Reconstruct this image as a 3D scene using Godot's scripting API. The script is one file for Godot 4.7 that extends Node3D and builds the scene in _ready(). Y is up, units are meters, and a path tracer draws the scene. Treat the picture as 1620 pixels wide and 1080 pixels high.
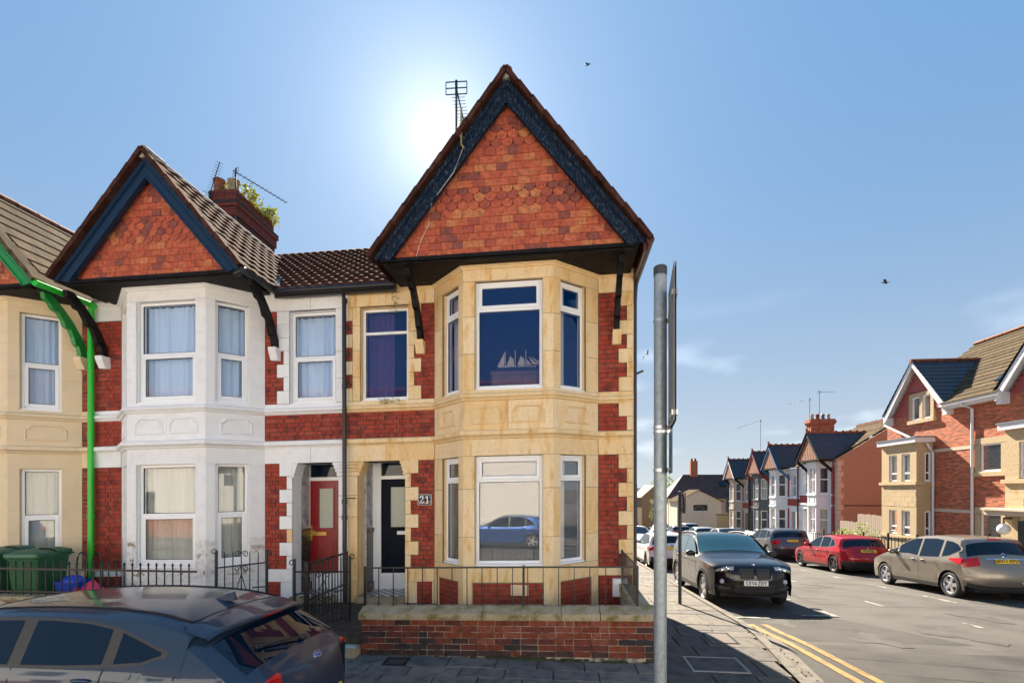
extends Node3D
# A corner terraced house seen across a street junction. World: x along the front terrace, y up, camera looks towards -z.
const K := 0.0195          # the terrace's courses climb a little along the street
const FZ := -9.22          # face of the front walls
var M := {}
var tex := {}
var rng := RandomNumberGenerator.new()
var used := {}
var unit_box: ArrayMesh

class G:
	var v := PackedVector3Array()
	var n := PackedVector3Array()
	var u := PackedVector2Array()
	var c := PackedColorArray()
	var t := Transform3D()
	var col := Color.WHITE
	var colors := false
	func tri(a: Vector3, b: Vector3, d: Vector3) -> void:
		a = t * a; b = t * b; d = t * d
		var k := (d - a).cross(b - a)
		if k.length_squared() < 1e-16: return
		k = k.normalized()
		v.append(a); v.append(b); v.append(d)
		n.append(k); n.append(k); n.append(k)
		if colors: c.append(col); c.append(col); c.append(col)
	func quad(a: Vector3, b: Vector3, d: Vector3, e: Vector3) -> void:
		tri(a, b, d); tri(a, d, e)
	func stri(a: Vector3, b: Vector3, d: Vector3, na: Vector3, nb: Vector3, nd: Vector3) -> void:
		a = t * a; b = t * b; d = t * d
		na = (t.basis * na).normalized(); nb = (t.basis * nb).normalized(); nd = (t.basis * nd).normalized()
		var k := (d - a).cross(b - a)
		if k.length_squared() < 1e-16: return
		if k.dot(na + nb + nd) < 0.0:
			var q := b; b = d; d = q
			q = nb; nb = nd; nd = q
		v.append(a); v.append(b); v.append(d)
		n.append(na); n.append(nb); n.append(nd)
		if colors: c.append(col); c.append(col); c.append(col)
	func box(x0: float, y0: float, z0: float, x1: float, y1: float, z1: float) -> void:
		var p := [Vector3(x0, y0, z0), Vector3(x1, y0, z0), Vector3(x1, y1, z0), Vector3(x0, y1, z0), Vector3(x0, y0, z1), Vector3(x1, y0, z1), Vector3(x1, y1, z1), Vector3(x0, y1, z1)]
		quad(p[4], p[7], p[6], p[5]); quad(p[1], p[2], p[3], p[0]); quad(p[0], p[3], p[7], p[4])
		quad(p[5], p[6], p[2], p[1]); quad(p[7], p[3], p[2], p[6]); quad(p[0], p[4], p[5], p[1])
	func cham(x0: float, y0: float, z0: float, x1: float, y1: float, z1: float, r: float) -> void:
		# a box whose front (z1) edges are chamfered
		box(x0, y0, z0, x1, y1, z1 - r)
		var a := [Vector3(x0, y0, z1 - r), Vector3(x0, y1, z1 - r), Vector3(x1, y1, z1 - r), Vector3(x1, y0, z1 - r)]
		var b := [Vector3(x0 + r, y0 + r, z1), Vector3(x0 + r, y1 - r, z1), Vector3(x1 - r, y1 - r, z1), Vector3(x1 - r, y0 + r, z1)]
		for i in 4: quad(a[i], a[(i + 1) % 4], b[(i + 1) % 4], b[i])
		quad(b[0], b[1], b[2], b[3])
	func obox(o: Transform3D, s: Vector3) -> void:
		var k := t
		t = t * o
		box(-s.x / 2, -s.y / 2, -s.z / 2, s.x / 2, s.y / 2, s.z / 2)
		t = k
	func prism(poly: PackedVector2Array, z0: float, z1: float) -> void:
		var ix := Geometry2D.triangulate_polygon(poly)
		for i in range(0, ix.size(), 3):
			var a := poly[ix[i]]; var b := poly[ix[i + 1]]; var d := poly[ix[i + 2]]
			if (b - a).cross(d - a) > 0.0:
				var q := b; b = d; d = q
			tri(Vector3(a.x, a.y, z1), Vector3(b.x, b.y, z1), Vector3(d.x, d.y, z1))
			tri(Vector3(a.x, a.y, z0), Vector3(d.x, d.y, z0), Vector3(b.x, b.y, z0))
		var area := 0.0
		for i in poly.size(): area += poly[i].cross(poly[(i + 1) % poly.size()])
		for i in poly.size():
			var a := poly[i]; var b := poly[(i + 1) % poly.size()]
			if area < 0.0:
				var q := a; a = b; b = q
			quad(Vector3(a.x, a.y, z1), Vector3(b.x, b.y, z1), Vector3(b.x, b.y, z0), Vector3(a.x, a.y, z0))
	func tube(pts: Array, r: float, k := 8, r2 := -1.0) -> void:
		var rings := []
		for i in pts.size():
			var d: Vector3 = (pts[mini(i + 1, pts.size() - 1)] - pts[maxi(i - 1, 0)]).normalized()
			var a := d.cross(Vector3.UP if absf(d.y) < 0.9 else Vector3.RIGHT).normalized()
			var b := d.cross(a)
			var rr := r if r2 < 0 else lerpf(r, r2, float(i) / (pts.size() - 1))
			var ring := []
			for j in k: ring.append([pts[i] + (a * cos(TAU * j / k) + b * sin(TAU * j / k)) * rr, a * cos(TAU * j / k) + b * sin(TAU * j / k)])
			rings.append(ring)
		for i in pts.size() - 1:
			for j in k:
				var p = rings[i][j]; var q = rings[i][(j + 1) % k]; var s = rings[i + 1][(j + 1) % k]; var w = rings[i + 1][j]
				stri(p[0], q[0], s[0], p[1], q[1], s[1]); stri(p[0], s[0], w[0], p[1], s[1], w[1])
		for e in [0, pts.size() - 1]:
			for j in range(1, k - 1): tri(rings[e][0][0], rings[e][j][0], rings[e][j + 1][0])
	func lathe(prof: Array, k: int, o := Transform3D()) -> void:
		# prof: Vector2(radius, height) round the y axis of o
		var keep := t
		t = t * o
		for i in prof.size() - 1:
			var a: Vector2 = prof[i]; var b: Vector2 = prof[i + 1]
			var d := b - a
			var nn := Vector2(d.y, -d.x).normalized()
			for j in k:
				var p := TAU * j / k; var q := TAU * (j + 1) / k
				var np := Vector3(cos(p) * nn.x, nn.y, sin(p) * nn.x); var nq := Vector3(cos(q) * nn.x, nn.y, sin(q) * nn.x)
				var A := Vector3(cos(p) * a.x, a.y, sin(p) * a.x); var B := Vector3(cos(q) * a.x, a.y, sin(q) * a.x)
				var C := Vector3(cos(q) * b.x, b.y, sin(q) * b.x); var D := Vector3(cos(p) * b.x, b.y, sin(p) * b.x)
				stri(A, B, C, np, nq, nq); stri(A, C, D, np, nq, np)
		t = keep
	func ball(o: Transform3D, s: Vector3, k := 10) -> void:
		var keep := t
		t = t * o
		for i in k:
			for j in k * 2:
				var P := []
				for e in [[i, j], [i, j + 1], [i + 1, j + 1], [i + 1, j]]:
					var th: float = PI * e[0] / k; var ph: float = PI * e[1] / k
					P.append(Vector3(sin(th) * cos(ph), cos(th), sin(th) * sin(ph)))
				stri(P[0] * s, P[1] * s, P[2] * s, P[0] / s, P[1] / s, P[2] / s); stri(P[0] * s, P[2] * s, P[3] * s, P[0] / s, P[2] / s, P[3] / s)
		t = keep
	func grid(P: Array, wrap := false) -> void:
		# P[i][j] points; smooth normals from neighbours
		var ni := P.size(); var nj: int = P[0].size()
		var N := []
		for i in ni:
			var row := []
			for j in nj:
				var a: Vector3 = P[mini(i + 1, ni - 1)][j] - P[maxi(i - 1, 0)][j]
				var b: Vector3 = P[i][mini(j + 1, nj - 1)] - P[i][maxi(j - 1, 0)]
				row.append(a.cross(b).normalized())
			N.append(row)
		for i in ni - 1:
			for j in nj - 1:
				gq(P, N, i, j)
	func gq(P: Array, N: Array, i: int, j: int) -> void:
		stri(P[i][j], P[i + 1][j], P[i + 1][j + 1], N[i][j], N[i + 1][j], N[i + 1][j + 1])
		stri(P[i][j], P[i + 1][j + 1], P[i][j + 1], N[i][j], N[i + 1][j + 1], N[i][j + 1])
	func mesh() -> ArrayMesh:
		var m := ArrayMesh.new()
		if v.is_empty(): return m
		var a := []
		a.resize(Mesh.ARRAY_MAX)
		a[Mesh.ARRAY_VERTEX] = v; a[Mesh.ARRAY_NORMAL] = n
		if u.size() == v.size(): a[Mesh.ARRAY_TEX_UV] = u
		if colors and c.size() == v.size(): a[Mesh.ARRAY_COLOR] = c
		m.add_surface_from_arrays(Mesh.PRIMITIVE_TRIANGLES, a)
		return m

func numbered(called: String) -> String:
	if not used.has(called):
		used[called] = 0
		return called
	used[called] += 1
	return "%s_%03d" % [called, used[called]]

func tag(o: Node, label := "", category := "", group := "", kind := "") -> Node:
	if label: o.set_meta("label", label)
	if category: o.set_meta("category", category)
	if group: o.set_meta("group", group)
	if kind: o.set_meta("kind", kind)
	return o

func thing(called: String, label: String, category: String, at := Vector3.ZERO, group := "") -> Node3D:
	var o := Node3D.new()
	o.name = numbered(called)
	o.position = at
	add_child(o)
	tag(o, label, category, group)
	return o

func put(called: String, m: Mesh, mat: Material, parent: Node = null, tf := Transform3D()) -> MeshInstance3D:
	var o := MeshInstance3D.new()
	o.name = numbered(called) if parent == null else called
	o.mesh = m
	o.material_override = mat
	o.transform = tf
	(self if parent == null else parent).add_child(o, true)
	return o

func part(called: String, g: G, mat: Material, parent: Node = null) -> MeshInstance3D:
	return put(called, g.mesh(), mat, parent)

func unit(called: String, mat: Material, parent: Node, x0: float, y0: float, z0: float, x1: float, y1: float, z1: float, sh := Transform3D()) -> MeshInstance3D:
	# a shared unit box, stretched to these bounds
	return put(called, unit_box, mat, parent, sh * Transform3D(Basis.from_scale(Vector3(x1 - x0, y1 - y0, z1 - z0)), Vector3((x0 + x1) / 2, (y0 + y1) / 2, (z0 + z1) / 2)))

func lin(r: float, g: float, b: float) -> Color:
	return Color(r, g, b).linear_to_srgb()

func noise_tex(called: String, freq: float, octaves: int, ramp: Array, seed_: int, size := 512, kind := FastNoiseLite.TYPE_SIMPLEX_SMOOTH, normalize := true) -> NoiseTexture2D:
	var f := FastNoiseLite.new()
	f.noise_type = kind
	f.seed = seed_
	f.frequency = freq
	f.fractal_octaves = octaves
	f.fractal_type = FastNoiseLite.FRACTAL_FBM if octaves > 1 else FastNoiseLite.FRACTAL_NONE
	var t := NoiseTexture2D.new()
	t.width = size; t.height = size
	t.seamless = true
	t.normalize = normalize
	t.noise = f
	if ramp.size():
		var gr := Gradient.new()
		var offs := PackedFloat32Array(); var cols := PackedColorArray()
		for r in ramp:
			offs.append(r[0])
			cols.append(r[1] if r[1] is Color else Color(r[1], r[1], r[1]))
		gr.offsets = offs; gr.colors = cols
		t.color_ramp = gr
	tex[called] = t
	return t

func mat(called: String, col: Color, rough := 0.9, fine := "", scale := 1.0, coarse := "", cscale := 0.3, bump := "", depth := 0.0) -> StandardMaterial3D:
	var m := StandardMaterial3D.new()
	m.resource_name = called
	m.albedo_color = col
	m.roughness = rough
	if fine:
		m.albedo_texture = tex[fine]
		m.uv1_triplanar = true; m.uv1_world_triplanar = true
		m.uv1_scale = Vector3.ONE * scale
	if coarse:
		m.detail_enabled = true
		m.detail_albedo = tex[coarse]
		m.detail_blend_mode = BaseMaterial3D.BLEND_MODE_MUL
		m.detail_uv_layer = BaseMaterial3D.DETAIL_UV_2
		m.uv2_triplanar = true; m.uv2_world_triplanar = true
		m.uv2_scale = Vector3.ONE * cscale
	if bump:
		m.heightmap_enabled = true
		m.heightmap_texture = tex[bump]
		m.heightmap_scale = depth
		m.uv1_triplanar = true; m.uv1_world_triplanar = true
		m.uv1_scale = Vector3.ONE * scale
	M[called] = m
	return m

func paint(called: String, col: Color, rough := 0.35, metal := 0.0, coat := 0.7) -> StandardMaterial3D:
	var m := mat(called, col, rough)
	m.metallic = metal
	m.metallic_specular = 0.25
	m.clearcoat_enabled = coat > 0.0
	m.clearcoat = coat
	m.clearcoat_roughness = 0.04
	return m

func ry(z: float) -> float:      # height of the road: level at the junction, then falling away down the side street
	return -0.1 - 0.056 * clampf(-8.5 - z, 0.0, 110.0)

func materials() -> void:
	noise_tex("grain", 0.03, 4, [[0.0, 0.82], [0.5, 0.95], [1.0, 1.0]], 3)
	noise_tex("blotch", 0.012, 4, [[0.0, 0.62], [0.45, 0.9], [1.0, 1.0]], 7)
	noise_tex("soot", 0.009, 5, [[0.0, 0.3], [0.3, 0.62], [0.55, 0.95], [1.0, 1.0]], 19)
	noise_tex("speck", 0.22, 2, [[0.0, 0.45], [0.5, 0.85], [1.0, 1.0]], 5)
	noise_tex("asphalt", 0.30, 3, [[0.0, 0.4], [0.5, 0.8], [1.0, 1.0]], 11, 1024)
	noise_tex("height", 0.06, 4, [], 13)
	noise_tex("stone", 0.011, 5, [[0.0, Color(0.88, 0.74, 0.54)], [0.22, Color(0.97, 0.90, 0.79)], [0.42, Color(1.0, 0.97, 0.93)], [1.0, 1.0]], 23)
	noise_tex("soft", 0.03, 3, [[0.0, 0.93], [0.5, 0.985], [1.0, 1.0]], 47)
	noise_tex("clean", 0.02, 4, [[0.0, 0.95], [0.4, 0.99], [1.0, 1.0]], 43)
	noise_tex("fleck", 0.028, 4, [[0.0, lin(0.003, 0.006, 0.012)], [0.5, lin(0.008, 0.018, 0.038)], [0.62, lin(0.008, 0.018, 0.04)], [0.635, lin(0.6, 0.56, 0.48)], [0.65, lin(0.008, 0.018, 0.038)], [1.0, lin(0.005, 0.01, 0.02)]], 29, 512)
	noise_tex("peel", 0.012, 5, [[0.0, Color(0.62, 0.56, 0.48)], [0.2, Color(0.75, 0.7, 0.62)], [0.235, 1.0], [1.0, 1.0]], 31)
	noise_tex("moss", 0.016, 5, [[0.0, Color(0.6, 0.6, 0.36)], [0.25, Color(0.78, 0.76, 0.6)], [0.5, Color(0.95, 0.93, 0.88)], [1.0, 1.0]], 37)
	noise_tex("leafy", 0.02, 3, [[0.0, 0.55], [1.0, 1.0]], 41, 256)
	mat("stone", lin(0.84, 0.66, 0.39), 0.9, "soft", 0.9, "stone", 0.33, "height", 0.15)
	mat("stone_light", lin(0.86, 0.70, 0.46), 0.9, "soft", 0.9, "stone", 0.37, "height", 0.15)
	mat("stone_warm", lin(0.82, 0.61, 0.33), 0.9, "soft", 0.9, "stone", 0.29, "height", 0.15)
	for k in ["stone", "stone_light", "stone_warm"]: M[k].uv2_scale = Vector3(0.75, 0.2, 0.75)     # run-off streaks
	mat("joint", lin(0.25, 0.19, 0.12), 0.95, "grain", 3.0)
	mat("white_wall", lin(0.84, 0.84, 0.84), 0.7, "clean", 0.35)
	mat("white_worn", lin(0.83, 0.82, 0.80), 0.8, "grain", 0.6, "peel", 0.6, "height", 0.3)
	mat("cream_wall", lin(0.80, 0.64, 0.42), 0.8, "clean", 0.4, "clean", 0.15, "height", 0.08)
	for i in 4:
		var c: Color = [lin(0.50, 0.066, 0.032), lin(0.43, 0.055, 0.028), lin(0.48, 0.088, 0.05), lin(0.33, 0.052, 0.038)][i]
		mat("brick%d" % i, c, 0.8, "grain", 4.0, "blotch", 0.8, "height", 0.3)
	for i in 6:
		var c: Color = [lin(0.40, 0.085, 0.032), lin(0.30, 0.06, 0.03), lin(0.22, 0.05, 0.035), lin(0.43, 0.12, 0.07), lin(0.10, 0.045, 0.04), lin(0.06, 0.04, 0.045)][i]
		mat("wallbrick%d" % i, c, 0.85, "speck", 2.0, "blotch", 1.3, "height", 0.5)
	mat("mortar", lin(0.07, 0.05, 0.042), 0.95, "grain", 3.0)
	mat("mortar_light", lin(0.50, 0.44, 0.36), 0.95, "grain", 3.0, "soot", 0.9)
	for i in 6:
		var c: Color = [lin(0.72, 0.165, 0.075), lin(0.66, 0.135, 0.063), lin(0.74, 0.20, 0.09), lin(0.55, 0.115, 0.065), lin(0.76, 0.26, 0.10), lin(0.36, 0.10, 0.07)][i]
		mat("tile%d" % i, c, 0.85, "grain", 2.5, "blotch", 1.6, "height", 0.3)
	mat("navy_old", Color.WHITE, 0.5, "fleck", 0.9, "", 1.0, "height", 0.3)
	M.navy_old.uv1_scale = Vector3(1.5, 0.45, 1.0)
	M.navy_old.metallic_specular = 0.25
	mat("navy", lin(0.014, 0.038, 0.082), 0.4, "grain", 0.8).metallic_specular = 0.3
	mat("black_wood", lin(0.012, 0.011, 0.012), 0.6, "grain", 1.0, "soot", 0.8, "height", 0.3).metallic_specular = 0.3
	mat("green_paint", lin(0.01, 0.26, 0.045), 0.4, "grain", 0.8)
	mat("green_pipe", lin(0.015, 0.5, 0.03), 0.35)
	mat("black_iron", lin(0.012, 0.012, 0.013), 0.4)
	mat("grey_plastic", lin(0.04, 0.04, 0.044), 0.5)
	mat("upvc", lin(0.86, 0.87, 0.88), 0.3)
	mat("upvc_shade", lin(0.03, 0.03, 0.03), 0.6)  # near-black plastic of the glazing seals and the entrance door
	var gl := mat("glass", Color(0.9, 0.95, 1.0, 0.03), 0.0)
	gl.transparency = BaseMaterial3D.TRANSPARENCY_ALPHA
	var gb := mat("glass_tinted", Color(0.0, 0.28, 0.62, 0.3), 0.0)  # blue sky reflection put into the colour of the upper panes
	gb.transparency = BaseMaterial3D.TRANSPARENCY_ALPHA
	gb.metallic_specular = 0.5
	mat("room", lin(0.02, 0.018, 0.017), 0.9)
	var cu := mat("curtain_blue", lin(0.50, 0.66, 0.88), 0.9)
	cu.backlight_enabled = true; cu.backlight = Color(0.3, 0.3, 0.3)
	mat("curtain_net", lin(0.42, 0.44, 0.38), 0.9)
	mat("curtain_white", lin(0.7, 0.7, 0.66), 0.9)
	mat("curtain_purple", lin(0.10, 0.055, 0.15), 0.9)
	for i in 3:
		var c: Color = [lin(0.135, 0.055, 0.040), lin(0.11, 0.045, 0.034), lin(0.16, 0.073, 0.052)][i]
		mat("rooftile%d" % i, c, 1.0, "speck", 1.5, "blotch", 0.8, "height", 0.3).metallic_specular = 0.15
	for i in 3:
		var c: Color = [lin(0.20, 0.155, 0.10), lin(0.17, 0.132, 0.09), lin(0.23, 0.175, 0.115)][i]
		mat("slate_tan%d" % i, c, 1.0, "speck", 1.0, "blotch", 0.6, "height", 0.2).metallic_specular = 0.15
	mat("slate_dark", lin(0.045, 0.05, 0.065), 0.5, "grain", 1.0, "blotch", 0.5)
	mat("slate_dark1", lin(0.035, 0.04, 0.055), 0.45, "grain", 1.2, "blotch", 0.5)
	mat("lead", lin(0.13, 0.17, 0.22), 0.5, "grain", 1.0)
	mat("terracotta", lin(0.36, 0.12, 0.06), 0.85, "grain", 2.0, "soot", 1.0)
	mat("asphalt_pale", lin(0.24, 0.225, 0.205), 0.92, "asphalt", 0.9)
	mat("asphalt", lin(0.125, 0.117, 0.106), 0.92, "asphalt", 0.9, "blotch", 0.09, "asphalt", 0.55)
	mat("asphalt_old", lin(0.088, 0.082, 0.075), 0.92, "asphalt", 0.9, "blotch", 0.13, "asphalt", 0.8)
	mat("asphalt_stain", lin(0.095, 0.088, 0.08), 0.85, "asphalt", 0.9, "blotch", 0.3, "asphalt", 0.5)
	mat("asphalt_trench", lin(0.105, 0.10, 0.093), 0.92, "asphalt", 1.1, "blotch", 0.13, "asphalt", 0.6)
	mat("tar", lin(0.03, 0.03, 0.03), 0.7)
	mat("yellow_line", lin(0.46, 0.27, 0.07), 0.85, "speck", 1.2, "blotch", 0.7)
	mat("white_line", lin(0.5, 0.48, 0.43), 0.85, "speck", 1.4, "soot", 0.6)
	for i in 4:
		var c: Color = [lin(0.15, 0.128, 0.10), lin(0.122, 0.107, 0.09), lin(0.168, 0.143, 0.11), lin(0.112, 0.10, 0.09)][i]
		mat("slab%d" % i, c, 0.85, "speck", 0.8, "blotch", 0.6, "height", 0.5)
	mat("cover_frame", lin(0.34, 0.33, 0.31), 0.6, "speck", 1.0)
	mat("cover_rust", lin(0.12, 0.085, 0.07), 0.8, "speck", 1.0)
	for i in 4: mat("flag%d" % i, [lin(0.31, 0.285, 0.25), lin(0.265, 0.248, 0.225), lin(0.34, 0.31, 0.265), lin(0.245, 0.232, 0.218)][i], 0.8, "speck", 0.8, "blotch", 0.6, "height", 0.5)  # same paving, its colour lifted to brighten the part in the house's shade
	mat("kerb", lin(0.21, 0.185, 0.15), 0.9, "speck", 1.0, "blotch", 0.5, "height", 0.4)
	mat("soil", lin(0.06, 0.055, 0.045), 0.95, "speck", 1.0, "moss", 0.6, "height", 1.0)
	mat("path", lin(0.11, 0.085, 0.07), 0.9, "speck", 1.0, "moss", 0.5, "height", 0.6)
	mat("earth", lin(0.12, 0.11, 0.09), 0.95, "blotch", 0.1)
	mat("mosscoat", lin(0.46, 0.39, 0.28), 0.9, "grain", 1.4, "moss", 0.4, "height", 0.6)
	mat("moss", lin(0.06, 0.075, 0.02), 0.95, "speck", 3.0, "", 1.0, "height", 1.0)
	var gv := mat("galvanised", lin(0.36, 0.41, 0.43), 0.45, "grain", 1.2, "clean", 1.5)
	gv.metallic = 0.4
	var st := mat("steel", lin(0.55, 0.56, 0.57), 0.3)
	st.metallic = 0.9
	mat("sign_back", lin(0.22, 0.22, 0.22), 0.5, "grain", 1.0)
	mat("plaster", lin(0.62, 0.61, 0.62), 0.8, "grain", 0.6, "blotch", 0.6)
	mat("dado_green", lin(0.03, 0.06, 0.045), 0.25, "blotch", 2.0)
	mat("dado_brown", lin(0.09, 0.03, 0.02), 0.3)
	mat("door_red", lin(0.30, 0.006, 0.008), 0.35, "grain", 0.6)
	mat("door_navy", lin(0.008, 0.012, 0.024), 0.5, "grain", 0.6).metallic_specular = 0.2
	mat("brass", lin(0.6, 0.4, 0.1), 0.3).metallic = 0.8
	mat("frosted", lin(0.55, 0.58, 0.48), 0.4, "grain", 3.0)
	mat("white_tile", lin(0.6, 0.6, 0.57), 0.3)
	mat("black_tile", lin(0.02, 0.02, 0.02), 0.3)
	mat("bin_green", lin(0.022, 0.13, 0.05), 0.5, "grain", 0.8)
	mat("bin_lid", lin(0.018, 0.12, 0.065), 0.4, "grain", 0.8)
	mat("blue_plastic", lin(0.01, 0.05, 0.4), 0.45)
	mat("pink_plastic", lin(0.7, 0.03, 0.12), 0.4, "blotch", 3.0)
	mat("leaf", lin(0.07, 0.14, 0.025), 0.6, "leafy", 1.0).backlight_enabled = true
	M.leaf.backlight = Color(0.35, 0.4, 0.15)
	mat("leaf_yellow", lin(0.30, 0.24, 0.03), 0.6).backlight_enabled = true
	M.leaf_yellow.backlight = Color(0.4, 0.35, 0.1)
	mat("leaf_bright", lin(0.20, 0.27, 0.04), 0.6).backlight_enabled = true
	M.leaf_bright.backlight = Color(0.4, 0.45, 0.15)
	mat("twig", lin(0.06, 0.045, 0.03), 0.9)
	mat("rubber", lin(0.016, 0.016, 0.017), 0.75)
	mat("underbody", lin(0.008, 0.008, 0.009), 0.8)
	mat("alloy", lin(0.5, 0.5, 0.52), 0.35).metallic = 0.8
	mat("alloy_dark", lin(0.06, 0.06, 0.065), 0.35).metallic = 0.6
	mat("trim", lin(0.02, 0.02, 0.021), 0.5)
	mat("chrome", lin(0.7, 0.7, 0.72), 0.12).metallic = 1.0
	var cg := mat("car_glass", lin(0.003, 0.010, 0.022), 0.02)
	cg.metallic_specular = 0.42
	var l := paint("lamp_red", lin(0.45, 0.008, 0.012), 0.15)
	paint("lamp_clear", lin(0.36, 0.39, 0.42), 0.1)
	paint("lamp_amber", lin(0.6, 0.16, 0.02), 0.15)
	mat("plate_yellow", lin(0.85, 0.52, 0.02), 0.4)
	mat("plate_white", lin(0.78, 0.78, 0.76), 0.4)
	mat("ink", lin(0.01, 0.01, 0.012), 0.5)
	mat("off_white", lin(0.7, 0.68, 0.6), 0.6)

func _ready() -> void:
	rng.seed = 4711
	# camera
	var psi := atan(80.0 / 800.0)
	var cam := Camera3D.new()
	cam.name = "camera"
	cam.position = Vector3(0, 2.375, 0)
	cam.rotation.y = psi
	cam.projection = Camera3D.PROJECTION_FRUSTUM
	cam.near = 0.1
	cam.far = 3000.0
	cam.size = 2.0 * cam.near * 540.0 / 800.0
	cam.frustum_offset = Vector2(0, cam.near * (775.0 - 540.0) / 800.0)
	add_child(cam)
	cam.current = true
	# sky, sun, exposure
	var env := Environment.new()
	env.background_mode = Environment.BG_SKY
	var sky := ProceduralSkyMaterial.new()
	sky.sky_top_color = lin(0.034, 0.083, 0.158)
	sky.sky_horizon_color = lin(0.156, 0.171, 0.176)
	sky.sky_curve = 0.17
	sky.ground_horizon_color = lin(0.15, 0.15, 0.14)
	sky.ground_bottom_color = lin(0.08, 0.08, 0.075)
	sky.sky_cover = cirrus()
	sky.sky_cover_modulate = Color.WHITE
	env.sky = Sky.new()
	env.sky.sky_material = sky
	env.tonemap_mode = Environment.TONE_MAPPER_LINEAR
	env.tonemap_exposure = 4.4
	env.sdfgi_enabled = true
	env.ssao_enabled = true
	env.ssil_enabled = true
	var we := WorldEnvironment.new()
	we.name = "world_environment"
	we.environment = env
	add_child(we)
	var sun := DirectionalLight3D.new()
	sun.name = "sun"
	sun.light_energy = 1.6
	sun.light_color = Color(1.0, 0.94, 0.85)
	sun.light_angular_distance = 0.5
	sun.shadow_enabled = true
	sun.sky_mode = DirectionalLight3D.SKY_MODE_LIGHT_ONLY
	add_child(sun)
	sun.look_at_from_position(Vector3.ZERO, Vector3(0.198, -0.57, 0.798))

	materials()
	var ub := G.new()
	ub.box(-0.5, -0.5, -0.5, 0.5, 0.5, 0.5)
	unit_box = ub.mesh()
	ground()
	front_terrace()
	front_gardens()
	flats()
	street_terrace()
	far_buildings()
	opposite_side()
	vehicles()
	street_furniture()
	small_things()

func cirrus() -> ImageTexture:
	# what lies in front of the clear sky: the bright air round the sun and thin streaks of high cloud
	var f := FastNoiseLite.new()
	f.seed = 17
	f.frequency = 1.0
	f.fractal_octaves = 5
	var w := 1280; var h := 640
	var im := Image.create(w, h, false, Image.FORMAT_RGBAF)
	im.fill(Color(0, 0, 0, 1))
	var sun := Vector3(-0.198, 0.57, -0.798).normalized()
	for y in range(0, h / 2 + 2):
		var up := (0.5 - (y + 0.5) / h) * PI
		var cu := cos(up); var su := sin(up)
		var band := smoothstep(0.03, 0.10, su) * (1.0 - smoothstep(0.22, 0.36, su))
		for x in w:
			var a := ((x + 0.5) / w - 0.25) * TAU
			var d := Vector3(cos(a) * cu, su, sin(a) * cu)
			var th := rad_to_deg(acos(clampf(d.dot(sun), -1.0, 1.0)))
			var k := 0.19 * exp(-th / 4.2) + 0.088 * exp(-th / 18.0)
			var c := 0.0
			if band > 0.0:
				var p := Vector2(d.x, d.z) / (su + 0.06)
				var q := Vector2(p.x * 0.9 + p.y * 0.25, p.y * 0.3 - p.x * 0.12)
				var s1 := f.get_noise_2d(q.x * 1.2, q.y * 3.0)
				var s2 := f.get_noise_2d(q.x * 0.35 + 40.0, q.y * 0.6)
				c = clampf((s1 * 0.8 + s2 * 1.1 - 0.10) * 1.6, 0.0, 1.0) * band * 0.075
			im.set_pixel(x, y, Color(k + c, k * 0.97 + c, k * 0.92 + c, 1))
	return ImageTexture.create_from_image(im)

# ---------------------------------------------------------------- ground
func strip(xl: Callable, xr: Callable, zs: Array, up: float) -> G:
	var g := G.new()
	for i in zs.size() - 1:
		var a: float = zs[i]; var b: float = zs[i + 1]
		g.quad(Vector3(xl.call(a), ry(a) + up, a), Vector3(xl.call(b), ry(b) + up, b), Vector3(xr.call(b), ry(b) + up, b), Vector3(xr.call(a), ry(a) + up, a))
	return g

func steps(a: float, b: float, d: float) -> Array:
	var r := []
	var k := maxi(1, int(ceil(absf(b - a) / d)))
	for i in k + 1: r.append(lerpf(a, b, float(i) / k))
	return r

func kerb_x(z: float) -> float:     # outer face of the near kerb
	return 3.02 + 0.36 * smoothstep(-5.6, -10.0, z)

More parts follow.
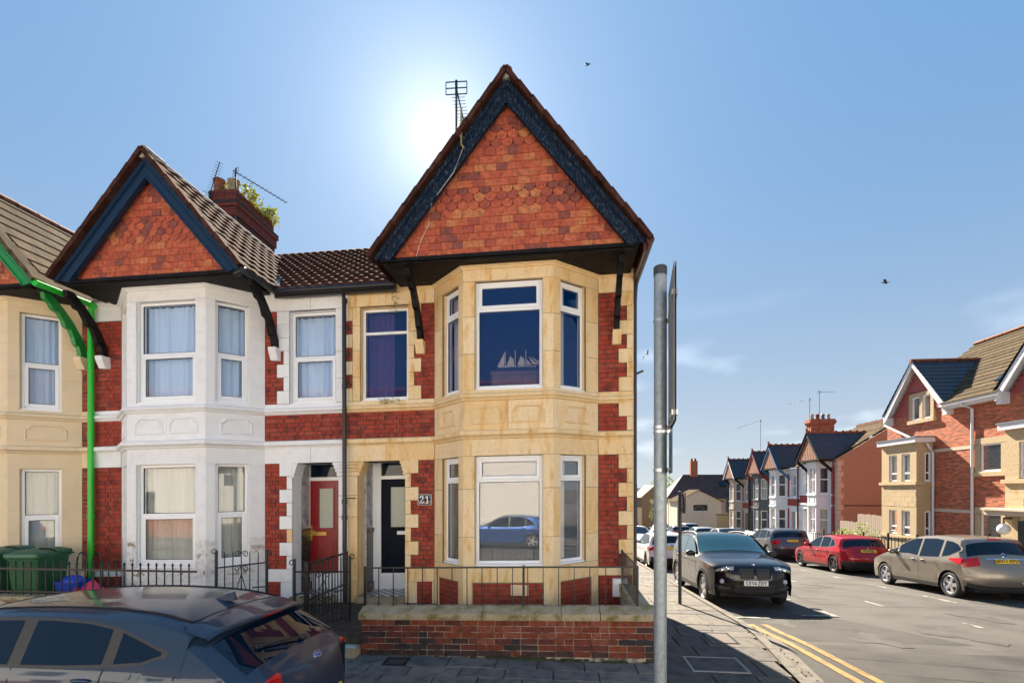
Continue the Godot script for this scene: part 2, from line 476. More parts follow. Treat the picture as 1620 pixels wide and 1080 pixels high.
func ground() -> void:
	var g := G.new()
	var zs := [400.0, 60.0, 20.0, -8.5, -30.0, -60.0, -118.5, -250.0, -1500.0]
	for i in zs.size() - 1:
		var a: float = zs[i]; var b: float = zs[i + 1]
		g.quad(Vector3(-1500, ry(a) - 0.14, a), Vector3(-1500, ry(b) - 0.14, b), Vector3(1500, ry(b) - 0.14, b), Vector3(1500, ry(a) - 0.14, a))
	tag(part("ground", g, M.earth), "brown earth under the whole neighbourhood", "ground", "", "structure")
	g = G.new()
	g.quad(Vector3(-80, -0.1, 6.6), Vector3(-80, -0.1, -5.7), Vector3(80, -0.1, -5.7), Vector3(80, -0.1, 6.6))
	tag(part("front_road", g, M.asphalt_pale), "grey asphalt road in front of the terrace", "road", "", "structure")
	var rs: Array = steps(-3.0, -8.5, 1.0)
	rs.append_array(steps(-9.5, -118.0, 4.0))
	g = strip(func(_z): return 2.6, func(_z): return 11.75, rs, 0.004)
	tag(part("side_road", g, M.asphalt), "sunlit grey asphalt side street running downhill", "road", "", "structure")
	# an older, darker patch of asphalt at the junction with tarred seams
	g = strip(func(z): return kerb_x(z) + 0.2, func(z): return 5.4 + (z + 11.0) * 0.52, steps(-11.2, -4.2, 0.8), 0.008)
	tag(part("road_patch", g, M.asphalt_old), "darker coarse asphalt patch beside the yellow lines", "road", "", "structure")
	g = G.new()
	for s in [[4.1, -7.9, 13.0, -6.3], [4.2, -7.25, 13.0, -5.85], [5.3, -10.0, 9.2, -4.4], [5.6, -12.2, 11.0, -12.9]]:
		var a := Vector3(s[0], 0, s[1]); var b := Vector3(s[2], 0, s[3])
		var last := a
		for i in 14:
			var p := a.lerp(b, (i + 1) / 14.0) + Vector3(0, 0, rng.randf_range(-0.018, 0.018))
			var w := rng.randf_range(0.003, 0.009)
			g.quad(Vector3(last.x, ry(last.z) + 0.0125, last.z - w), Vector3(last.x, ry(last.z) + 0.0125, last.z + w), Vector3(p.x, ry(p.z) + 0.0125, p.z + w), Vector3(p.x, ry(p.z) + 0.0125, p.z - w))
			last = p
	tag(part("tar_seam", g, M.tar), "thin dark tar seams across the asphalt", "road", "", "structure")
	# stains, a lighter trench repair, grit along the kerb
	g = G.new()
	for q in [[4.4, -11.6, 0.5], [4.2, -10.2, 0.3], [5.2, -9.0, 0.45], [6.9, -9.6, 0.6], [8.6, -11.4, 0.5], [6.3, -13.8, 0.4], [8.2, -8.3, 0.7], [10.4, -13.2, 0.5], [10.6, -18.9, 0.5], [7.8, -16.5, 0.5], [6.6, -21.0, 0.5]]:
		var n := 14
		for i in n:
			var a := TAU * i / n; var b := TAU * (i + 1) / n
			var ra: float = q[2] * (0.7 + 0.3 * sin(a * 3.0 + q[0] * 7.0)); var rb: float = q[2] * (0.7 + 0.3 * sin(b * 3.0 + q[0] * 7.0))
			var z0: float = q[1]
			var za := z0 + sin(a) * ra * 1.5; var zb2 := z0 + sin(b) * rb * 1.5
			g.tri(Vector3(q[0], ry(z0) + 0.0105, z0), Vector3(q[0] + cos(a) * ra, ry(za) + 0.0105, za), Vector3(q[0] + cos(b) * rb, ry(zb2) + 0.0105, zb2))
	tag(part("oil_stains", g, M.asphalt_stain), "old dark oil stains on the asphalt", "stain", "", "structure")
	g = strip(func(z): return 6.1 + (z + 9.0) * 0.02, func(z): return 6.75 + (z + 9.0) * 0.02, steps(-12.6, -40.0, 2.0), 0.008)
	tag(part("trench_repair", g, M.asphalt_trench), "long narrow strip of newer asphalt in the road", "road", "", "structure")
	g = G.new()
	for i in 260:
		var z := -5.0 - 22.0 * rng.randf() * rng.randf()
		var x := kerb_x(z) + 0.02 + 0.22 * rng.randf() * rng.randf()
		var r := rng.randf_range(0.004, 0.014)
		g.obox(Transform3D(Basis(Vector3.UP, rng.randf() * 6.0), Vector3(x, ry(z) + 0.017, z)), Vector3(r * 2, r, r * 1.4))
	tag(part("gutter_grit", g, M.twig), "grit and dry leaf litter along the near kerb", "litter", "", "stuff")
	# painted markings
	for k in 2:
		g = strip(func(z): return lerpf([3.49, 3.74][k], [3.76, 4.03][k], smoothstep(-10.0, -6.0, z)) + sin(z * 9.0 + k) * 0.006, func(z): return lerpf([3.61, 3.86][k], [3.87, 4.14][k], smoothstep(-10.0, -6.0, z)) + sin(z * 7.0 + k) * 0.006, steps(-10.0, -4.4, 0.2), 0.0165)
		tag(part("yellow_line", g, M.yellow_line), ["worn yellow line nearer the kerb of the two", "worn yellow line farther from the kerb of the two"][k], "road marking", "", "structure")
	g = G.new()
	for q in [[3.5, -10.72, 4.15, -10.6], [4.95, -11.1, 5.66, -10.98], [5.56, -11.6, 5.66, -11.1]]:
		g.quad(Vector3(q[0], ry(q[1]) + 0.0205, q[1]), Vector3(q[2], ry(q[1]) + 0.0205, q[1]), Vector3(q[2], ry(q[3]) + 0.0205, q[3]), Vector3(q[0], ry(q[3]) + 0.0205, q[3]))
	for i in 14:
		var z0 := -13.2 - i * 2.4
		for x in [5.58, 9.45]:
			for h in 4:
				var za: float = z0 - h * 0.3; var zb := za - 0.3
				g.quad(Vector3(x, ry(za) + 0.0125, za), Vector3(x + 0.09, ry(za) + 0.0125, za), Vector3(x + 0.09, ry(zb) + 0.0125, zb), Vector3(x, ry(zb) + 0.0125, zb))
	for q in [[7.35, -12.4, -13.2], [7.72, -10.2, -10.7], [7.4, -17.0, -18.6], [7.4, -22.0, -24.0], [7.4, -29.0, -31.0], [7.4, -36.0, -38.0]]:
		g.quad(Vector3(q[0], ry(q[1]) + 0.0125, q[1]), Vector3(q[0] + 0.08, ry(q[1]) + 0.0125, q[1]), Vector3(q[0] + 0.08, ry(q[2]) + 0.0125, q[2]), Vector3(q[0], ry(q[2]) + 0.0125, q[2]))
	tag(part("white_markings", g, M.white_line), "faded white parking bay and centre line markings", "road marking", "", "structure")
	# near pavement: a bed and flagstones laid on it one by one
	var pave := Node3D.new()
	pave.name = "pavement"
	add_child(pave)
	tag(pave, "stone flag pavement round the corner house", "pavement", "", "structure")
	g = G.new()
	g.box(-30.0, -0.12, -7.3, -1.4, -0.02, -5.75)
	g.box(-1.4, -0.12, -7.3, 2.88, -0.02, -4.5)
	part("bed", g, M.mortar, pave)
	g = strip(func(_z): return 1.0, func(z): return kerb_x(z) - 0.1, steps(-7.3, -60.0, 1.2), 0.078)
	part("bed", g, M.mortar, pave)
	var far_z := []
	var z := -7.12
	# front rows, parallel with the garden wall
	var row := 0
	for zr in [[-7.10, -6.69], [-6.69, -6.34], [-6.34, -5.95], [-5.95, -5.5]]:
		var x: float = -3.6 + [0.0, -0.25, -0.1, 0.2][row]
		while x < 1.2:
			var w := rng.randf_range(0.55, 0.74)
			var x1 := minf(x + w, 1.28)
			slab(pave, x, x1, zr[0], zr[1])
			x = x1
		row += 1
	# the side street's rows
	z = -5.1
	while z > -40.0:
		var d := rng.randf_range(0.42, 0.62) * (1.0 if z > -22 else 1.6)
		var x := 1.29 if z > -7.1 else 1.27
		var xe := kerb_x(z) - 0.155
		while x < xe - 0.05:
			var w := rng.randf_range(0.45, 0.8)
			var x1 := x + w
			if xe - x1 < 0.3: x1 = xe
			slab(pave, x, x1, z - d, z)
			x = x1
		z -= d
	# kerb stones
	var kz := -4.5
	while kz > -60.0:
		var l := rng.randf_range(0.75, 0.95)
		var q := G.new()
		var a := kerb_x(kz); var b := kerb_x(kz - l)
		var ya := ry(kz); var yb := ry(kz - l)
		var gp := 0.006
		for e in 1:
			var P := [Vector3(a - 0.15, ya, kz - gp), Vector3(a, ya, kz - gp), Vector3(b, yb, kz - l + gp), Vector3(b - 0.15, yb, kz - l + gp)]
			var up := Vector3(0, 0.106, 0)
			var ch := Vector3(-0.018, 0.102, 0)
			q.quad(P[0] + up, P[3] + up, P[2] + ch + Vector3(0, 0.004, 0), P[1] + ch + Vector3(0, 0.004, 0))
			q.quad(P[1] + ch, P[2] + ch, P[2] + Vector3(0, 0.085, 0), P[1] + Vector3(0, 0.085, 0))
			q.quad(P[1] + Vector3(0, 0.085, 0), P[2] + Vector3(0, 0.085, 0), P[2] - Vector3(0, 0.05, 0), P[1] - Vector3(0, 0.05, 0))
			q.quad(P[0] + up, P[1] + ch, P[1], P[0])
			q.quad(P[3] + up, P[2] + ch, P[2], P[3])
		part("kerbstone", q, M.kerb, pave)
		kz -= l
	# channel of paler setts between the kerb and the yellow lines
	g = strip(func(q): return kerb_x(q), func(q): return kerb_x(q) + 0.26, steps(-4.4, -9.6, 0.4), 0.0125)
	tag(part("gutter_channel", g, M.kerb), "pale stone channel along the near kerb", "gutter", "", "structure")
	# far pavement
	g = strip(func(_z): return 11.72, func(_z): return 15.0, steps(8.0, -118.0, 4.0), 0.1)
	var k2 := strip(func(_z): return 11.70, func(_z): return 11.72, steps(8.0, -118.0, 4.0), 0.1)
	var kk: Array = steps(8.0, -118.0, 4.0)
	for i in kk.size() - 1:
		g.quad(Vector3(11.70, ry(kk[i]) + 0.1, kk[i]), Vector3(11.70, ry(kk[i + 1]) + 0.1, kk[i + 1]), Vector3(11.70, ry(kk[i + 1]) - 0.1, kk[i + 1]), Vector3(11.70, ry(kk[i]) - 0.1, kk[i]))
	g.v.append_array(k2.v); g.n.append_array(k2.n)
	tag(part("far_pavement", g, M.slab2), "pavement on the far side of the side street", "pavement", "", "structure")
	g = G.new()
	g.box(-80, -0.11, 5.6, 80, 0.0, 7.2)
	tag(part("opposite_pavement", g, M.slab0), "pavement on the opposite side of the front road", "pavement", "", "structure")
	# inspection covers let into the flags
	cover(Vector3(1.70, 0.0, -7.42), Vector3(2.44, 0.0, -7.42), -6.82, "large framed inspection cover in the flags right of the sign pole")
	cover(Vector3(2.32, 0.0, -8.7), Vector3(2.72, 0.0, -8.7), -8.1, "smaller inspection cover in the flags near the kerb")
	cover(Vector3(-2.45, 0.0, -6.95), Vector3(-2.13, 0.0, -6.95), -6.66, "small rusty iron cover in the flags below the garden wall")

func slab(parent: Node, x0: float, x1: float, za: float, zb: float) -> void:
	var gap := 0.007
	var h := rng.randf_range(-0.004, 0.004)
	var x := (x0 + x1) / 2; var z := (za + zb) / 2
	var g := G.new()
	var l := (x1 - x0) / 2 - gap; var d := absf(zb - za) / 2 - gap
	var e := 0.006
	var t := Vector3(0, 0, 0)
	var T := [Vector3(-l + e, 0, -d + e), Vector3(l - e, 0, -d + e), Vector3(l - e, 0, d - e), Vector3(-l + e, 0, d - e)]
	var B := [Vector3(-l, -0.008, -d), Vector3(l, -0.008, -d), Vector3(l, -0.008, d), Vector3(-l, -0.008, d)]
	g.quad(T[3], T[0], T[1], T[2])
	for i in 4:
		g.quad(T[i], T[(i + 1) % 4], B[(i + 1) % 4], B[i])
		g.quad(B[i], B[(i + 1) % 4], B[(i + 1) % 4] - Vector3(0, 0.03, 0), B[i] - Vector3(0, 0.03, 0))
	var slope := (ry(z - d) - ry(z + d)) / (2 * d)
	var b := Basis(Vector3.RIGHT, atan(slope) + rng.randf_range(-0.006, 0.006)) * Basis(Vector3.BACK, rng.randf_range(-0.006, 0.006))
	put("paving_slab", g.mesh(), M[("flag%d" if z > -7.1 and x1 < 1.3 else "slab%d") % rng.randi_range(0, 3)], parent, Transform3D(b, Vector3(x, ry(z) + 0.1 + h, z)))  # lifted colour for the shaded front rows, plain colour elsewhere

func cover(a: Vector3, b: Vector3, z1: float, label: String) -> void:
	var o := thing("inspection_cover", label, "manhole cover", Vector3((a.x + b.x) / 2, ry((a.z + z1) / 2) + 0.1, (a.z + z1) / 2))
	var w := (b.x - a.x) / 2; var d := (z1 - a.z) / 2
	o.rotation.x = atan((ry(z1 - 0.5) - ry(z1 + 0.5)))  if z1 < -8.0 else 0.0
	var g := G.new()
	for s in [[-w, -d, w, -d + 0.03], [-w, d - 0.03, w, d], [-w, -d + 0.03, -w + 0.03, d - 0.03], [w - 0.03, -d + 0.03, w, d - 0.03]]:
		g.box(s[0], -0.01, s[1], s[2], 0.010, s[3])
	part("frame", g, M.cover_frame if w > 0.3 else M.black_iron, o)
	g = G.new()
	g.box(-w + 0.034, -0.01, -d + 0.034, w - 0.034, 0.006, d - 0.034)
	if w > 0.3:
		for i in 2:
			for j in 2: g.box(-w + 0.06 + i * (2 * w - 0.2), 0.006, -d + 0.06 + j * (2 * d - 0.18), -w + 0.14 + i * (2 * w - 0.2), 0.009, -d + 0.12 + j * (2 * d - 0.18))
	part("plate", g, M.slab3 if w > 0.3 else M.cover_rust, o)

# ---------------------------------------------------------------- the front terrace
var sh := Transform3D(Basis(Vector3(1, K, 0), Vector3.UP, Vector3.BACK), Vector3.ZERO)
var mir := 0            # 0 as measured, 1 mirrored about the party line, 2 shifted along
func hx(x: float) -> float:
	return x if mir == 0 else (-8.08 - x if mir == 1 else x - 10.22)

func face(xa: float, za: float, xb: float, zb: float) -> Transform3D:
	# x runs along the face to the right, y up, z outwards; the origin lies at level 0
	var a := Vector2(hx(xa), za); var b := Vector2(hx(xb), zb)
	if mir == 1:
		var q := a; a = b; b = q
	var d := (b - a).normalized()
	return Transform3D(Basis(Vector3(d.x, K * d.x, d.y), Vector3.UP, Vector3(-d.y, 0, d.x)), Vector3(a.x, K * a.x, a.y))

func fbox(g: G, x0: float, x1: float, v0: float, v1: float, z0: float, z1: float) -> void:
	var a := hx(x0); var b := hx(x1)
	g.box(minf(a, b), v0, z0, maxf(a, b), v1, z1)

func stone(o: Node, x0: float, x1: float, v0: float, v1: float, z1: float, m: Material, called := "stone") -> void:
	var a := hx(x0); var b := hx(x1)
	if absf(b - a) < 0.015: return
	unit(called, m, o, minf(a, b) + 0.004, v0 + 0.004, FZ - 0.02, maxf(a, b) - 0.004, v1 - 0.004, z1 + rng.randf_range(-0.0015, 0.0015), sh)

var brick_count := 0
func bricks(o: Node, stuff: G, v0: float, ch: float, rows: int, xl: Callable, xr: Callable, limit := 290, lens := [0.235, 0.115], gap := 0.011) -> void:
	for r in rows:
		var a: float = xl.call(r); var b: float = xr.call(r)
		if b - a < 0.02: continue
		var x := a - (0.0 if r % 2 == 0 else 0.118) + (-0.06 if r % 2 else 0.0)
		var i := r
		while x < b - 0.012:
			var w: float = lens[i % lens.size()]
			var x0 := maxf(x, a); var x1 := minf(x + w, b)
			if b - x1 < 0.04: x1 = b
			if x1 - x0 > 0.03:
				var p := hx(x0); var q := hx(x1)
				var y0 := v0 + r * ch + gap / 2
				var zz := FZ + rng.randf_range(-0.002, 0.002)
				var pick: int = [0, 0, 0, 1, 1, 2, 2, 3][rng.randi_range(0, 7)]
				if brick_count < limit:
					unit("brick", M["brick%d" % pick], o, minf(p, q) + gap / 2, y0, FZ - 0.02, maxf(p, q) - gap / 2, y0 + ch - gap, zz, sh)
					brick_count += 1
				else:
					stuff.box(minf(p, q) + gap / 2, y0, FZ - 0.02, maxf(p, q) - gap / 2, y0 + ch - gap, zz)
			x += w
			if x1 == b: break
			i += 1

func sweep(o: Node, called: String, path: Array, prof: Array, m: Material) -> void:
	# path: Vector2(x, z) in main coordinates; prof: Vector2(out, v)
	var P := []
	for p in path: P.append(Vector2(hx(p.x), p.y))
	if mir == 1: P.reverse()
	var rings := []
	for i in P.size():
		var d0: Vector2 = (P[i] - P[maxi(i - 1, 0)]).normalized() if i > 0 else (P[1] - P[0]).normalized()
		var d1: Vector2 = (P[mini(i + 1, P.size() - 1)] - P[i]).normalized() if i < P.size() - 1 else d0
		var n0 := Vector2(-d0.y, d0.x); var n1 := Vector2(-d1.y, d1.x)
		var nn := (n0 + n1).normalized()
		var k := 1.0 / maxf(0.4, nn.dot(n0))
		var ring := []
		for q in prof:
			var pp: Vector2 = P[i] + nn * q.x * k
			ring.append(Vector3(pp.x, q.y + K * pp.x, pp.y))
		rings.append(ring)
	var g := G.new()
	for i in rings.size() - 1:
		for j in prof.size() - 1:
			g.quad(rings[i][j], rings[i][j + 1], rings[i + 1][j + 1], rings[i + 1][j])
	for e in [0, rings.size() - 1]:
		for j in range(1, prof.size() - 1): g.tri(rings[e][0], rings[e][j], rings[e][j + 1])
	part(called, g, m, o)

func window(o: Node, T: Transform3D, x0: float, y0: float, x1: float, y1: float, deep: float, transom: float, style: int, curtain := "", sheets := 2, pane_m: Material = null) -> void:
	# style 0: top-hung light over a fixed pane; 1: top pane and a hinged sash below; 2: two plain panes
	var w := G.new()
	w.t = T
	var f := 0.055
	var z1 := -deep; var z0 := -deep - 0.07
	w.cham(x0, y0, z0, x0 + f, y1, z1, 0.008); w.cham(x1 - f, y0, z0, x1, y1, z1, 0.008)
	w.cham(x0 + f, y1 - f, z0, x1 - f, y1, z1, 0.008); w.cham(x0 + f, y0, z0, x1 - f, y0 + f, z1, 0.008)
	if transom > 0.0: w.cham(x0 + f, transom - f / 2, z0, x1 - f, transom + f / 2, z1, 0.008)
	w.box(x0 - 0.01, y0 - 0.035, z0, x1 + 0.01, y0 - 0.002, z1 + 0.05)
	var top := part("window", w, M.upvc, o)
	var lights := [[x0 + f, y0 + f, x1 - f, (transom - f / 2) if transom > 0.0 else y1 - f]]
	if transom > 0.0: lights.append([x0 + f, transom + f / 2, x1 - f, y1 - f])
	for i in lights.size():
		var l: Array = lights[i]
		var hinged := (style == 0 and i == 1) or (style == 1 and i == 0) or style == 3
		if hinged:
			var s := G.new()
			s.t = T
			var e := 0.05
			var p := 0.012
			var q := 0.012 + rng.randf_range(0.0, 0.004)
			s.cham(l[0] - p, l[1] - p, z1 - 0.05, l[0] + e, l[3] + p, z1 + q, 0.008); s.cham(l[2] - e, l[1] - p, z1 - 0.05, l[2] + p, l[3] + p, z1 + q, 0.008)
			s.cham(l[0] + e, l[1] - p, z1 - 0.05, l[2] - e, l[1] + e, z1 + q, 0.008); s.cham(l[0] + e, l[3] - e, z1 - 0.05, l[2] - e, l[3] + p, z1 + q, 0.008)
			part("sash", s, M.upvc, top)
			l = [l[0] + e, l[1] + e, l[2] - e, l[3] - e]
		# the black seal round the glass, then two sheets of glass
		var b := G.new()
		b.t = T
		var k := 0.008
		b.box(l[0], l[1], z1 - 0.03, l[0] + k, l[3], z1 - 0.006); b.box(l[2] - k, l[1], z1 - 0.03, l[2], l[3], z1 - 0.006)
		b.box(l[0] + k, l[1], z1 - 0.03, l[2] - k, l[1] + k, z1 - 0.006); b.box(l[0] + k, l[3] - k, z1 - 0.03, l[2] - k, l[3], z1 - 0.006)
		part("seal", b, M.upvc_shade, top)
		var g := G.new()
		g.t = T
		for dz in [0.014, 0.034, 0.018, 0.030].slice(0, sheets):
			g.quad(Vector3(l[0], l[1], z1 - dz), Vector3(l[0], l[3], z1 - dz), Vector3(l[2], l[3], z1 - dz), Vector3(l[2], l[1], z1 - dz))
		part("pane", g, pane_m if pane_m else M.glass, top)
	if style != 0 and transom > 0.0:
		var vt := G.new()
		vt.t = T
		var cx := (x0 + x1) / 2
		vt.box(cx - 0.12, transom - 0.012, z1, cx + 0.12, transom + 0.004, z1 + 0.018)
		part("trickle_vent", vt, M.upvc, top)
	if curtain:
		var q: Array = {"full": [[x0, x1]], "net": [[x0, x1]], "right": [[x0 + (x1 - x0) * 0.55, x1]], "left": [[x0, x0 + (x1 - x0) * 0.4]], "purple": [[x0 + 0.02, x0 + (x1 - x0) * 0.62]], "white_left": [[x0, x0 + (x1 - x0) * 0.5]]}[curtain]
		for s in q:
			drape(top, T, s[0], s[1], y0 + 0.01, y1 - 0.04, z0 - 0.10, {"full": "curtain_blue", "net": "curtain_net", "purple": "curtain_purple"}.get(curtain, "curtain_white"))

func drape(o: Node, T: Transform3D, x0: float, x1: float, y0: float, y1: float, z: float, m: String) -> void:
	var P := []
	var n := maxi(12, int((x1 - x0) / 0.016))
	var f := rng.randf_range(48.0, 66.0)
	var ph := rng.randf() * 6.0
	for i in n + 1:
		var x := lerpf(x0, x1, float(i) / n)
		var col := []
		for j in 4:
			var k := j / 3.0
			var bend := sin(x * f + ph + sin(x * 9.0 + ph) * 1.6 + k * 0.5) * (0.022 + 0.012 * sin(x * 13.0)) 
			col.append(Vector3(x + sin(x * 23.0 + k * 2.0) * 0.006, lerpf(y0, y1, k), z + bend))
		P.append(col)
	var g := G.new()
	g.t = T
	g.grid(P)
	part("curtain", g, M[m], o)

func panel_ring(g: G, x0: float, y0: float, x1: float, y1: float, c: float) -> void:
	# a sunk panel with cut upper corners, outlined by a raised moulding
	var o := [Vector2(x0, y0), Vector2(x1, y0), Vector2(x1, y1 - c), Vector2(x1 - c * 0.35, y1 - c), Vector2(x1 - c, y1 - c * 0.35), Vector2(x1 - c, y1), Vector2(x0 + c, y1), Vector2(x0 + c, y1 - c * 0.35), Vector2(x0 + c * 0.35, y1 - c), Vector2(x0, y1 - c)]
	var ctr := Vector2((x0 + x1) / 2, (y0 + y1) / 2)
	var rings := []
	for q in [[0.0, 0.0], [0.014, 0.018], [0.026, 0.018], [0.042, 0.001]]:
		var r := []
		for p in o:
			var s := Vector2(signf(p.x - ctr.x), signf(p.y - ctr.y))
			r.append(Vector3(p.x - s.x * q[0], p.y - s.y * q[0], q[1]))
		rings.append(r)
	for i in 3:
		for j in o.size():
			var k := (j + 1) % o.size()
			g.quad(rings[i][j], rings[i][k], rings[i + 1][k], rings[i + 1][j])

func grp(i: int, top: int) -> bool:      # true where the brick group is wide; the topmost group is narrow
	return (top - i) % 2 == 1

func front_house(o: Node3D, cfg: Dictionary) -> void:
	mir = cfg.mir
	brick_count = 0
	var S: Array = cfg.stones          # materials of the dressed stone
	var st := func() -> Material: return S[rng.randi_range(0, S.size() - 1)]
	var right: float = cfg.right       # where the wall right of the bay ends
	var left := -4.04
	# the wall body, in the colour of its mortar
	var g := G.new()
	g.t = sh
	var zb := FZ - 0.3
	var zf := FZ - 0.012
	fbox(g, left, -3.852, 0.0, 6.3, zb, zf)
	fbox(g, -3.852, -3.80, 2.98, 6.3, zb, zf)
	fbox(g, -3.80, -2.87, 2.98, 4.12, zb, zf)
	fbox(g, -3.80, -2.87, 5.89, 6.3, zb, zf)
	fbox(g, -2.87, -2.372, 2.98, 6.3, zb, zf)
	fbox(g, -2.932, -2.372, 0.0, 2.98, zb, zf)
	fbox(g, 0.64, right, 0.0, 6.3, zb, zf)
	part("wall", g, M.mortar if cfg.mir != 2 else M.mortar_light, o)
	# rooms behind the windows
	g = G.new()
	g.t = sh
	fbox(g, left + 0.02, right - 0.02, 0.0, 6.2, -12.6, -12.4)
	fbox(g, left + 0.02, left + 0.1, 0.0, 6.2, -12.4, zb - 0.002)
	fbox(g, right - 0.1, right - 0.02, 0.0, 6.2, -12.4, zb - 0.002)
	fbox(g, left + 0.1, right - 0.1, 3.02, 3.25, -12.4, zb - 0.002)
	fbox(g, left + 0.1, right - 0.1, 6.05, 6.2, -12.4, zb - 0.002)
	fbox(g, left + 0.1, right - 0.1, 0.0, 0.4, -12.4, zb - 0.002)
	fbox(g, -2.45, -2.35, 0.4, 6.05, -12.4, zb - 0.35)
	for q in [[0.4, 0.55], [3.1, 3.5]]: 
		var pr := G.new()
		pr.t = sh
	part("interior", g, M.room, o)
	# brickwork
	var ch := 0.0846
	var stuff := G.new()
	stuff.t = sh
	var lim: int = cfg.limit
	if cfg.hall:
		bricks(o, stuff, 0.965, ch, 24, func(r): return -2.819 if grp(r / 3, 7) else -2.674, func(_r): return -2.376, lim)
		bricks(o, stuff, 4.125, ch, 21, func(r): return -2.756 if grp(r / 3, 6) and r < 15 else -2.623, func(_r): return -2.376, lim)
		bricks(o, stuff, 3.425, 0.0835, 6, func(_r): return -4.035, func(_r): return -2.376, lim)
		for k in [[4.125 + 3 * ch], [4.125 + 9 * ch], [4.125 + 15 * ch]]:
			bricks(o, stuff, k[0], ch, 3, func(_r): return -4.035, func(_r): return -3.95, lim, [0.2])
	var q1: float = 1.0 if cfg.quoins else right
	var q2: float = 1.145 if cfg.quoins else right
	bricks(o, stuff, 0.965, ch, 24, func(_r): return 0.645, func(r): return q2 if grp(r / 3, 7) else q1, lim)
	bricks(o, stuff, 4.125, ch, 21, func(_r): return 0.645, func(r): return q2 if grp(r / 3, 6) else q1, lim)
	bricks(o, stuff, 3.425, 0.0835, 6, func(_r): return 0.645, func(r): return q1 if r >= 3 else q2, lim)
	# dressed stone: quoins, jambs, bands
	if cfg.quoins:
		for i in 8: stone(o, q2 if grp(i, 7) else q1, 1.25, 0.965 + i * ch * 3, 0.965 + (i + 1) * ch * 3, FZ + 0.02, st.call(), "quoin")
		for i in 7: stone(o, q2 if grp(i, 6) else q1, 1.25, 4.125 + i * ch * 3, 4.125 + (i + 1) * ch * 3, FZ + 0.02, st.call(), "quoin")
		stone(o, q2, 1.25, 3.425, 3.425 + 3 * 0.0835, FZ + 0.02, st.call(), "quoin")
		stone(o, q1, 1.25, 3.425 + 3 * 0.0835, 3.925, FZ + 0.02, st.call(), "quoin")
		# the return of the quoins along the side wall
		for i in 22: unit("quoin", st.call(), o, 1.2, 0.3 + i * 0.27 + 0.002, FZ - (0.42 if i % 2 else 0.26), 1.27, 0.568 + i * 0.27, FZ - 0.022, sh)
	stone(o, 0.64, right if not cfg.quoins else 1.25, 2.995, 3.278, FZ + 0.02, st.call())
	stone(o, 0.64, right if not cfg.quoins else 1.25, 5.902, 6.2, FZ + 0.02, st.call())
	stone(o, 0.64, right if not cfg.quoins else 1.25, 4.02, 4.125, FZ + 0.02, st.call())
	bricks(o, stuff, 0.24, ch, 7, func(_r): return 0.66, func(_r): return right - 0.02, lim + 40)
	stone(o, 0.64, right if not cfg.quoins else 1.25, 0.83, 0.965, FZ + 0.03, st.call())
	if cfg.hall:
		for i in 8: stone(o, -2.932, -2.819 if grp(i, 7) else -2.674, 0.965 + i * ch * 3, 0.965 + (i + 1) * ch * 3, FZ + 0.02, M.stone_warm if cfg.mir == 1 and i == 2 else st.call(), "quoin")
		for i in 7: stone(o, -2.87, -2.756 if grp(i, 6) and i < 5 else -2.623, 4.125 + i * ch * 3, 4.125 + (i + 1) * ch * 3, FZ + 0.02, st.call(), "quoin")
		stone(o, -2.932, -2.372, 0.72, 0.965, FZ + 0.022, st.call())
		stone(o, -2.932, -2.70, 0.3, 0.72, FZ + 0.025, st.call())
		stone(o, -2.42, -2.372, 0.3, 0.72, FZ + 0.02, st.call())
		bricks(o, stuff, 0.3, ch, 5, func(_r): return -2.69, func(_r): return -2.43, lim + 20)
		var vs := [0.2, 0.75, 1.15, 1.95, 2.35, 2.72]
		for i in 5: stone(o, left, -3.852, vs[i], vs[i + 1], FZ + (0.05 if i < 2 else 0.02), st.call())
		# the stepped corbels and lintel over the porch
		for q in [[-3.852, -3.815, 2.72, 2.80], [-3.852, -3.785, 2.80, 2.87], [-3.852, -3.76, 2.87, 2.93], [-3.852, -3.733, 2.93, 2.985]]:
			stone(o, left, q[1], q[2], q[3], FZ + 0.02, st.call(), "corbel")
		for q in [[-2.969, 2.72, 2.80], [-2.99, 2.80, 2.87], [-3.01, 2.87, 2.93], [-3.033, 2.93, 2.985]]:
			var b := G.new()
			b.t = sh
			fbox(b, q[0], -2.93, q[1], q[2], FZ - 0.3, FZ + 0.018)
			part("corbel", b, S[0], o)
		for q in [[-3.815, 2.72, 2.80], [-3.785, 2.80, 2.87], [-3.76, 2.87, 2.93], [-3.733, 2.93, 2.985]]:
			var b := G.new()
			b.t = sh
			fbox(b, -3.853, q[0], q[1], q[2], FZ - 0.3, FZ - 0.02)
			part("corbel", b, S[0], o)
		stone(o, left, -3.3, 2.985, 3.278, FZ + 0.02, st.call())
		stone(o, -3.3, -2.372, 2.985, 3.278, FZ + 0.02, st.call())
		var us := [4.125, 4.58, 5.08, 5.55, 5.902]
		for i in 4: stone(o, -3.95, -3.80, us[i], us[i + 1], FZ + 0.02, st.call())
		for k in [0.0, 6.0, 12.0, 18.0]: stone(o, left, -3.95, 4.125 + k * ch, 4.125 + (k + 3) * ch, FZ + 0.02, st.call())
		stone(o, left, -3.3, 5.902, 6.2, FZ + 0.02, st.call())
		stone(o, -3.3, -2.372, 5.902, 6.2, FZ + 0.02, st.call())
		stone(o, left, -2.372, 4.02, 4.125, FZ + 0.02, st.call())
		# window reveals and the hall window
		g = G.new()
		g.t = sh
		fbox(g, -3.815, -3.79, 4.12, 5.9, FZ - 0.28, FZ - 0.02); fbox(g, -2.88, -2.86, 4.12, 5.9, FZ - 0.28, FZ - 0.02); fbox(g, -3.80, -2.87, 5.88, 5.9, FZ - 0.28, FZ - 0.02)
		part("reveal", g, S[0], o)
		var T := face(-3.79, FZ, -2.88, FZ)
